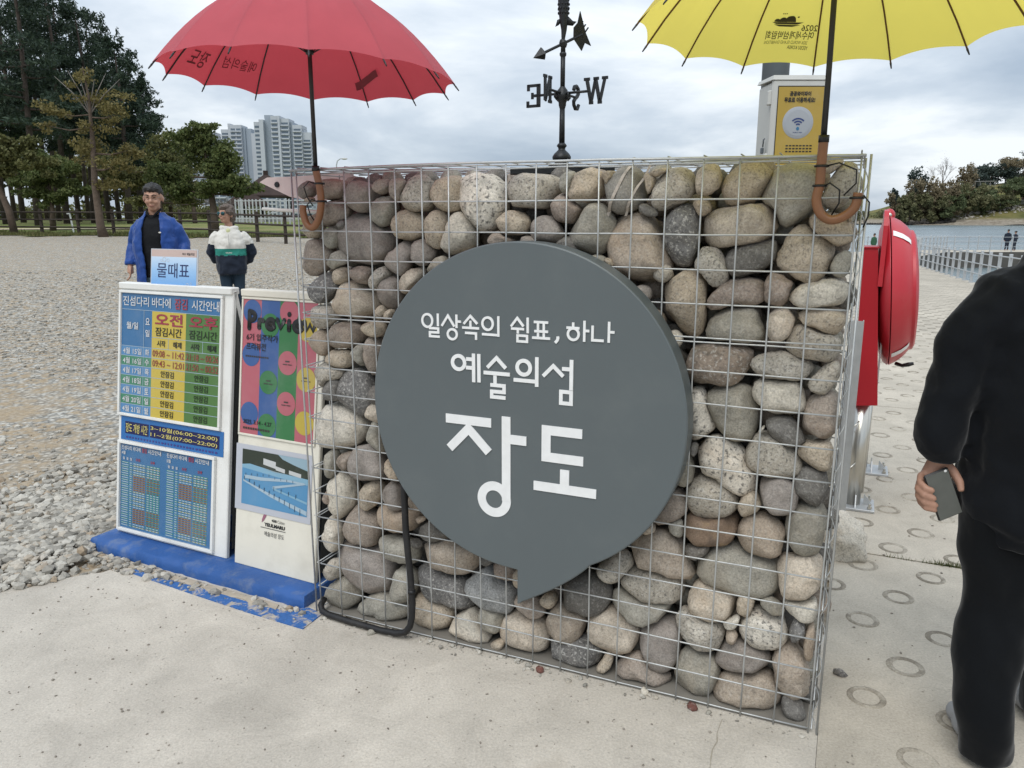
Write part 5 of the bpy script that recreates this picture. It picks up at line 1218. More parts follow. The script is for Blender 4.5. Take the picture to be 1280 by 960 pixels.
    if flap is not None:
        th0, = flap; V = []
        for i in range(8):
            for s_ in (0, 1): p0 = S(th0-.02+i*.04, .80+.012*i+(.035 if s_ else 0)); V.append(tuple(p0+Vector((0, 0, -.012-.004*abs(3.5-i)*0-.006*s_))))
        ob('closing_strap', np_mesh('closing_strap', V, np.array([(2*i, 2*i+2, 2*i+3, 2*i+1) for i in range(7)]), True), mat('dark_red_strap', (.20, .02, .035), .6), t)
    return t
RED = fabric_translucent('red_umbrella_cloth', (.57, .11, .135), (.60, .062, .082), .4)
YEL = fabric_translucent('yellow_umbrella_cloth', (.78, .65, .13), (.95, .82, .17), .58)
PR_R = mat('print_on_red', (.16, .012, .02), .6, .1); PR_Y = mat('print_on_yellow', (.045, .04, .012), .6, .1)
umbrella('red_umbrella', .094, 1.994, .484, .30, .0153, R(191), .013, RED, [(.094, 1.70), (.107, 1.64), (.109, 1.586), (.094, 1.532), (.068, 1.506), (.042, 1.52), (.03, 1.559), (.032, 1.582)],
         [(.104, 1.655, .055, -1), (.109, 1.595, .05, -1)], 'red umbrella tied upright to the left corner of the stone wall',
         [('장도', R(168), .885, .10, .055, .01, PR_R, True), ('예술의섬', R(142), .86, .135, .038, 0., PR_R, True)], M_BLK, (R(66),))
# expo emblem: hills over water
def emblem():
    V, F = [], []
    def poly(P): b = len(V); V.extend([(x, y, 0) for x, y in P]); F.append(tuple(range(b, b+len(P))))
    def hill(cx, w_, h_, b_): poly([(cx-w_, b_)]+[(cx-w_*math.cos(a), b_+h_*math.sin(a)) for a in np.linspace(.12, math.pi-.12, 11)]+[(cx+w_, b_)])
    hill(-.12, .34, .42, .3); hill(.33, .26, .3, .3); hill(.66, .2, .2, .3)
    poly([(-.95, .27), (.98, .27), (.7, .17), (-.6, .15)]); poly([(-.8, .11), (.85, .14), (.5, .03), (-.3, .0)]); poly([(-.62, .62), (-.55, .68), (-.48, .62), (-.55, .56)])
    for i in range(3): poly([(.18+.1*i, .80), (.25+.1*i, .80), (.25+.1*i, .86), (.18+.1*i, .86)])
    me = bpy.data.meshes.new('emblem'); me.from_pydata(V, [], F); me.update(); return me, np.array(V)
thL, thM = R(102.5), R(79.5)
umbrella('yellow_umbrella', 1.714, 2.019, .488, .30, .0202, R(238), -.057, YEL, [(1.717, 1.735), (1.716, 1.68), (1.716, 1.626), (1.711, 1.585), (1.724, 1.55), (1.751, 1.534), (1.783, 1.544), (1.806, 1.568), (1.811, 1.603)],
         [(1.717, 1.672, .085, 1), (1.716, 1.622, .05, 1), (1.809, 1.59, .03, 1)], 'yellow umbrella tied upright to the right corner of the stone wall',
         [(emblem(), R(87.5), .80, .095, .036, 0, PR_Y, True), ('2026', R(77.8), .838, .048, .015, .01, PR_Y, True), ('여수세계섬박람회', R(85.4), .872, .145, .021, .01, PR_Y, True),
          ('2026 WORLD ISLAND EXHIBITION', R(86.3), .905, .132, .008, .0, PR_Y, True), ('YEOSU KOREA', R(81.3), .928, .064, .009, .01, PR_Y, True)], mat('brown_rib', (.10, .045, .012), .5))

# ------------------------------------------------------------------ weather vane
vz = WH+.02; vane = empty('weather_vane', (.164, 2.632, 0), 0., 'black cast weather vane with compass letters on top of the wall', 'weather vane')
M_CAST = mat('black_cast_iron', (.013, .015, .017), .45, .2, 20, .35, 70, .3, .5)
b = MB(); b.lathe([(.045, vz-.012), (.045, vz-.002), (.026, vz+.002), (.022, vz+.01), (.03, vz+.018), (.031, vz+.026), (.025, vz+.036), (.014, vz+.046), (.011, vz+.05), (.013, vz+.056), (.017, vz+.06), (.014, vz+.066), (.0095, vz+.07)], 20)
b.build('base', M_CAST, vane, True)
b = MB(); b.box((0, 0, vz-.02), (.34, .1, .02)); b.build('mounting_plate', M_CAST, vane)
b = MB(); b.tube([(0, 0, vz+.068), (0, 0, 1.89)], [.0098, .0086], 12); b.build('lower_shaft', M_CAST, vane, True)
b = MB(); b.lathe([(.0086, 1.886), (.012, 1.897), (.0125, 1.905), (.016, 1.913), (.0215, 1.921), (.022, 1.93), (.017, 1.937), (.0165, 1.944), (.011, 1.95), (.009, 1.954)], 20)
for a in (0.6, 2.2, 3.7, 5.3): b.tube([(.02*math.cos(a), .02*math.sin(a), 1.93), (.03*math.cos(a), .03*math.sin(a), 1.934), (.031*math.cos(a), .031*math.sin(a), 1.922), (.022*math.cos(a), .022*math.sin(a), 1.914)], .0035, 6)
b.build('hub', M_CAST, vane, True)
b = MB(); b.tube([(0, 0, 1.95), (0, 0, 2.052)], .0078, 12); b.lathe([(.0078, 2.045), (.011, 2.05), (.011, 2.057), (.007, 2.06)], 14); b.build('upper_shaft', M_CAST, vane, True)
def serif(mb, pts): 
    for p in pts: mb.box((p[0], 0, p[1]), (p[2], .0056, .009))
def vstroke(mb, a, b_, w=.011): 
    a, b_ = Vector((a[0], 0, a[1])), Vector((b_[0], 0, b_[1])); d = (b_-a).normalized(); n_ = Vector((-d.z, 0, d.x))*w/2
    y_ = .0028+.0001*len(mb.f) % .0006
    mb.add([p+Vector((0, s_*y_, 0)) for s_ in (-1, 1) for p in (a+n_, b_+n_, b_-n_, a-n_)], [(0, 1, 2, 3), (7, 6, 5, 4), (0, 4, 5, 1), (1, 5, 6, 2), (2, 6, 7, 3), (3, 7, 4, 0)])
def glyph(ch):
    m_ = MB(); h = .036
    if ch == 'N':
        vstroke(m_, (.006, -h), (.006, h)); vstroke(m_, (.006, h), (.04, -h), .013); vstroke(m_, (.04, -h), (.04, h)); serif(m_, [(.006, h, .02), (.006, -h, .02), (.04, h, .02)])
    if ch == 'W':
        vstroke(m_, (.004, h), (.02, -h)); vstroke(m_, (.02, -h), (.034, h), .009); vstroke(m_, (.034, h), (.05, -h)); vstroke(m_, (.05, -h), (.066, h), .009); serif(m_, [(.004, h, .02), (.036, h, .018), (.066, h, .02), (.02, -h, .014), (.05, -h, .014)])
    if ch == 'E':
        vstroke(m_, (.006, -h), (.006, h), .013); vstroke(m_, (.0, h-.004), (.046, h-.004), .009); vstroke(m_, (.0, -h+.004), (.048, -h+.004), .009); vstroke(m_, (.006, 0), (.03, 0), .009); vstroke(m_, (.044, h), (.044, h-.02), .009); vstroke(m_, (.046, -h), (.046, -h+.02), .009); vstroke(m_, (.029, .01), (.029, -.01), .008)
    if ch == 'S':
        P = [(.042, h-.014), (.036, h-.003), (.022, h), (.008, h-.008), (.006, .014), (.016, .004), (.03, -.004), (.041, -.014), (.04, -h+.012), (.028, -h), (.012, -h+.001), (.003, -h+.014)]
        m_.tube([(x_, 0, z_) for x_, z_ in P], .0066, 6)
    return m_
for ch, ax, ay, flip in (('N', -.5, -.87, False), ('E', -.87, .5, False), ('S', .5, .87, True), ('W', .87, -.5, False)):
    a = math.atan2(ay, ax); Rz = Matrix.Rotation(a, 4, 'Z'); arm = MB().tube([(.012, 0, 0), (.095, 0, 0)], .0042, 8).build('arm', M_CAST, vane, True, (0, 0, 1.934), (0, 0, a))
    g = glyph(ch); wd = {'N': .046, 'E': .05, 'S': .044, 'W': .07}[ch]
    g.v = [((wd-p[0] if flip else p[0])+.082, p[1], p[2]) for p in g.v]
    if flip: g.f = [f[::-1] for f in g.f]
    g.build('compass_letter', M_CAST, arm)
# arrow, pointing down-left towards the viewer
arr = bpy.data.objects.new('arrow', None); 
am = MB(); am.tube([(-.085, 0, 0), (.075, 0, 0)], .0045, 8)
am.lathe([(.0, -.115), (.02, -.078), (.015, -.074), (.0, -.078)], 4, Matrix.Rotation(R(90), 4, 'Y'))
am.lathe([(.006, -.014), (.012, -.006), (.012, .006), (.006, .014)], 12)
tail = [(.04, .0), (.052, .03), (.07, .038), (.09, .066), (.087, .0), (.092, -.044), (.074, -.027), (.055, -.045)]
am.prism(tail, -.0022, .0022)
for k in (0, 1, 2): am.box((.074+.006*k, 0, .026-.012*k), (.036, .006, .003), rot=Matrix.Rotation(R(-30), 3, 'Y'))
am.build('arrow', M_CAST, vane, False, (0, 0, 2.085), (R(10), R(-26), R(20)))
fm = MB(); fm.tube([(0, 0, 2.06), (0, 0, 2.1), (.002, 0, 2.125), (.001, 0, 2.15), (0, 0, 2.18), (-.001, 0, 2.22), (-.004, 0, 2.26), (-.012, 0, 2.30), (-.03, 0, 2.325)], [.008, .006, .009, .013, .016, .018, .016, .011, .003], 14)
fm.prism([(.008, 2.172), (.03, 2.152), (.042, 2.15), (.03, 2.138), (.006, 2.14)], -.002, .002); fm.prism([(-.008, 2.16), (-.02, 2.155), (-.026, 2.135), (-.015, 2.14), (-.006, 2.15)], -.002, .002); fm.prism([(-.02, 2.31), (-.06, 2.345), (-.04, 2.33), (-.045, 2.30)], -.002, .002)
for k in range(7):
    for q in range(10): a = q*.628+k*.314; r_ = .0165+.001*math.sin(k); fm.ell((r_*math.cos(a), r_*math.sin(a), 2.175+k*.013), (.003, .003, .0045), 5, 4)
fm.build('fish_figure', M_CAST, vane, True)

# ------------------------------------------------------------------ pale board and rod behind the left end of the wall
pbd = empty('pale_plank', at(-.4, .3, 1.64), ANG, 'faded pinkish plank jutting out behind the left end of the wall', 'plank')
g = MB(); g.prism([(-.025, .041), (.014, .059), (.135, .06), (.42, .07), (.42, -.03), (.22, -.035), (.125, -.018)], -.012, .012); g.build('plank_board', mat('faded_pink_wood', (.60, .50, .48), .75, .15, 9, .3, 60, 0, .25, .3, (.3, .25, .23), 5), pbd)
MB().lathe([(0, -.018), (.011, -.018), (.012, -.012), (.0, -.012)], 8, Matrix.Translation((.065, 0, .03)) @ Matrix.Rotation(R(90), 4, 'X') @ Matrix.Scale(-1, 4, (0, 0, 1))).build('bolt', M_CAST, pbd)
rodo = empty('thin_rod', at(-.41, .28, 1.575), ANG, 'thin pale rod poking out sideways behind the left umbrella handle', 'rod')
MB().tube([(0, 0, 0), (.1, -.01, -.006), (.4, -.03, -.016)], .007, 6).build('rod', mat('pale_plastic', (.62, .6, .55), .5), rodo, True)
# ------------------------------------------------------------------ public wifi cabinet on a pole behind the wall
M_POLE = mat('grey_painted_steel', (.10, .115, .125), .45, .08, 4, .05, 100, .2, .5, .25, (.2, .19, .18), 4)
M_GREYBOX = mat('grey_white_cabinet', (.50, .50, .47), .5, .05, 5, .06, 150, 0, .4, .3, (.36, .34, .3), 4)
wp = empty('steel_pole', (1.41, 4.36, -.01), 0, 'tall dark grey steel pole behind the wifi cabinet', 'pole')
b = MB(); b.tube([(0, 0, 0), (0, 0, 5.6)], .07, 28); b.build('pole_shaft', M_POLE, wp, True); MB().box((0, 0, .012), (.32, .32, .024)).build('base_plate', M_POLE, wp)
MB().lathe([(.07, 5.6), (.075, 5.61), (.05, 5.64), (0, 5.65)], 20).build('pole_cap', M_POLE, wp, True)
wf = empty('wifi_cabinet', (1.284, 4.0, 1.70), 0, 'grey cabinet with yellow public wifi poster on the pole behind the wall', 'cabinet')
MB().box((.137, .125, .25), (.266, .21, .50), bev=.012).build('cabinet_body', M_GREYBOX, wf)
dr_ = MB().box((.137, .008, .25), (.274, .024, .508), bev=.008).build('cabinet_door', M_GREYBOX, wf)
lid = MB(); lid.add([(-.004, -.008, .502), (.278, -.008, .502), (.278, .24, .512), (-.004, .24, .512), (.004, .0, .524), (.27, .0, .524), (.27, .236, .53), (.004, .236, .53)], [(0, 3, 2, 1), (4, 5, 6, 7), (0, 1, 5, 4), (1, 2, 6, 5), (2, 3, 7, 6), (3, 0, 4, 7)]); lid.build('cabinet_roof', M_GREYBOX, wf)
for z in (.42, .12): MB().box((-.006, .022, z), (.02, .03, .07), bev=.005).build('hinge', M_GREYBOX, wf)
MB().tube([(-.006, .05, .23), (-.012, .05, .225), (-.012, .055, .19)], .004, 6).build('hasp', M_POLE, wf, True); MB().box((-.014, .058, .172), (.014, .022, .03), bev=.004).build('padlock', M_POLE, wf)
PGOLD = flat('wifi_yellow', '#cdab3a', .4)
g = MB(); rect(g, .026, .256, .02, .474, -.0055); g.cur = 1; rect(g, .03, .253, .024, .469, -.0062); g.cur = 2; rect(g, .036, .25, .03, .06, -.0072); g.build('wifi_poster', [BLK, PGOLD, PWH], dr_)
letters('공공와이파이', (.085, .19, .425, .448), BLK, dr_, -.0085, .04); letters('무료로 이용하세요!', (.06, .212, .395, .42), BLK, dr_, -.0085, .04)
bt = MB(); Mx = Matrix.Translation((.135, -.0065, .30)) @ Matrix.Rotation(R(90), 4, 'X')
bt.lathe([(.0, .0022), (.058, .0022), (.064, .0018), (.066, .001), (.075, .0008), (.0765, .0)], 40, Mx); bt.build('round_badge', flat('badge_grey', '#b9bfc6'), dr_, True)
g = MB()
for r0_, r1_, sp in ((.011, .018, 38), (.024, .031, 42), (.037, .044, 45)):
    a = np.linspace(R(90-sp), R(90+sp), 17); V = []
    for q in a: V += [(.135+r0_*math.cos(q), -.0100, .279+r0_*math.sin(q)), (.135+r1_*math.cos(q), -.0100, .279+r1_*math.sin(q))]
    g.add(V, [(2*i, 2*i+1, 2*i+3, 2*i+2) for i in range(16)])
g.build('wifi_symbol', flat('wifi_blue', '#1f3f86'), dr_)
g = MB(); g.add([(.135+.0075*math.cos(a), -.0100, .272+.0085*math.sin(a)) for a in np.linspace(0, 6.28, 17)[:-1]], [tuple(range(16))]); g.build('wifi_dot', flat('wifi_cyan', '#2c7fae'), dr_)
letters('PUBLIC WIFI', (.113, .157, .2515, .256), flat('wifi_blue', '#1f3f86'), dr_, -.0100, .02)
g = MB()
for r_ in range(3):
    for q in range(8): rect(g, .082+q*.017, .094+q*.017, .188-r_*.014, .194-r_*.014, -.0075)
tag(g.build('small_print', BLK, dr_), kind='stuff')

# ------------------------------------------------------------------ life buoy station beyond the right end of the wall
M_REDP = mat('red_gloss_plastic', (.45, .022, .034), .36, .08, 4, .05, 200, 0, .5, .2, (.42, .10, .09), 5)
M_REDB = mat('dark_red_box_paint', (.36, .008, .016), .4, .06, 4, .04, 200, 0, .5)
M_STEEL = mat('stainless_steel', (.55, .53, .48), .28, .1, 6, .05, 120, .9, .5, .2, (.4, .36, .28), 5)
M_GALV = mat('galvanised_plate', (.46, .47, .47), .5, .12, 15, .08, 150, .5, .5)
M_REFL = mat('white_reflective_tape', (.78, .78, .76), .3, .05)
lb = empty('life_buoy_station', at(1.95, 2.12, 0), ANG, 'red life buoy housing and cabinet on stainless posts beyond the wall', 'life buoy station')
u0 = 1.95; g = MB(); g.prism([(1.868-u0, 1.386), (1.933-u0, 1.387), (2.003-u0, .585), (1.882-u0, .573)], -.07, .16); bo = g.build('cabinet', M_REDB, lb)
g = MB(); g.prism([(1.862-u0, 1.388), (1.938-u0, 1.389), (1.938-u0, 1.397), (1.862-u0, 1.396)], -.075, .165); g.build('cabinet_top', M_REDB, lb)
tl = Matrix.Rotation(R(-4.6), 4, 'Y')
Mh = Matrix.Translation((2.005-u0, .28, 1.148)) @ Matrix.Rotation(R(4.6), 4, 'Y').inverted() @ Matrix.Rotation(R(90), 4, 'Y')
b = MB(); b.lathe([(.0, -.055), (.2, -.052), (.33, -.04), (.385, -.018), (.40, .0), (.402, .004), (.398, .005)], 64, Mh); b.build('rear_shell', M_REDP, lb, True)
b = MB(); b.lathe([(.396, .009), (.402, .01), (.40, .016), (.392, .03), (.372, .062), (.345, .09), (.325, .103), (.32, .108), (.318, .122), (.30, .132), (.2, .143), (.09, .148), (0, .148)], 72, Mh); fs = b.build('front_shell', M_REDP, lb); soft(fs, 35)
for a_ in (52, -52):                                                  # reflective bands over the shell, on the camera's side
    c = R(180+90-a_+0)
    for cc in (c, c+math.pi):
        s_ = MB(); s_.lathe([(.4005, .0175), (.3955, .03), (.3755, .0635), (.3495, .0915), (.332, .102)], 6, Mh, cc-.05, cc+.05); s_.build('reflective_band', M_REFL, fs, True)
for sgn in (1,):
    p = Mh @ Vector((-.405, 0, .006)); MB().ell(p, (.03, .035, .035), 12, 8).build('hinge_lug', M_REDP, lb, True); MB().lathe([(0, .02), (.011, .02), (.013, .012), (.013, -.03)], 12, Matrix.Translation(p+Vector((0, -.03, 0))) @ Matrix.Rotation(R(90), 4, 'X')).build('hinge_bolt', M_STEEL, lb, True)
p = Mh @ Vector((.40, 0, .05)); MB().tube([p, p+Vector((.03, -.03, -.004)), p+Vector((.06, -.03, .004)), p+Vector((.085, -.03, .012))], [.011, .009, .012, .008], 8).build('latch', M_TIE, lb, True)
g = MB(); P = [(-.10, 1.2), (.10, 1.2), (.10, 1.5), (.085, 1.545), (.05, 1.572), (0, 1.58), (-.05, 1.572), (-.085, 1.545), (-.10, 1.5)]
g.add([(x_, y_, z_) for x_ in (-.011, .011) for y_, z_ in P], [tuple(range(9)), tuple(range(9, 18))[::-1]]+[(i, 9+i, 9+(i+1) % 9, (i+1) % 9) for i in range(9)]); g.build('instruction_plate', M_REDP, lb, False, (1.957-u0, .02, 0), None)
g = MB(); g.box((1.995-u0, .05, .95), (.008, .03, .7)); g.build('mounting_rail', M_GALV, lb)
b = MB(); b.tube([(1.929-u0, .0, .0), (1.929-u0, .0, .6)], .042, 20); b.build('stainless_post', M_STEEL, lb, True); b = MB(); b.tube([(1.97-u0, .70, -.01), (1.97-u0, .70, .6)], .042, 20); b.build('stainless_post', M_STEEL, lb, True)
b = MB(); b.tube([(1.929-u0, .05, .07), (1.929-u0, .05, .6)], .055, 20); b.build('stainless_sleeve', M_STEEL, lb, True)
for uu, nn in ((1.945, 0.), (2.035, .68)):
    pl_ = MB().box((uu-u0, nn, .008), (.19, .19, .014), bev=.002).build('base_plate', M_GALV, lb)
    for sx in (-.07, .07):
        for sy in (-.07, .07):
            if abs(sx) > 0: MB().lathe([(.0, .044), (.006, .044), (.006, .03), (.012, .03), (.012, .017), (.0, .017)], 6, Matrix.Translation((uu-u0+sx, nn+sy, 0))).build('anchor_bolt', M_STEEL, pl_)
    for a_ in (0, 90, 180, 270):
        gm = MB(); gm.prism([(.04, .016), (.085, .016), (.04, .075)], -.003, .003); gm.build('gusset', M_GALV, pl_, False, (uu-u0, nn, 0), (0, 0, R(a_)))
for z in (.2, .43):
    MB().tube([(1.89-u0, -.04, z), (1.885-u0, -.075, z+.01), (1.90-u0, -.08, z+.03), (1.925-u0, -.06, z+.06)], .004, 6).build('hose_hook', M_STEEL, lb, True)

cp = empty('steel_channel_post', at(1.869, 1.804, 0), ANG, 'short light grey steel channel post close behind the right end of the wall', 'post')
g = MB(); g.box((0, 0, .525), (.056, .005, 1.05)); g.box((-.0255, .025, .525), (.005, .044, 1.05)); g.box((.0255, .025, .525), (.005, .044, 1.05)); g.build('channel', M_GALV, cp)
g = MB(); g.box((0, .02, .004), (.1, .1, .008)); g.build('foot_plate', M_GALV, cp)

def boulder(name, loc, size, material, label, cat, sub=3, rot=0., rough=.22):
    V, F = ico(sub); sd = random.uniform(0, 50); out_ = []
    for v in V:
        p = Vector(v); d = 1+rough*mnoise.fractal(p*1.3+Vector((sd, 0, 0)), 1, 2, 4); q = p*d; out_.append((q.x*size[0], q.y*size[1], max(q.z*size[2], -.35*size[2])))
    o_ = ob(name, np_mesh(name, np.array(out_), F, True), material, None, (loc[0], loc[1], loc[2]+.34*size[2]), (0, 0, rot)); return tag(o_, label, cat)
boulder('boulder', (1.49, 3.36, 0), (.15, .115, .15), STONE['w'], 'whitish boulder on the causeway beside the right foot of the wall', 'rock', 4, -.4, .3)
M_REDST = m_stone('red_brown_pebble', (.16, .07, .055), .3, .2)
for (x, y, s_, m_, lab) in ((.098, 2.392, .018, M_REDST, 'small red-brown pebble at the foot of the wall below the sign tail'), (.58, 2.185, .02, M_REDST, 'red-brown stone chip by the wall foot near its right end'), (.44, 2.265, .018, STONE['w'], 'pale angular pebble leaning on the wall foot right of the sign tail'),
        (.625, 2.16, .011, STONE['g'], 'tiny grey pebble beside the red-brown chip at the wall foot'), (-.53, 2.64, .02, STONE['g'], 'grey pebble by the conduit near the left foot of the wall'), (.19, 2.33, .012, STONE['s'], 'small speckled pebble on the concrete in front of the wall'), (1.13, 2.37, .022, STONE['k'], 'black pebble on the causeway beside a ring mark'), (1.0, 2.46, .012, STONE['k'], 'tiny black pebble on the causeway close to the wall corner')):
    boulder('pebble', (x, y, -.001), (s_, s_*.8, s_*.75), m_, lab, 'pebble', 2, random.uniform(0, 6), .35)

# ------------------------------------------------------------------ loose gravel
def m_gravel():
    s = NT('gravel_stones'); g_ = s.n('ShaderNodeNewGeometry'); c = s.coord()
    col = s.ramp(g_.outputs['Random Per Island'], [(0, (.19, .178, .155)), (.3, (.31, .292, .255)), (.6, (.40, .378, .33)), (.85, (.49, .465, .41)), (1, (.32, .25, .175))])
    col = s.mix(1., col, s.ramp(s.noise(c, 90, 3), [(.3, .85), (.7, 1.1)]), 'MULTIPLY'); return s.done(col, .9, None, 0, .2)
M_GRAV = m_gravel()
def scatter(name, pts, smin, smax, material=M_GRAV, flat_=(.35, .75), power=2.2, sink=.3, zfun=None):
    P = np.array(pts); n = len(P); s = smin+(smax-smin)*rng.uniform(0, 1, n)**power
    S = np.stack([s, s*rng.uniform(.55, .95, n), s*rng.uniform(*flat_, n)], 1)
    z = (zfun or (lambda x, y: z_ground(x, y)-.012))(P[:, 0], P[:, 1]); C = np.stack([P[:, 0], P[:, 1], z+S[:, 2]*(1-sink*2)], 1)
    tilt_ = yaw_rot(rng.uniform(0, 6.3, n)); tx = rng.uniform(-.35, .35, n); cx, sx = np.cos(tx), np.sin(tx); o1, z1 = np.ones(n), np.zeros(n)
    T2 = np.stack([o1, z1, z1, z1, cx, -sx, z1, sx, cx], 1).reshape(-1, 3, 3)
    V, F = rocks(C, S, np.einsum('nij,njk->nik', tilt_, T2)); tag(ob(name, np_mesh(name, V, F, False), material), kind='stuff')
def edge_y(x): return np.interp(x, [-14, -8, -5, -3.3, -2.75, -2.35, -2.16, -2.0, -1.85, -1.74, -1.6], [1.2, 1.9, 2.35, 2.72, 2.8, 2.95, 2.975, 3.05, 3.14, 3.2, 3.36])
def in_plinth(x, y):
    q = np.stack([x-B0.x, y-B0.y], -1); a = q @ np.array([BU.x, BU.y]); b_ = q @ np.array([BN.x, BN.y]); return (a > -.005) & (a < L_+.02) & (b_ > -.012) & (b_ < D_)
# dense pile by the plinth's left end
n = 8500; x = rng.normal(-2.28, .42, n); y = rng.normal(3.62, .5, n); kx = (y > edge_y(x)-.02*rng.uniform(0, 1, n)) & (y < 6) & ~in_plinth(x, y) & (x < -1.35) & ~((x > -1.98) & (y < 3.5)) & (y-3.4 < (x+3.6)*1.1+.4)
scatter('gravel', np.stack([x[kx], y[kx]], 1), .007, .036, sink=.22, zfun=lambda a, b_: z_ground(a, b_)-.012+.035*np.exp(-((a+2.15)**2/.12+(b_-3.35)**2/.12)))
# spread over the lot, thinning over the brown patches
n = 46000; y = 3.+14*rng.uniform(0, 1, n)**1.6; x = rng.uniform(-.95, .1, n)*y; dens = np.array([mnoise.noise((a*.7, b_*.7, 3.)) for a, b_ in zip(x, y)])
kx = (y > edge_y(np.minimum(x, -1.6))) & ~in_plinth(x, y) & (x/y < -.02) & (rng.uniform(-.55, .45, n) < dens+np.clip((y-5)*.13, -.1, .7)-.75*np.clip(1.25-np.hypot((x+3.9)*.5, (y-5.7)*.62), 0, 1)) & ~((x > -1.65) & (y < 3.45))
scatter('gravel', np.stack([x[kx], y[kx]], 1), .007, .03, sink=.3)
# dirt, chips and small stones along the plinth front
n = 950; a = rng.uniform(-.12, L_+.06, n); b_ = -.035-.09*rng.uniform(0, 1, n)**1.4*(1.1-.35*a/L_); P = np.stack([B0.x+BU.x*a+BN.x*b_, B0.y+BU.y*a+BN.y*b_], 1); kk = rng.uniform(0, 1, n) < np.clip(1.0-.95*a, .13, 1)
scatter('gravel', P[kk], .003, .026, power=4, sink=.15, zfun=lambda x, y: x*0+.001)
sp = [(B0+BU*a_+BN*b2) for a_, b2 in [(-.02, -.03), (.3, -.028), (.7, -.03), (1.2, -.03)]+[(1.22-k*.03, -.062-.022*mnoise.noise((k*.37, 2., 0))-.012*random.random()) for k in range(42)]]
tag(MB().prism([(p.x, p.y) for p in sp], .0, .0052, 'z').build('swept_dirt', mat('sandy_dirt', (.41, .355, .28), .95, .25, 18, .6, 45)), kind='stuff')
# grit scattered over the concrete
n = 5200; y = -.2+3.4*rng.uniform(0, 1, n)**.7; x = rng.uniform(-3.2, 1.0, n); kx = (y < edge_y(np.minimum(x, -1.6))-.02); u_ = (x-WALL0.x)*UD.x+(y-WALL0.y)*UD.y; n_ = (x-WALL0.x)*ND.x+(y-WALL0.y)*ND.y; kx &= ~((n_ > -.03)) | (x < -1.9)
scatter('grit', np.stack([x[kx], y[kx]], 1), .001, .006, mat('dark_grit', (.24, .215, .18), .9, .4, 80), power=6.5, sink=.2, zfun=lambda x, y: x*0)
n = 420; a = rng.uniform(0, WL, n); b_ = -np.abs(rng.normal(0, .022, n))-.003; P = np.stack([WALL0.x+UD.x*a+ND.x*b_, WALL0.y+UD.y*a+ND.y*b_], 1); kk = rng.uniform(0, 1, n) < np.clip(1.1-a*.55, .25, 1)
scatter('grit', P[kk], .0025, .013, M_GRAV, power=3, sink=.2, zfun=lambda x, y: x*0)
n = 500; P = np.stack([rng.uniform(.9, 3.2, n), rng.uniform(1.7, 6, n)], 1); scatter('grit', P, .0015, .007, mat('dark_grit', (.17, .15, .13), .9, .3, 80), power=4, sink=.2, zfun=lambda x, y: z_deck(y)+.0)

# weeds in the open joint beside the boulder
n = 260; a = np.concatenate([rng.uniform(2.05, 2.75, 60), rng.normal(2.34, .05, 200)]); V = []
for u_ in a:
    p = at(u_, 1.475+random.uniform(-.008, .008)); h = random.uniform(.008, .035); q = random.uniform(0, 3.1); w_ = .0022
    V += [(p.x-w_*math.cos(q), p.y-w_*math.sin(q), -.01), (p.x+w_*math.cos(q), p.y+w_*math.sin(q), -.01), (p.x+random.uniform(-.02, .02), p.y+random.uniform(-.02, .02), h)]
tag(ob('weeds', np_mesh('weeds', V, np.arange(n*3).reshape(-1, 3)), leaf('weed_blades', (.06, .08, .025), (.11, .13, .045), (.2, .18, .09))), kind='stuff')
# ------------------------------------------------------------------ railings of the causeway
M_RAIL = mat('white_painted_rail', (.42, .44, .45), .5, .08, 3, 0, 50, .1, .4)
def railing(line, step, hgt, label, wide=.05, rails=(.28, .55, .82), name='railing'):
    pts = []; acc = 0
    for (ax, ay), (bx, by) in zip(line, line[1:]):
        L = math.hypot(bx-ax, by-ay); n = max(1, round(L/step))
        for i in range(n): t = i/n; pts.append((ax+(bx-ax)*t, ay+(by-ay)*t))
    pts.append(line[-1]); P = [Vector((x, y, float(z_deck(y)))) for x, y in pts]
    r = empty(name, P[0], 0, label, 'railing'); me = {}
    for i, p in enumerate(P):
        d = (P[min(i+1, len(P)-1)]-P[max(i-1, 0)]); a = math.atan2(d.y, d.x)
        if 'p' not in me:
            m_ = MB(); m_.box((0, 0, hgt/2), (.045, wide, hgt), bev=.008); m_.box((0, 0, .01), (.13, .11, .018)); me['p'] = m_.mesh('post'); me['p'].materials.append(M_RAIL)
        o_ = bpy.data.objects.new('post', me['p']); link(o_, r); o_.location = p-P[0]; o_.rotation_euler = (0, 0, a)
    for h in rails:
        MB().tube([p-P[0]+Vector((0, 0, h*hgt/.9)) for p in P], .017, 6).build('rail', M_RAIL, r, True)
railing([(right_edge(y)-.12, y) for y in (9, 14, 19, 24, 29, 32.6)], 1.15, .92, 'white metal railing along the right edge of the ringed causeway', .075)
railing([(17.6, 33.6), (22.2, 43.2), (31.1, 55.7), (48, 57.7), (64, 59)], 1.7, 1.15, 'white railing on the near side of the far causeway bend', .09)
railing([(20.2, 50.3), (29.1, 61.3), (48, 64.3), (66, 66)], 2.1, 1.15, 'white railing on the far side of the far causeway bend', .08)
railing([(12., 42.4), (20.0, 50.2)], 2., 1.15, 'short white railing left of the life buoy at the far land edge', .08)
mb = MB()                                                             # blue paint marks on the deck
def deckpatch(P): mb.add([(x, y, float(z_deck(y))+.003) for x, y in P], [tuple(range(len(P)))])
for cx, cy in ((5.0, 8.4), (3.75, 6.6)): deckpatch([(cx, cy), (cx+.16, cy-.07), (cx+.2, cy-.02), (cx+.03, cy+.05)])
tag(mb.build('blue_paint_marks', mat('pale_blue_paint', (.22, .35, .55), .7, .3, 12)), kind='stuff')

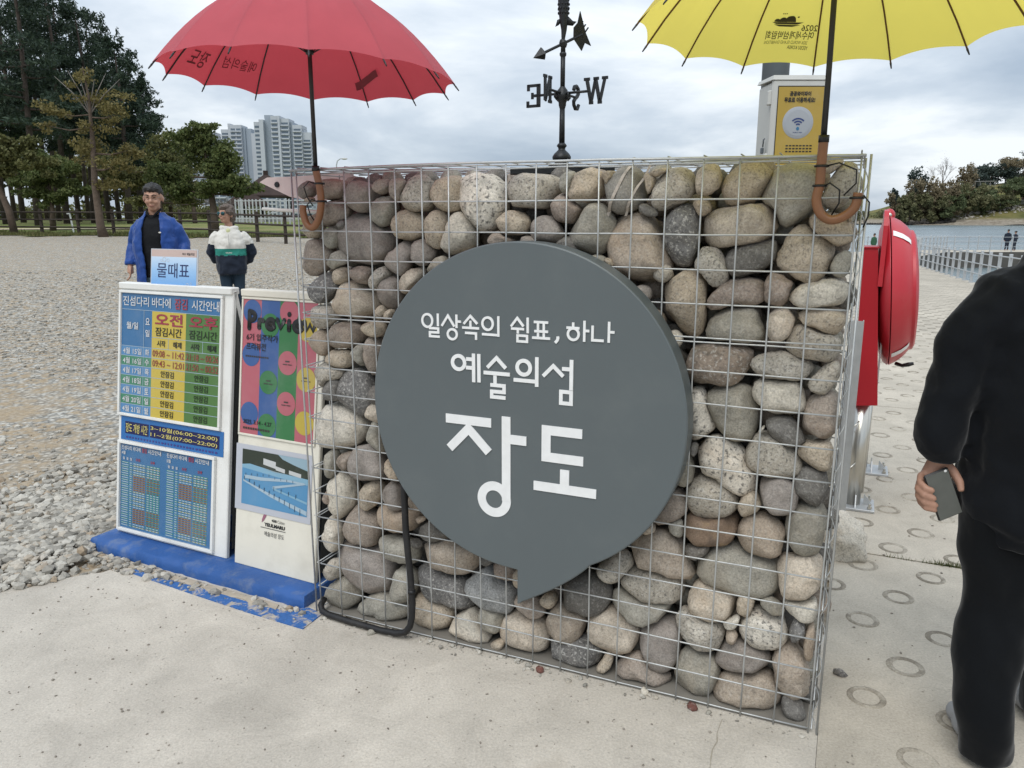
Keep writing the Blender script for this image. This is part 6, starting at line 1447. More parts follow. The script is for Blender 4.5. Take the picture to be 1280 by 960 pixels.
# ------------------------------------------------------------------ island across the water
def hill_h(x, y):
    """height above the sea of the wooded island"""
    a = sstep(176, 262, x-.03*(y-380)); b = np.exp(-((y-455)/62)**2); top = 9+ .118*(np.clip(x, 190, 520)-190)
    return -3+ (3.0*sstep(182, 197, x)+top*a)*np.minimum(1, sstep(366, 388, y)*.25+b*.85)+ .6*np.sin(x*.21)*np.sin(y*.17)*a
s = NT('island_turf'); c = s.coord(); sx = s.n('ShaderNodeSeparateXYZ'); s.l(c, sx.inputs[0])
col = s.ramp(s.noise(c, .05, 6, .6, .5), [(.35, (.075, .085, .03)), (.55, (.17, .15, .06)), (.7, (.30, .25, .12))])
mr = s.n('ShaderNodeMapRange'); s.l(sx.outputs[2], mr.inputs[0]); mr.inputs[1].default_value = .2; mr.inputs[2].default_value = 1.6
stn = s.ramp(s.noise(c, .5, 5, .7), [(.35, (.16, .13, .095)), (.7, (.36, .325, .27))]); col = s.mix(mr.outputs[0], stn, col)
M_ISLE = s.done(col, .95, s.bump(s.noise(c, .4, 5), .6, 1.), 0, .1)
sheet('island_hill', np.linspace(170, 620, 151), np.linspace(360, 560, 81), hill_h, M_ISLE, off=-.0)
Vx = [(x, 381+3*math.sin(x*.06), 0) for x in np.linspace(188, 420, 500)]
# shore stones
pts = [(x, 379+random.uniform(0, 12)+2*math.sin(x*.06)) for x in rng.uniform(214, 420, 900)]
scatter('shore_stones', pts, .25, 1.1, mat('pale_shore_stone', (.40, .37, .32), .9, .25, .4), sink=.25, zfun=lambda x, y: hill_h(x, y))
pts = [(x, 377+random.uniform(0, 3)) for x in rng.uniform(180, 214, 240)]
scatter('shore_stones', pts, .6, 1.6, mat('dark_shore_rock', (.045, .04, .035), .9, .3, .4), sink=.2, zfun=lambda x, y: np.maximum(hill_h(x, y), -1.9))
pts = [(x, 400+random.uniform(-2, 2)) for x in rng.uniform(150, 190, 260)]
scatter('breakwater_rocks', pts, .3, 1.0, mat('dark_shore_rock', (.045, .04, .035), .9, .3, .4), sink=.2, zfun=lambda x, y: x*0-2.0)

LG = {'pine': leaf('pine_needles', (.02, .036, .025), (.034, .056, .036), (.055, .08, .048), .15), 'olive': leaf('olive_leaves', (.07, .078, .028), (.125, .13, .047), (.18, .175, .07)),
      'brown': leaf('brown_leaves', (.085, .062, .03), (.14, .105, .05), (.19, .15, .08)), 'green': leaf('dark_green_leaves', (.06, .082, .026), (.105, .135, .045), (.165, .185, .068)),
      'bare': leaf('bare_twigs', (.10, .085, .075), (.16, .14, .125), (.22, .195, .18), .05), 'yellow': leaf('yellowing_leaves', (.10, .09, .03), (.17, .145, .05), (.24, .2, .085)), 'ipine': leaf('hazed_island_pine', (.036, .055, .05), (.056, .078, .068), (.085, .108, .088), .1), 'iolive': leaf('hazed_island_olive', (.10, .105, .05), (.16, .16, .078), (.225, .215, .115)), 'ibrown': leaf('hazed_island_brown', (.15, .12, .075), (.215, .175, .105), (.28, .235, .15)), 'igreen': leaf('hazed_island_green', (.065, .088, .042), (.105, .13, .06), (.15, .175, .085))}  # island leaves are paler and greyer: distance haze put into their colour
M_BARK = mat('bark', (.095, .07, .052), .95, .35, 5, .8, 14, bdist=.03); M_PBARK = mat('pine_bark', (.06, .047, .038), .95, .4, 3, .8, 10, bdist=.04)
def twigs(m_, p, d, L, r, depth):
    q = p+d*L; m_.tube([p, (p+q)/2+Vector((random.uniform(-.05, .05)*L, random.uniform(-.05, .05)*L, 0)), q], [r, r*.8, r*.6], 4, False)
    if depth:
        for _ in range(3): twigs(m_, q, (d+Vector((random.uniform(-.8, .8), random.uniform(-.8, .8), random.uniform(-.1, .5)))).normalized(), L*random.uniform(.6, .8), r*.55, depth-1)
def tree(name, loc, clumps, n, size, lm, trunk, bark, label, group=None, aspect=.55, droop=0., limbs=True, shell=.45):
    t = empty(name, loc, 0, label, 'tree', group); m_ = MB(); m_.tube([p[:3] for p in trunk], [p[3] for p in trunk], 9)
    if limbs:
        for cl in clumps[:14]:
            z0 = trunk[0][2]+(max(.35*cl[2], min(cl[2]-.3*cl[5], trunk[-1][2]*.95))); zz = [p[2] for p in trunk]; bx, by = np.interp(z0, zz, [p[0] for p in trunk]), np.interp(z0, zz, [p[1] for p in trunk]); rr_ = np.interp(z0, zz, [p[3] for p in trunk])
            mid = ((bx+cl[0])/2, (by+cl[1])/2, (z0+cl[2])/2-.08*abs(cl[0]-bx)); m_.tube([(bx, by, z0), mid, cl[:3]], [rr_*.5, rr_*.32, rr_*.1], 6)
    m_.build('trunk', bark, t, True); V, F = leaves(clumps, n, size, aspect, droop, shell); ob('crown', np_mesh('crown', V, F), lm, t); return t
def blob(cx, cz, w, h, k, base=0.):
    return [(cx+random.uniform(-.5, .5)*w, random.uniform(-.35, .35)*w, cz+random.uniform(-.5, .5)*h, w*random.uniform(.2, .34), w*random.uniform(.2, .34), h*random.uniform(.2, .34)) for _ in range(k)]
# island trees: place from a ray at the given picture column and depth
F_ = 958.; TH = R(12.25)
def spot(px_, depth): return (px_-640)/ (F_*math.cos(TH)+ (480-275)*math.sin(TH))*depth
isl = [(1118, 382, 3, 8, 'ipine', 'small dark pine leaning out at the left tip of the island'), (1117, 392, 6, 17, 'ipine', 'dark pine at the upper left edge of the island wood'), (1138, 398, 12, 24, 'ipine', 'broad dark pine above the left end of the island wood'),
       (1124, 380, 9, 13, 'brown', 'rounded brown-olive tree at the left front of the island wood'), (1136, 379, 10, 15, 'olive', 'olive-green tree low on the left front of the island'), (1150, 384, 12, 20, 'brown', 'tall brown-leaved tree under the bare tree on the island'), (1172, 402, 16, 31, 'bare', 'tall bare grey tree rising above the island wood'),
       (1160, 380, 12, 13, 'olive', 'low olive tree at the water side in the middle of the island wood'), (1176, 384, 13, 18, 'brown', 'brown tree in the middle of the island wood below the bare tree'), (1190, 381, 13, 13, 'green', 'low dark green tree near the stone beach of the island'), (1196, 392, 14, 22, 'brown', 'warm brown tree right of the bare tree on the island'),
       (1208, 384, 14, 15, 'olive', 'olive bush-like tree below the pergola on the island slope'), (1226, 386, 15, 12, 'green', 'green tree below the grassy slope of the island'), (1244, 388, 16, 12, 'olive', 'pale olive tree at mid slope right of the island'), (1262, 388, 16, 13, 'green', 'dark green tree above the rightmost stretch of the island shore'),
       (1282, 390, 16, 13, 'green', 'green tree at the right picture edge on the island slope'), (1214, 448, 9, 12, 'ipine', 'single dark pine just left above the pergola on the island'), (1232, 458, 18, 12, 'ipine', 'rounded dark pine on the island ridge right of the pergola'), (1250, 462, 20, 14, 'ipine', 'tall dark pine on the island ridge'), (1270, 456, 24, 16, 'brown', 'big brown-green tree on the island ridge by the right edge'), (1290, 462, 22, 16, 'ipine', 'dark pine on the island ridge beyond the right picture edge')]
for px_, dp, w_, h_, kd, lab in isl:
    x = spot(px_, dp); z = max(float(hill_h(np.array(x), np.array(float(dp)))), -1.6)-.3; bare = kd == 'bare'
    cl = blob(0, h_*(.5 if dp > 430 else .58), w_*(1.15 if dp > 430 else 1), h_*.78, 11); tr = [(0, 0, 0, .35), (.3, 0, h_*.35, .26), (0, .2, h_*.8, .08)]
    tree('island_tree', (x, dp, z), cl, 260 if bare else 3400, .35 if bare else .62, LG[kd if kd in ('ipine', 'bare') else 'i'+kd], tr, M_BARK, lab, 'trees of the island wood', .12 if bare else .6)
    if bare:
        tw = MB(); twigs(tw, Vector((0, 0, h_*.3)), Vector((0, 0, 1)), h_*.2, .35, 5); twigs(tw, Vector((-.6, 0, h_*.32)), Vector((-.5, 0, .8)), h_*.17, .3, 5); tw.build('bare_branches', mat('grey_branch', (.17, .15, .135), .9), COL.objects[-2].parent if COL.objects[-1].parent is None else COL.objects[-1].parent)
V, F = leaves([(x, random.uniform(386, 440), float(hill_h(np.array(x), np.array(400.)))+2.5, 7, 8, 4) for x in np.linspace(188, 420, 34)], 26000, .7, .6)
tag(ob('island_undergrowth', np_mesh('island_undergrowth', V, F), LG['iolive']), kind='stuff')
pg = empty('pergola', (spot(1225, 440), 440, float(hill_h(np.array(spot(1225, 440)), np.array(440.)))), R(-15), 'small grey pergola on the grassy shoulder of the island', 'pergola')
M_GREYW = mat('weathered_grey_wood', (.22, .22, .21), .8)
for x in np.linspace(-5, 5, 5):
    for y in (-1.2, 1.2): MB().box((x, y, 1.6), (.25, .25, 3.2)).build('post', M_GREYW, pg)
b = MB(); b.box((0, 0, 3.3), (11, 3.2, .3)); b.build('roof', M_GREYW, pg)
hut = empty('hut', (spot(1284, 392), 392, float(hill_h(np.array(spot(1284, 392)), np.array(392.)))-.3), 0, 'small hut with reddish roof at the right end of the island shore', 'hut')
MB().box((0, 0, 1.4), (6, 4, 2.8)).build('wall', mat('hut_plaster', (.5, .47, .43), .8), hut); b = MB(); b.prism([(-3.6, 2.7), (3.6, 2.7), (0, 5)], -2.4, 2.4); b.build('roof', mat('hut_roof', (.2, .09, .07), .8), hut); MB().box((-.8, -2.02, 1.1), (1., .1, 2.)).build('door', M_GREYW, hut)
il = empty('shore_lamp', (spot(1248, 384), 384, float(hill_h(np.array(spot(1248, 384)), np.array(384.)))), 0, 'dark lamp post on the island shore', 'lamp post'); b = MB(); b.tube([(0, 0, 0), (0, 0, 4.4)], .16, 6); b.build('post', M_CAST, il); MB().box((0, 0, 4.6), (.9, .5, .35)).build('lamp_head', M_CAST, il)

# ------------------------------------------------------------------ pine grove, park trees, fence on the left
def gz(x, y): return float(z_ground(np.array(float(x)), np.array(float(y))))
def spotl(px_, y): return ((px_-640)/(F_*math.cos(TH)+200*math.sin(TH))*y, y)
pines = [(-30, 46, 15.), (8, 48, 17.), (30, 55, 18.5), (48, 44, 15.5), (66, 58, 18), (84, 50, 15.5), (100, 60, 16.5), (118, 52, 13.5), (138, 56, 13.8), (150, 62, 13.5), (163, 50, 10.8), (178, 60, 12.), (192, 56, 9.8), (-60, 56, 18), (75, 64, 19), (20, 66, 19), (112, 68, 17), (-10, 60, 18.5)]
for i, (px_, y, h) in enumerate(pines):
    x, y = spotl(px_, y); cl = []
    nlay = 10
    for k in range(nlay):
        f = .36+.62*k/(nlay-1); wd = (2.7 if i < 10 else 2.2)*(1.05-.75*max(0, f-.5)*1.7)*random.uniform(.75, 1.15); a = random.uniform(0, 6.28)
        for q in range(3): aa = a+q*2.1+random.uniform(-.4, .4); cl.append((wd*.62*math.cos(aa), wd*.62*math.sin(aa), h*f+random.uniform(-.4, .4), wd*.52, wd*.52, .55*random.uniform(.7, 1.3)))
    cl.append((0, 0, h*.98, .7, .7, .8)); lx = random.uniform(-.5, .5)
    lab = {7: 'dark pine in the grove behind the thin yellowing tree', 10: 'shorter dark pine near the right side of the grove', 12: 'rightmost dark pine of the grove with loose jagged outline'}.get(i, 'tall dark pine with a bare trunk in the grove behind the wooden fence')
    tree('pine_tree', (x, y, gz(x, y)-.1), cl, 9000, .15, LG['pine'], [(0, 0, 0, .2), (lx*.4, 0, h*.3, .16), (lx, 0, h*.7, .1), (lx*.5, 0, h*.97, .03)], M_PBARK, lab, 'dark pines of the grove', .3, .15)
x, y = spotl(128, 30.6)                                               # thin yellowing tree in front of the grove
tree('young_tree', (x, y, gz(x, y)-.05), [(-1.3, 0, 4.7, .9, .7, .35), (.3, .2, 5.2, 1.2, .8, .4), (1.1, -.1, 4.6, .8, .6, .35), (-.1, .3, 3.4, 1.1, .8, .55), (.7, 0, 2.7, .9, .7, .45), (1.2, .2, 3.3, .8, .6, .4), (-.2, -.1, 5.9, .6, .5, .35), (.1, 0, 4.1, .8, .6, .4), (-1.7, 0, 4.2, .5, .4, .25), (.4, 0, 2.0, .7, .6, .35)], 4200, .075, LG['yellow'],
     [(0, 0, 0, .21), (-.08, 0, .5, .15), (-.12, 0, 2., .125), (-.02, 0, 3.6, .09), (.02, 0, 5.2, .05), (-.1, 0, 6.3, .015)], M_BARK, 'thin tree with sparse yellowing leaves standing at the fence before the grove', None, .5)
V = MB()
for a, L in ((-1.0, 1.4), (-.6, 1.6), (-.3, 1.5), (.15, 1.3), (.5, 1.5), (.9, 1.3)): V.tube([(.0, 0, 4.6), (a*.6, .1, 4.6+L*.55), (a*1.3, .2, 4.6+L)], [.03, .018, .006], 5)
V.build('bare_twigs', mat('grey_twig', (.2, .18, .16), .9), [o for o in COL.objects if o.name.startswith('young_tree')][0], True)
x, y = spotl(268, 33)                                                 # broad round tree beside the apartment towers
tree('broad_tree', (x, y, gz(x, y)-.05), [(-1.5, 0, 2.6, 1.1, .9, .8), (.3, .2, 2.5, 1.1, 1, .7), (1.3, 0, 2.2, .8, .7, .5), (-.5, 0, 3.5, 1.2, 1, .8), (.5, .1, 3.4, .9, .8, .6), (-.1, 0, 4.3, .7, .6, .35), (-1.1, .2, 4.0, .7, .6, .4), (.2, 0, 1.9, 1.3, 1, .45), (-1.2, 0, 1.9, 1., .8, .5), (.6, 0, 2.9, .7, .7, .5), (1.4, 0, 1.8, .55, .5, .3)], 15000, .085, LG['green'], [(0, 0, 0, .2), (.03, 0, .8, .15), (-.05, 0, 2.2, .1), (-.2, 0, 3.8, .03)], M_BARK, 'broad dark green tree standing in front of the apartment towers', None, .55)
x, y = spotl(200, 37)
tree('olive_tree', (x, y, gz(x, y)-.05), blob(-.2, 2.9, 3.6, 2.2, 9)+blob(.3, 1.7, 3., 1., 5), 12000, .085, LG['olive'], [(0, 0, 0, .17), (.1, 0, 1.2, .12), (0, 0, 3.2, .04)], M_BARK, 'olive-leaved tree right of the grove behind the man in blue', None, .55)
x, y = spotl(14, 32.2)
tree('left_edge_tree', (x, y, gz(x, y)-.05), [(-.8, 0, 3.2, 1.2, .9, .7), (.4, .1, 3.5, 1., .8, .55), (1.3, .2, 2.9, .9, .8, .5), (-1.4, 0, 2.6, .8, .7, .5), (.1, 0, 2.7, .8, .7, .4)], 8000, .085, LG['olive'], [(.1, 0, 0, .15), (-.02, 0, 1., .14), (-.35, 0, 2.1, .09), (-.6, 0, 3., .03)], M_BARK, 'leaning olive tree at the left picture edge behind the fence', None, .55)
x, y = spotl(68, 36)
tree('bushy_tree', (x, y, gz(x, y)-.05), [(-.7, 0, 2.6, 1., .8, .6), (.3, 0, 2.5, 1.1, .9, .7), (-.2, 0, 3.2, .9, .8, .5), (.9, 0, 1.9, .9, .8, .45), (0, 0, 1.6, .9, .8, .45), (-1, 0, 1.8, .7, .6, .4)], 11000, .085, LG['green'], [(-.1, 0, 0, .15), (0, 0, 1, .11), (0, 0, 2.6, .03)], M_BARK, 'bushy green tree in front of the left part of the grove', None, .55)
x, y = spotl(244, 52)
tree('grey_bare_tree', (x, y, gz(x, y)-.05), blob(0, 1.9, 3., 1.4, 7), 2200, .16, LG['bare'], [(0, 0, 0, .17), (0, 0, .9, .13), (.1, 0, 2.2, .04)], M_BARK, 'low bare grey tree in front of the white van', None, .1)
for i, (px_, y) in enumerate(((-40, 78), (60, 82), (160, 84), (215, 88))):
    x, y = spotl(px_, y); tree('distant_tree', (x, y, gz(x, y)-.1), blob(0, 4.5, 9, 5, 12), 2600, .35, LG['olive'], [(0, 0, 0, .25), (0, 0, 5, .08)], M_BARK, 'olive tree far behind the trunks of the pine grove', 'olive trees behind the grove', .6)

V, F = leaves([(spotl(p_, 104)[0], 104+random.uniform(-6, 6), 2.0+random.uniform(-.2, .5), 3.6, 2.5, 1.25) for p_ in range(-120, 330, 14)], 26000, .2, .6)
tag(ob('distant_shrubs', np_mesh('distant_shrubs', V, F), LG['olive']), kind='stuff')
# wooden fence
M_FENCE = mat('dark_brown_fence_wood', (.042, .032, .025), .85, .3, 8, .4, 40)
fpts = [(-24., 33.6), (-21.8, 33.), (-19.6, 32.6), (-17.9, 32.3), (-16.2, 31.8), (-14.6, 31.3), (-13., 30.7), (-11.6, 30.), (-10.2, 28.6), (-8.9, 27.3), (-7.6, 26.2), (-6.2, 25.4), (-4.6, 24.8), (-3, 24.4)]
fr = empty('wooden_fence', (fpts[0][0], fpts[0][1], gz(*fpts[0])), 0, 'dark brown wooden post-and-rail fence between gravel lot and lawn', 'fence'); o0 = fr.location.copy()
pm = MB().box((0, 0, .54), (.11, .11, 1.08), bev=.015).mesh('post'); pm.materials.append(M_FENCE)
for i, (x, y) in enumerate(fpts):
    z = gz(x, y); o_ = bpy.data.objects.new('post', pm); link(o_, fr); o_.location = Vector((x, y, z-.05))-o0; o_.rotation_euler = (0, 0, random.uniform(-.1, .4))
    if i:
        xa, ya = fpts[i-1]; za = gz(xa, ya)
        for h in (.3, .6, .9): MB().tube([Vector((xa, ya-.07, za+h))-o0, Vector((x, y-.07, z+h))-o0], .035, 6).build('rail', M_FENCE, fr, True)
x, y = spotl(91, 34.2); wpst = empty('white_post', (x, y, gz(x, y)), 0, 'thin white post on the lawn behind the fence', 'post'); b = MB(); b.tube([(0, 0, 0), (-.08, 0, .78)], .035, 8); b.build('post_shaft', M_REFL, wpst); MB().box((-.14, 0, .82), (.14, .05, .06)).build('post_cap', M_REFL, wpst)

# grass blades along the lawn edge
n = 9000; x = rng.uniform(-24, -2, n); y = 28.3-.16*x-.45*np.sin(x*.9)-.3*np.sin(x*2.3)+np.abs(rng.normal(0, 1.2, n))-.15; z = z_ground(x, y)+.01; h = rng.uniform(.05, .16, n); a = rng.uniform(0, 3.14, n); w_ = .018
V = np.stack([np.stack([x-w_*np.cos(a), y-w_*np.sin(a), z], 1), np.stack([x+w_*np.cos(a), y+w_*np.sin(a), z], 1), np.stack([x+rng.uniform(-.05, .05, n), y, z+h], 1)], 1).reshape(-1, 3)
tag(ob('grass', np_mesh('grass', V, np.arange(n*3).reshape(-1, 3)), leaf('grass_blades', (.06, .075, .02), (.12, .125, .045), (.22, .2, .09))), kind='stuff')

# ------------------------------------------------------------------ apartment towers and low buildings far behind
M_APT = mat('hazed_pale_tower_render', (.42, .45, .485), .8, .06, .06); M_APT2 = mat('hazed_blue_grey_tower_render', (.29, .335, .385), .8, .06, .06); M_AGL = mat('tower_glass', (.10, .13, .165), .25, .25, .05, 0, 1, 0, .5)  # bluish paleness of the tower walls is distance haze painted into the colour
def tower(name, px0, px1, ytop, dist, bays, label, floors=22, base=1.5, rz=0.):
    x0, _ = spotl(px0, dist); x1, _ = spotl(px1, dist); W_ = x1-x0; v = ytop-480; Z = EYE-(F_*math.sin(TH)+v*math.cos(TH))/(F_*math.cos(TH)-v*math.sin(TH))*dist; H_ = Z-base
    t = empty(name, (x0, dist, base), rz, label, 'apartment tower'); tot = sum(b_[0] for b_ in bays); x = 0; win = MB(); par = MB()
    for k, (w_, hf, off, kind) in enumerate(bays):
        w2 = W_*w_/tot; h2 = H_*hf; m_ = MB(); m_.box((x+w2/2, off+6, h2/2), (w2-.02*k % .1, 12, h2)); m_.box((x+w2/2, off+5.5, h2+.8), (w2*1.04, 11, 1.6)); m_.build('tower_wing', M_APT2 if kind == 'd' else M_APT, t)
        if kind in 'wb':
            for f in range(floors):
                z = h2*(f+.5)/floors
                if z > h2-1: continue
                ncol = max(1, int(w2/2.6))
                for c_ in range(ncol):
                    xc = x+w2*(c_+.5)/ncol; win.box((xc, off-.02, z+.2), (w2/ncol*.78, .14, h2/floors*.5))
                if kind == 'b': par.box((x+w2/2, off-.35, z-h2/floors*.32), (w2*.96, .6, h2/floors*.3))
                # windows of the side wall
                win.box((x+w2+.02, off+3, z+.2), (.1, 3, h2/floors*.45)); win.box((x-.02, off+3, z+.2), (.1, 3, h2/floors*.45))
        x += w2
    tag(win.build('windows', M_AGL, t), kind='stuff'); tag(par.build('balconies', M_APT, t), kind='stuff'); return t
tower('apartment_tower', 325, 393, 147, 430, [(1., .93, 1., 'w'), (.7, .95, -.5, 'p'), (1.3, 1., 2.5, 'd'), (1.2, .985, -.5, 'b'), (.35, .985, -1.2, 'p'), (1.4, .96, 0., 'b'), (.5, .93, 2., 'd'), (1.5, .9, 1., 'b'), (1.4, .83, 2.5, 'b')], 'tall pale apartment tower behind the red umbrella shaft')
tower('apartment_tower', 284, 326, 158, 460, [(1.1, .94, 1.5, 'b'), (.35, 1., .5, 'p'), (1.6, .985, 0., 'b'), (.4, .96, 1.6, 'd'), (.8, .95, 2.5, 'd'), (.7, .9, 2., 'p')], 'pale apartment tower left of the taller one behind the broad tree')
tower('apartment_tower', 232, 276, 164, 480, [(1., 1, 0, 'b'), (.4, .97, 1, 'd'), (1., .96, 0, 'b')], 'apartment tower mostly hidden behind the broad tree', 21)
for px0, px1, yt, d, lab in ((268, 318, 236, 300, 'low white apartment block under the broad tree crown'), (324, 392, 240, 290, 'low white apartment block behind the gazebos')):
    o_ = tower('low_apartment_block', px0, px1, yt, d, [(1, 1, 0, 'b'), (.8, .94, 1., 'w'), (1, .97, 0, 'b')], lab, 6)
# gazebos
M_THATCH = mat('dark_brown_thatch', (.045, .03, .026), .95, .25, 2, .6, 12)
for px_, d, w_, zr, hh, lab in ((336, 62, 4.6, 2.05, 1.7, 'larger gazebo with dark brown pyramid roof left of the wall'), (310, 60, 3.2, 1.35, 1.3, 'smaller gazebo with dark brown roof behind the woman')):
    x, y = spotl(px_, d); g0 = empty('gazebo', (x, y, gz(x, y)-.05), R(20), lab, 'gazebo'); b = MB(); q = w_/2; b.add([(-q, -q, zr), (q, -q, zr), (q, q, zr), (-q, q, zr), (0, 0, zr+hh), (-q, -q, zr-.12), (q, -q, zr-.12), (q, q, zr-.12), (-q, q, zr-.12)], [(0, 1, 4), (1, 2, 4), (2, 3, 4), (3, 0, 4), (0, 5, 6, 1), (1, 6, 7, 2), (2, 7, 8, 3), (3, 8, 5, 0), (5, 8, 7, 6)]); b.box((0, 0, zr+hh), (.35, .35, .4)); b.build('roof', M_THATCH, g0)
    for sx in (-.75, .75):
        for sy in (-.75, .75): MB().tube([(q*sx, q*sy, 0), (q*sx, q*sy, zr)], .11, 8).build('post', M_FENCE, g0)
    MB().box((0, 0, .2), (w_*.8, w_*.8, .4)).build('floor_deck', mat('pale_deck', (.35, .34, .32), .8), g0)
line = [spotl(p, d) for p, d in ((296, 48), (322, 47), (352, 46), (385, 45))]
gr = empty('grey_park_railing', (*line[0], gz(*line[0])), 0, 'pale grey railing with upright bars in front of the gazebos', 'railing'); o0 = gr.location.copy()
M_PRAIL = mat('pale_grey_paint', (.42, .44, .45), .5)
for i in range(len(line)-1):
    for k in range(6):
        t = k/6; x, y = line[i][0]+(line[i+1][0]-line[i][0])*t, line[i][1]+(line[i+1][1]-line[i][1])*t; MB().box(Vector((x, y, gz(x, y)+.75))-o0, (.07, .07, 1.5)).build('bar', M_PRAIL, gr)
    a, b_ = line[i], line[i+1]
    for h in (.35, .9, 1.4): MB().tube([Vector((*a, gz(*a)+h))-o0, Vector((*b_, gz(*b_)+h))-o0], .03, 5).build('rail', M_PRAIL, gr)
x, y = spotl(303, 50); lpt = empty('lamp_post', (x, y, gz(x, y)), 0, 'grey lamp post beside the woman and the smaller gazebo', 'lamp post'); b = MB(); b.tube([(0, 0, 0), (0, 0, 2.4)], .07, 8); b.build('post', M_PRAIL, lpt); MB().ell((0, 0, 2.45), (.14, .14, .12)).build('lamp_head', M_PRAIL, lpt)
x, y = spotl(424, 60); slt = empty('street_lamp', (x, y, gz(x, y)), 0, 'curved street lamp head peeping over the top of the wall', 'street lamp'); b = MB(); b.tube([(0, 0, 0), (0, 0, 4.2), (.08, 0, 4.5), (.3, 0, 4.66), (.5, 0, 4.68)], [.06, .045, .04, .035, .03], 8); b.build('lamp_arm', M_PRAIL, slt, True); MB().ell((.62, 0, 4.66), (.24, .1, .07)).build('lamp_head', M_GREYBOX, slt, True)
# white van
x, y = spotl(240, 108); vn = empty('white_van', (x, y, gz(x, y)), R(4), 'small white van parked far behind the bare grey tree', 'van'); M_VAN = mat('white_van_paint', (.7, .71, .71), .35); b = MB()
b.prism([(-2.2, .35), (2.2, .35), (2.25, .95), (1.85, 1.15), (1.35, 1.85), (-2.1, 1.9), (-2.25, 1.0)], -.85, .85); b.build('body', M_VAN, vn)
for x0, x1 in ((-1.9, -1.), (-.85, .1), (.25, 1.15)): MB().box(((x0+x1)/2, -.86, 1.48), (x1-x0, .03, .5)).build('window', M_AGL, vn)
for x0 in (-1.4, 1.4):
    for y0 in (-.8, .8): w_ = MB().lathe([(0, -.11), (.3, -.11), (.34, -.06), (.34, .06), (.3, .11), (0, .11)], 18, Matrix.Translation((x0, y0, .34)) @ Matrix.Rotation(R(90), 4, 'X')).build('wheel', M_TIE, vn)
MB().box((2.23, -.55, .8), (.06, .3, .16)).build('headlight', M_REFL, vn); MB().box((2.23, .55, .8), (.06, .3, .16)).build('headlight', M_REFL, vn)
# ------------------------------------------------------------------ people
M_SKIN = mat('skin', (.42, .24, .165), .5, .1, 25, .08, 260, 0, .4, .2, (.36, .15, .1), 18); M_SKIN2 = mat('shaded_skin', (.36, .20, .14), .5, .1, 25, .1, 260)
M_HAIR = mat('black_hair', (.018, .016, .015), .5, .35, 60, .5, 160); M_HAIR2 = mat('brown_grey_hair', (.10, .075, .06), .55, .35, 60, .5, 160)
def cloth(name, col, rough=.8, bs=14., b=.5): return mat(name, col, rough, .1, 7, b, bs, 0, .12 if max(col) < .02 else .25, bdist=.012)
M_BLKC = cloth('black_jersey', (.0052, .0062, .0082), .85, 9., .7); M_BLKT = cloth('black_track_cloth', (.004, .0048, .006), .85, 7., .7)
M_BLUEJ = cloth('blue_jacket_cloth', (.014, .055, .23), .5); M_SHIRT = cloth('black_shirt', (.012, .013, .015)); M_JEAN = cloth('blue_grey_jeans', (.10, .15, .19)); M_NAVY = cloth('navy_cloth', (.012, .018, .032)); M_IVORY = cloth('ivory_cloth', (.62, .60, .55)); M_TEALC = cloth('teal_band', (.025, .20, .16)); M_LIME = cloth('pale_lime_shirt', (.55, .56, .32)); M_DJEAN = cloth('dark_jeans', (.018, .035, .055)); M_SHOE = cloth('grey_shoe', (.3, .3, .3))
for m_ in (M_BLKC, M_BLKT, M_NAVY, M_BLUEJ):
    m_.node_tree.nodes['Principled BSDF'].inputs['Sheen Weight'].default_value = .18; m_.node_tree.nodes['Principled BSDF'].inputs['Sheen Roughness'].default_value = .4
def head_mb(b, c, s=1., yaw=0., pitch=0.):
    """skull, jaw, nose, ears and neck as overlapping volumes; faces -Y before the turn"""
    Rm = Matrix.Rotation(yaw, 3, 'Z') @ Matrix.Rotation(pitch, 3, 'X')
    def e(p, r): b.ell(Vector(c)+Rm @ (Vector(p)*s), [k*s for k in r], 18, 12, Rm)
    e((0, .012, .03), (.077, .095, .092)); e((0, -.018, -.035), (.064, .07, .078)); e((0, -.05, -.085), (.036, .034, .03)); e((0, -.102, -.018), (.0145, .019, .018)); e((0, -.094, .008), (.011, .013, .026))
    e((-.081, .015, -.01), (.011, .022, .032)); e((.081, .015, -.01), (.011, .022, .032)); e((-.035, -.072, -.028), (.026, .022, .022)); e((.035, -.072, -.028), (.026, .022, .022)); e((0, -.08, .035), (.055, .018, .012)); e((0, -.088, -.056), (.024, .013, .008)); e((0, -.086, -.068), (.021, .012, .007))
    return Rm
def fingers(b, wrist, d, out_, s=1., curl=.5):
    """palm, four bent fingers of different length, thumb; d points down the hand, out_ towards the thumb"""
    d = Vector(d).normalized(); o_ = Vector(out_).normalized(); pn = d.cross(o_).normalized(); w = Vector(wrist)
    b.tube([w-d*.02*s, w+d*.03*s, w+d*.085*s], [.024*s, .03*s, .031*s], 10)
    for k, L in zip((-1.3, -.43, .43, 1.3), (.058, .072, .078, .07)):
        p = w+d*.085*s+o_*k*.0145*s; b.tube([p, p+(d*.45+pn*.08*curl)*L*s, p+(d*.8+pn*.35*curl)*L*s, p+(d*1.+pn*.7*curl)*L*s], [.0095*s, .009*s, .0082*s, .0062*s], 8)
    b.tube([w+d*.02*s+o_*.02*s, w+d*.055*s+o_*.045*s, w+d*.088*s+o_*.052*s, w+d*.105*s+o_*.045*s], [.013*s, .0115*s, .0095*s, .007*s], 8)
def shoe(b, x, y, z, a=0., s=1.):
    Rm = Matrix.Rotation(a, 3, 'Z')
    for py, rx, ry, rz, pz in ((.0, .042, .06, .05, .045), (-.08, .046, .075, .036, .034), (-.15, .042, .06, .026, .026)): b.ell(Vector((x, y, z))+Rm @ (Vector((0, py, pz))*s), (rx*s, ry*s, rz*s), 14, 8, Rm)

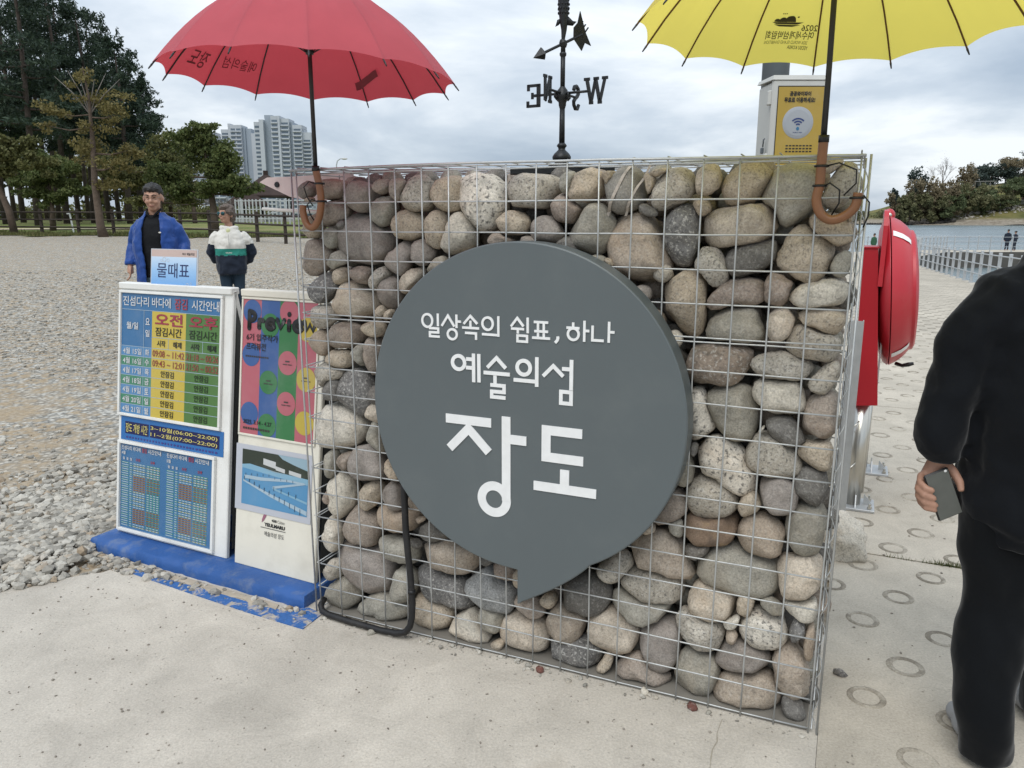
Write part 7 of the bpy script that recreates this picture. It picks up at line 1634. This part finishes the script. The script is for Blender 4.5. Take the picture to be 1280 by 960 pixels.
# --- man in the open blue jacket, walking towards us
x, y = spotl(194, 8.); zr_ = gz(x, y)-.012
man = MB(); hz = 1.632; yaw = R(8)
Rm = head_mb(man, (0.01, -.02, hz), 1.09, yaw, R(8)); man.tube([(0, .02, 1.44), (0, .01, 1.57)], [.062, .058], 14)
man.loft([(0, .0, .9, .15, .10), (0, 0, 1.1, .16, .11), (0, 0, 1.3, .16, .10), (0, .01, 1.40, .10, .08), (0, .02, 1.46, .06, .055)])
for sx in (-1, 1):
    man.tube([(sx*.14, .01, 1.365), (sx*.235, .05, 1.17), (sx*.258, -.06, .98)], [.036, .036, .03], 10); fingers(man, (sx*.26, -.07, .965), (-.05*sx, -.3, -1), (-.35*sx, -.9, .2), 1.02, .7)
    man.tube([(sx*.085, 0, .92), (sx*.09, -.02*sx, .5), (sx*.09, .03-.05*sx, .09)], [.085, .058, .04], 12); man.ell((sx*.09, -.02-.05*sx, .05), (.04, .1, .04))
mo = fuse(man, 'person', [M_SKIN], None, .008, 3); mo.location = (x, y, zr_); mo.rotation_euler = (0, 0, R(4)); tag(mo, 'man in an open blue jacket and black shirt walking behind the timetable board', 'person')
tr_ = MB(); tr_.loft([(0, 0, .80, .165, .115), (0, 0, .9, .175, .12), (0, 0, 1.0, .165, .115)])
for sx in (-1, 1): tr_.tube([(sx*.085, 0, .88), (sx*.095, -.02*sx, .5), (sx*.095, .03-.05*sx, .08)], [.098, .074, .062], 14)
fuse(tr_, 'trousers', [M_JEAN], mo, .012, 4, .008, 7., (1, 1, .5))
sh_ = MB()
for sx in (-1, 1): sh_ = MB(); shoe(sh_, sx*.095, .01-.05*sx, .0, 0, 1.05); fuse(sh_, 'shoe', [M_SHOE], mo, .008, 3)
s_ = MB(); s_.loft([(0, 0, .84, .172, .122), (0, 0, 1.05, .175, .13), (0, -.005, 1.25, .19, .13), (0, .0, 1.38, .17, .115), (0, .01, 1.44, .10, .085), (0, .015, 1.465, .07, .065)])
for sx in (-1, 1): s_.tube([(0, -.085, 1.435), (sx*.045, -.078, 1.475), (sx*.07, -.01, 1.515), (sx*.05, .06, 1.525)], [.010, .015, .015, .014], 8)
fuse(s_, 'shirt', [M_SHIRT], mo, .01, 3, .006, 9.)
def open_loft(b, rings, seg=30, th=.012):
    """garment body with a gap down the front (towards -Y); rings = (z, rx, ry, cy, gap half-angle in degrees)"""
    V = []; n = len(rings)
    for lay in (0, 1):
        for z, rx, ry, cy, g in rings:
            for k in range(seg+1):
                an = R(-90+g)+(2*math.pi-2*R(g))*k/seg; c_, q = math.cos(an), math.sin(an); d = -th*lay; V.append(((rx+d)*math.copysign(abs(c_)**.85, c_), cy+(ry+d)*math.copysign(abs(q)**.85, q), z))
    w = seg+1; T = n*w; F = []
    for j in range(n-1):
        for k in range(seg): a = j*w+k; F += [(a, a+1, a+w+1, a+w), (T+a, T+a+w, T+a+w+1, T+a+1)]
        for k in (0, seg): a = j*w+k; F.append((a, a+w, T+a+w, T+a) if k == 0 else (a, T+a, T+a+w, a+w))
    for k in range(seg): F.append((k, T+k, T+k+1, k+1)); a = (n-1)*w+k; F.append((a, a+1, T+a+1, T+a))
    return b.add(V, F)
j_ = MB(); open_loft(j_, [(.74, .215, .165, .0, 16), (.80, .222, .17, 0, 18), (1.0, .225, .172, 0, 20), (1.2, .228, .168, 0, 22), (1.33, .212, .152, .0, 23), (1.415, .165, .13, .01, 25), (1.46, .115, .105, .02, 34), (1.495, .09, .092, .03, 44)], 40, .015)
for sx in (-1, 1):
    j_.tube([(sx*.13, .01, 1.395), (sx*.185, .02, 1.32), (sx*.235, .055, 1.17), (sx*.255, .01, 1.07), (sx*.26, -.06, .985)], [.055, .074, .074, .068, .056], 16); j_.tube([(sx*.26, -.06, 1.0), (sx*.26, -.068, .965)], [.056, .05], 14)
jo = fuse(j_, 'jacket', [M_BLUEJ], mo, .0068, 2, .016, 9., (1, 1, .7))
MB().ell((.1, -.17, 1.29), (.014, .004, .008)).build('jacket_badge', M_IVORY, jo)
h_ = MB(); c = Vector((.01, -.02, hz)); 
def hp(p): return c+Rm @ Vector(p)
h_.ell(hp((0, .025, .06)), (.093, .10, .088), 18, 12, Rm); h_.ell(hp((0, -.045, .095)), (.074, .055, .036), 14, 8, Rm); h_.ell(hp((0, .06, 0)), (.08, .07, .09), 16, 10, Rm); h_.ell(hp((0, -.04, .10)), (.068, .05, .035), 14, 8, Rm); h_.ell(hp((-.04, -.065, .088)), (.035, .025, .022), 12, 8, Rm); h_.ell(hp((.03, -.062, .092)), (.035, .025, .02), 12, 8, Rm)
fuse(h_, 'hair', [M_HAIR], mo, .008, 2, .012, 30.)
def face_bits(parent, c, Rm, s=1., brow=M_HAIR, glasses=False, shades=False):
    def hp(p): return Vector(c)+Rm @ (Vector(p)*s)
    if not shades:
        e_ = MB()
        for sx in (-1, 1): e_.ell(hp((sx*.031, -.0885, .012)), (.012*s, .005*s, .004*s), 10, 6, Rm)
        e_.build('eyes', mat('dark_eyes', (.02, .015, .012), .3), parent, True)
        w_ = MB()
        for sx in (-1, 1): w_.tube([hp((sx*.014, -.0985, .034)), hp((sx*.032, -.0965, .039)), hp((sx*.052, -.083, .034))], [.004*s, .0045*s, .003*s], 6)
        w_.build('eyebrows', brow, parent, True)
    l_ = MB(); l_.tube([hp((-.024, -.094, -.062)), hp((0, -.1035, -.0605)), hp((.024, -.094, -.062))], [.003*s, .0042*s, .003*s], 6); l_.build('mouth', mat('lips', (.22, .075, .065), .5), parent, True)
    if glasses:
        g_ = MB()
        for sx in (-1, 1): g_.tube([hp((sx*.034+.027*math.cos(a), -.106+.006*abs(math.cos(a)), .012+.019*math.sin(a))) for a in np.linspace(0, 6.283, 17)[:-1]], .0007*s, 5, closed=True); g_.tube([hp((sx*.06, -.1, .014)), hp((sx*.082, .0, .01))], .0016*s, 5)
        g_.tube([hp((-.007, -.106, .014)), hp((.007, -.106, .014))], .0007*s, 5); g_.build('glasses', mat('thin_metal_frame', (.25, .24, .23), .3, metal=.8), parent, True)
    if shades:
        g_ = MB()
        for sx in (-1, 1): g_.ell(hp((sx*.036, -.095, .008)), (.036*s, .016*s, .025*s), 16, 8, Rm); g_.tube([hp((sx*.066, -.085, .012)), hp((sx*.086, .01, .01))], .003*s, 6)
        g_.build('sunglasses', mat('mirrored_teal_lens', (.01, .06, .07), .12, .4, 14, 0, 1, .5, .6), parent, True)
face_bits(mo, c, Rm, 1.09, M_HAIR, True)

# --- woman in the ivory, teal and navy anorak, hands behind her back
x, y = spotl(286, 10.); zr_ = gz(x, y)-.012
wm = MB(); hz = 1.41; yaw = R(-42); Rm = head_mb(wm, (-.02, -.01, hz), .94, yaw, R(-4)); wm.tube([(0, .02, 1.2), (-.01, .01, 1.34)], [.052, .048], 12)
wm.loft([(0, 0, .75, .14, .10), (0, 0, .95, .13, .095), (0, 0, 1.1, .15, .1), (0, .01, 1.2, .11, .08), (0, .02, 1.25, .055, .05)])
for sx in (-1, 1):
    wm.tube([(sx*.14, .01, 1.16), (sx*.2, .06, .93), (sx*.1, .15, .78)], [.04, .036, .026], 10); fingers(wm, (sx*.09, .16, .775), (-sx*1., .1, -.35), (0, .3, 1), .88, .4); wm.tube([(sx*.07, 0, .78), (sx*.075, 0, .42), (sx*.075, .02, .07)], [.075, .05, .035], 12); wm.ell((sx*.075, -.04, .04), (.035, .085, .035))
wo_ = fuse(wm, 'person', [M_SKIN], None, .008, 3); wo_.location = (x, y, zr_); wo_.rotation_euler = (0, 0, R(14)); tag(wo_, 'woman with sunglasses in an ivory, teal and navy anorak walking on the gravel', 'person')
t_ = MB(); t_.loft([(0, 0, .66, .15, .12), (0, 0, .76, .16, .125), (0, 0, .84, .15, .115)])
for sx in (-1, 1): t_.tube([(sx*.075, 0, .74), (sx*.08, -.02, .42), (sx*.075, .02+.03*sx, .06)], [.09, .062, .047], 14)
fuse(t_, 'trousers', [M_DJEAN], wo_, .011, 4, .007, 8., (1, 1, .5)); sh_ = MB()
for sx in (-1, 1): sh_ = MB(); shoe(sh_, sx*.075, .02, 0, 0, .95); fuse(sh_, 'shoe', [M_IVORY], wo_, .008, 3)
j_ = MB(); j_.loft([(0, 0, .66, .175, .145), (0, 0, .72, .19, .15), (0, 0, .9, .19, .15), (0, 0, 1.05, .19, .145), (0, .005, 1.15, .165, .125), (0, .01, 1.2, .13, .105), (0, .015, 1.235, .088, .085)], 24)
for sx in (-1, 1): j_.tube([(sx*.13, .01, 1.17), (sx*.19, .03, 1.09), (sx*.24, .07, .93), (sx*.2, .13, .83), (sx*.12, .165, .79)], [.06, .075, .068, .058, .042], 14)
for q in range(8): a = R(-70+q*20); j_.ell((.085*math.sin(a)*1.1, .02-.08*math.cos(a), 1.235+.008*abs(a)), (.03, .026, .03), 10, 6)
jo = fuse(j_, 'anorak', [M_IVORY, M_TEALC, M_NAVY], wo_, .01, 2, .017, 8.)
me = jo.data
for p in me.polygons:
    cx, cy, cz = p.center; arm = abs(cx) > .19 or cy > .12
    p.material_index = 2 if (arm and cz < 1.03+.2*(abs(cx)-.19)) else (0 if cz > .985 else (1 if cz > .90 else 2))
letters('SAILING', (-.045, .03, .928, .945), M_IVORY, jo, -.176, .02, 'chest_lettering'); COL.objects[-1].data
MB().box((-.0, -.165, 1.1), (.008, .012, .13)).build('zip', mat('ivory_zip', (.5, .49, .45), .6), jo); MB().ell((-.004, -.086, 1.20), (.03, .02, .04)).build('collar_shirt', M_LIME, jo)
h_ = MB(); c = Vector((-.02, -.01, hz)); s9 = .94
def hp(p): return c+Rm @ (Vector(p)*s9)
h_.ell(hp((0, .025, .06)), (.092*s9, .105*s9, .085*s9), 18, 12, Rm); h_.ell(hp((0, .06, -.01)), (.09*s9, .08*s9, .095*s9), 16, 10, Rm); h_.ell(hp((0, -.055, .085)), (.07*s9, .045*s9, .034*s9), 14, 8, Rm); h_.ell(hp((-.08, .0, .03)), (.022, .05, .05), 12, 8, Rm); h_.ell(hp((.08, .0, .03)), (.022, .05, .05), 12, 8, Rm)
fuse(h_, 'hair', [M_HAIR2], wo_, .008, 2, .014, 28.); face_bits(wo_, c, Rm, s9, M_HAIR2, False, True)

# --- man in black seen from behind at the right edge, phone in his left hand
bx, by = 1.50, 2.03; root_loc = Vector((bx, by, 0)); L = lambda X, Y, Z: (X-bx, Y-by, Z)
b = MB(); hd = (.03, .03, 1.60); Rm = head_mb(b, hd, 1.0, R(190), 0); b.tube([(.02, .0, 1.36), (.03, .02, 1.52)], [.062, .058], 14)
b.loft([(0, 0, .85, .15, .1), (0, 0, 1.1, .155, .105), (0, 0, 1.25, .18, .11), (.01, 0, 1.36, .14, .09), (.015, 0, 1.42, .07, .06)])
b.tube([L(1.325, 2.03, 1.32), L(1.205, 2.04, 1.06), L(1.198, 2.035, .90)], [.05, .042, .03], 12); b.tube([(.18, 0, 1.32), (.27, .03, 1.06), (.27, -.06, .86)], [.05, .042, .03], 12); fingers(b, (.27, -.07, .85), (0, -.2, -1), (-.3, -.9, 0), 1., .8)
b.tube([(-.09, 0, .88), (-.12, -.015, .48), (-.14, -.1, .1)], [.085, .058, .04], 12); b.tube([(.09, 0, .88), (.135, .05, .48), (.16, .08, .09)], [.085, .058, .04], 12)
b.ell((-.14, -.07, .05), (.03, .06, .03)); b.ell((.16, .11, .05), (.035, .08, .03))
# left hand: palm behind the phone, fingers curled round its left edge, thumb down its right side
W_ = lambda X, Y, Z: L(X, Y, Z)
b.tube([W_(1.198, 2.042, .915), W_(1.196, 2.056, .87), W_(1.188, 2.064, .825), W_(1.178, 2.064, .79)], [.027, .028, .031, .028], 12); b.ell(W_(1.205, 2.062, .845), (.032, .015, .036), 12, 8)
for (k, m_, tz, tx, r_) in ((.838, 1.141, .800, 1.166, .0098), (.818, 1.138, .777, 1.173, .0103), (.797, 1.141, .757, 1.180, .0098), (.779, 1.148, .742, 1.180, .0086)):
    b.tube([W_(1.176, 2.062, k), W_(1.152, 2.056, k-.008), W_(m_, 2.036, k-.02), W_(m_+.006, 2.014, k-.031), W_(tx-.006, 2.0055, tz+.004), W_(tx, 2.0065, tz)], [r_*1.15, r_*1.1, r_*1.05, r_*.98, r_*.9, r_*.66], 10)
b.tube([W_(1.212, 2.056, .872), W_(1.234, 2.042, .845), W_(1.246, 2.026, .820), W_(1.247, 2.014, .797)], [.0155, .0135, .0118, .0085], 10)
bo_ = fuse(b, 'person', [M_SKIN2], None, .0042, 3); bo_.location = root_loc; tag(bo_, 'person in black hoodie and trousers seen from behind holding a phone', 'person')
tp = MB(); tp.loft([(0, 0, .72, .185, .15), (0, 0, .84, .19, .152), (0, 0, .96, .175, .135)], 22)
tp.tube([(-.105, 0, .84), (-.115, .0, .62), (-.12, -.015, .44), (-.14, -.05, .3), (-.146, -.085, .16), (-.143, -.1, .018)], [.113, .106, .093, .084, .072, .066], 18); tp.tube([(.09, 0, .84), (.135, .045, .5), (.15, .07, .3), (.16, .08, .04)], [.11, .095, .084, .066], 18)
fuse(tp, 'trousers', [M_BLKT], bo_, .011, 3, .024, 6., (1, 1, .55))
sh_ = MB(); shoe(sh_, -.135, -.055, .0, R(166), 1.0); fuse(sh_, 'shoe', [M_SHOE], bo_, .008, 3); sh_ = MB(); shoe(sh_, .16, .07, .0, R(182), 1.1); fuse(sh_, 'shoe', [M_SHOE], bo_, .008, 3)
j_ = MB(); j_.loft([(0, 0, .66, .212, .16), (0, 0, .705, .214, .162), (0, 0, .725, .236, .182), (0, 0, .77, .243, .188), (0, 0, .92, .235, .185), (0, .0, 1.12, .235, .185), (.0, 0, 1.26, .235, .165), (.01, 0, 1.345, .20, .135), (.015, .0, 1.40, .135, .11), (.02, 0, 1.45, .09, .09)], 26)
j_.tube([(-.125, 0, 1.35), (-.185, .0, 1.335), (-.238, .005, 1.26), (-.266, .01, 1.17), (-.296, .012, 1.06), (-.308, .012, .99), (-.314, .01, .952), (-.308, .005, .925), (-.302, .005, .905)], [.07, .084, .078, .072, .066, .064, .068, .06, .047], 18)
j_.tube([(-.303, .005, .92), (-.302, .005, .883)], [.045, .0435], 16)
j_.tube([(.14, 0, 1.35), (.21, 0, 1.32), (.3, .02, 1.1), (.3, -.03, .95), (.28, -.06, .87)], [.07, .088, .078, .07, .05], 16)
for q in range(13):                                                   # hood lying on the back
    a = R(-105+q*17.5); j_.ell((.02+.135*math.sin(a), -.045-.085*math.cos(a), 1.42-.04*math.cos(a)), (.065, .06, .06), 12, 8)
j_.ell((.02, -.15, 1.33), (.13, .06, .11), 16, 10)
fuse(j_, 'hoodie', [M_BLKC], bo_, .011, 3, .024, 6.5, (1, 1, .8))
sl = MB(); sl.tube([(-.222, -.075, .30), (-.216, -.1, .22), (-.209, -.115, .13)], .005, 6); sl.build('side_stripe', M_IVORY, bo_, True)
h_ = MB(); c = Vector(hd); h_.ell(c+Rm @ Vector((0, .03, .04)), (.088, .1, .09), 18, 12, Rm); h_.ell(c+Rm @ Vector((0, .06, -.01)), (.078, .06, .08), 16, 10, Rm); fuse(h_, 'hair', [M_HAIR], bo_, .008, 2, .01, 30.); face_bits(bo_, c, Rm, 1.)
# phone: corners measured on the picture plane of the hand
ph_ = empty('mobile_phone', (1.200, 2.0195, .785), 0, 'dark mobile phone held in the hand of the person in black', 'phone')
U_ = (Vector((1.243, 0, .762))-Vector((1.199, 0, .861))).normalized(); Wd = Vector((U_.z, 0, -U_.x))
M4 = Matrix(((Wd.x, 0, U_.x), (0, 1, 0), (Wd.z, 0, U_.z))); ctr = Vector((-.0005, 0, .0025))
cb = MB(); cb.box(ctr, (.070, .0095, .146), bev=.004, rot=M4); cb.build('phone_case', M_TIE, ph_); g = MB(); g.box(ctr+Vector((0, -.0052, 0)), (.063, .001, .138), rot=M4); g.build('screen', mat('dull_screen', (.10, .105, .095), .3, .1, 30), ph_)
p = ctr+M4 @ Vector((-.024, -.006, -.066)); MB().ell(p, (.004, .0015, .004)).build('camera_lens', M_REFL, ph_)

# --- small figures far off on the causeway
def small_person(px_, y, zg, h, top, legs, label, rz=0., hat=None, arm=0.):
    x = spotl(px_, y)[0]; k = h/1.7; b = MB(); Rm = head_mb(b, (0, 0, 1.58), 1., R(180), 0); b.tube([(0, 0, 1.38), (0, 0, 1.5)], [.055, .055], 8); b.loft([(0, 0, .8, .15, .1), (0, 0, 1.1, .16, .11), (0, 0, 1.3, .18, .11), (0, 0, 1.4, .1, .08)])
    for sx in (-1, 1): b.tube([(sx*.17, 0, 1.33), (sx*.23, 0, 1.05), (sx*(.23-.2*arm), .1*arm, .82+.2*arm)], [.05, .04, .03], 8); b.ell((sx*(.23-.2*arm), .1*arm, .76+.2*arm), (.03, .03, .06)); b.tube([(sx*.085, 0, .85), (sx*.09, .03*sx, .45), (sx*.09, -.03*sx, .06)], [.085, .06, .04], 8); b.ell((sx*.09, .04, .04), (.04, .11, .04))
    for v in range(len(b.v)): b.v[v] = tuple(c_*k for c_ in b.v[v])
    o_ = fuse(b, 'person', [M_SKIN2], None, .02, 2); o_.location = (x, y, zg); o_.rotation_euler = (0, 0, rz); tag(o_, label, 'person')
    j = MB(); j.loft([(0, 0, .76*k, .19*k, .14*k), (0, 0, 1.1*k, .19*k, .14*k), (0, 0, 1.32*k, .2*k, .13*k), (0, 0, 1.43*k, .1*k, .09*k)])
    for sx in (-1, 1): j.tube([(sx*.17*k, 0, 1.35*k), (sx*.25*k, 0, 1.05*k), (sx*(.24-.2*arm)*k, .1*arm*k, (.82+.2*arm)*k)], [.075*k, .065*k, .05*k], 8)
    fuse(j, 'jacket', [top], o_, .02, 2); t = MB(); t.loft([(0, 0, .75*k, .17*k, .13*k), (0, 0, .92*k, .17*k, .12*k)])
    for sx in (-1, 1): t.tube([(sx*.085*k, 0, .82*k), (sx*.09*k, .03*sx*k, .45*k), (sx*.09*k, -.03*sx*k, .08*k)], [.1*k, .075*k, .06*k], 8)
    fuse(t, 'trousers', [legs], o_, .02, 2); h_ = MB(); h_.ell((0, -.02*k, 1.63*k), (.09*k, .1*k, .09*k)); 
    if hat: h_.ell((0, 0, 1.66*k), (.15*k, .15*k, .02*k))
    fuse(h_, 'cap' if hat else 'hair', [M_HAIR], o_, .02, 1); return o_
zd = float(z_deck(61.)); small_person(1262, 61., zd, 1.62, M_NAVY, M_NAVY, 'taller of two dark-clad walkers far off on the causeway', R(-8)); small_person(1271.5, 60.7, zd, 1.5, M_NAVY, M_NAVY, 'shorter walker with a dark cap beside the other on the far causeway', R(12), True, .4)
small_person(1094.5, 52., float(z_deck(52.))-.1, 1.42, cloth('green_jacket', (.03, .09, .05)), M_NAVY, 'person in green far off behind the life buoy station', R(20))
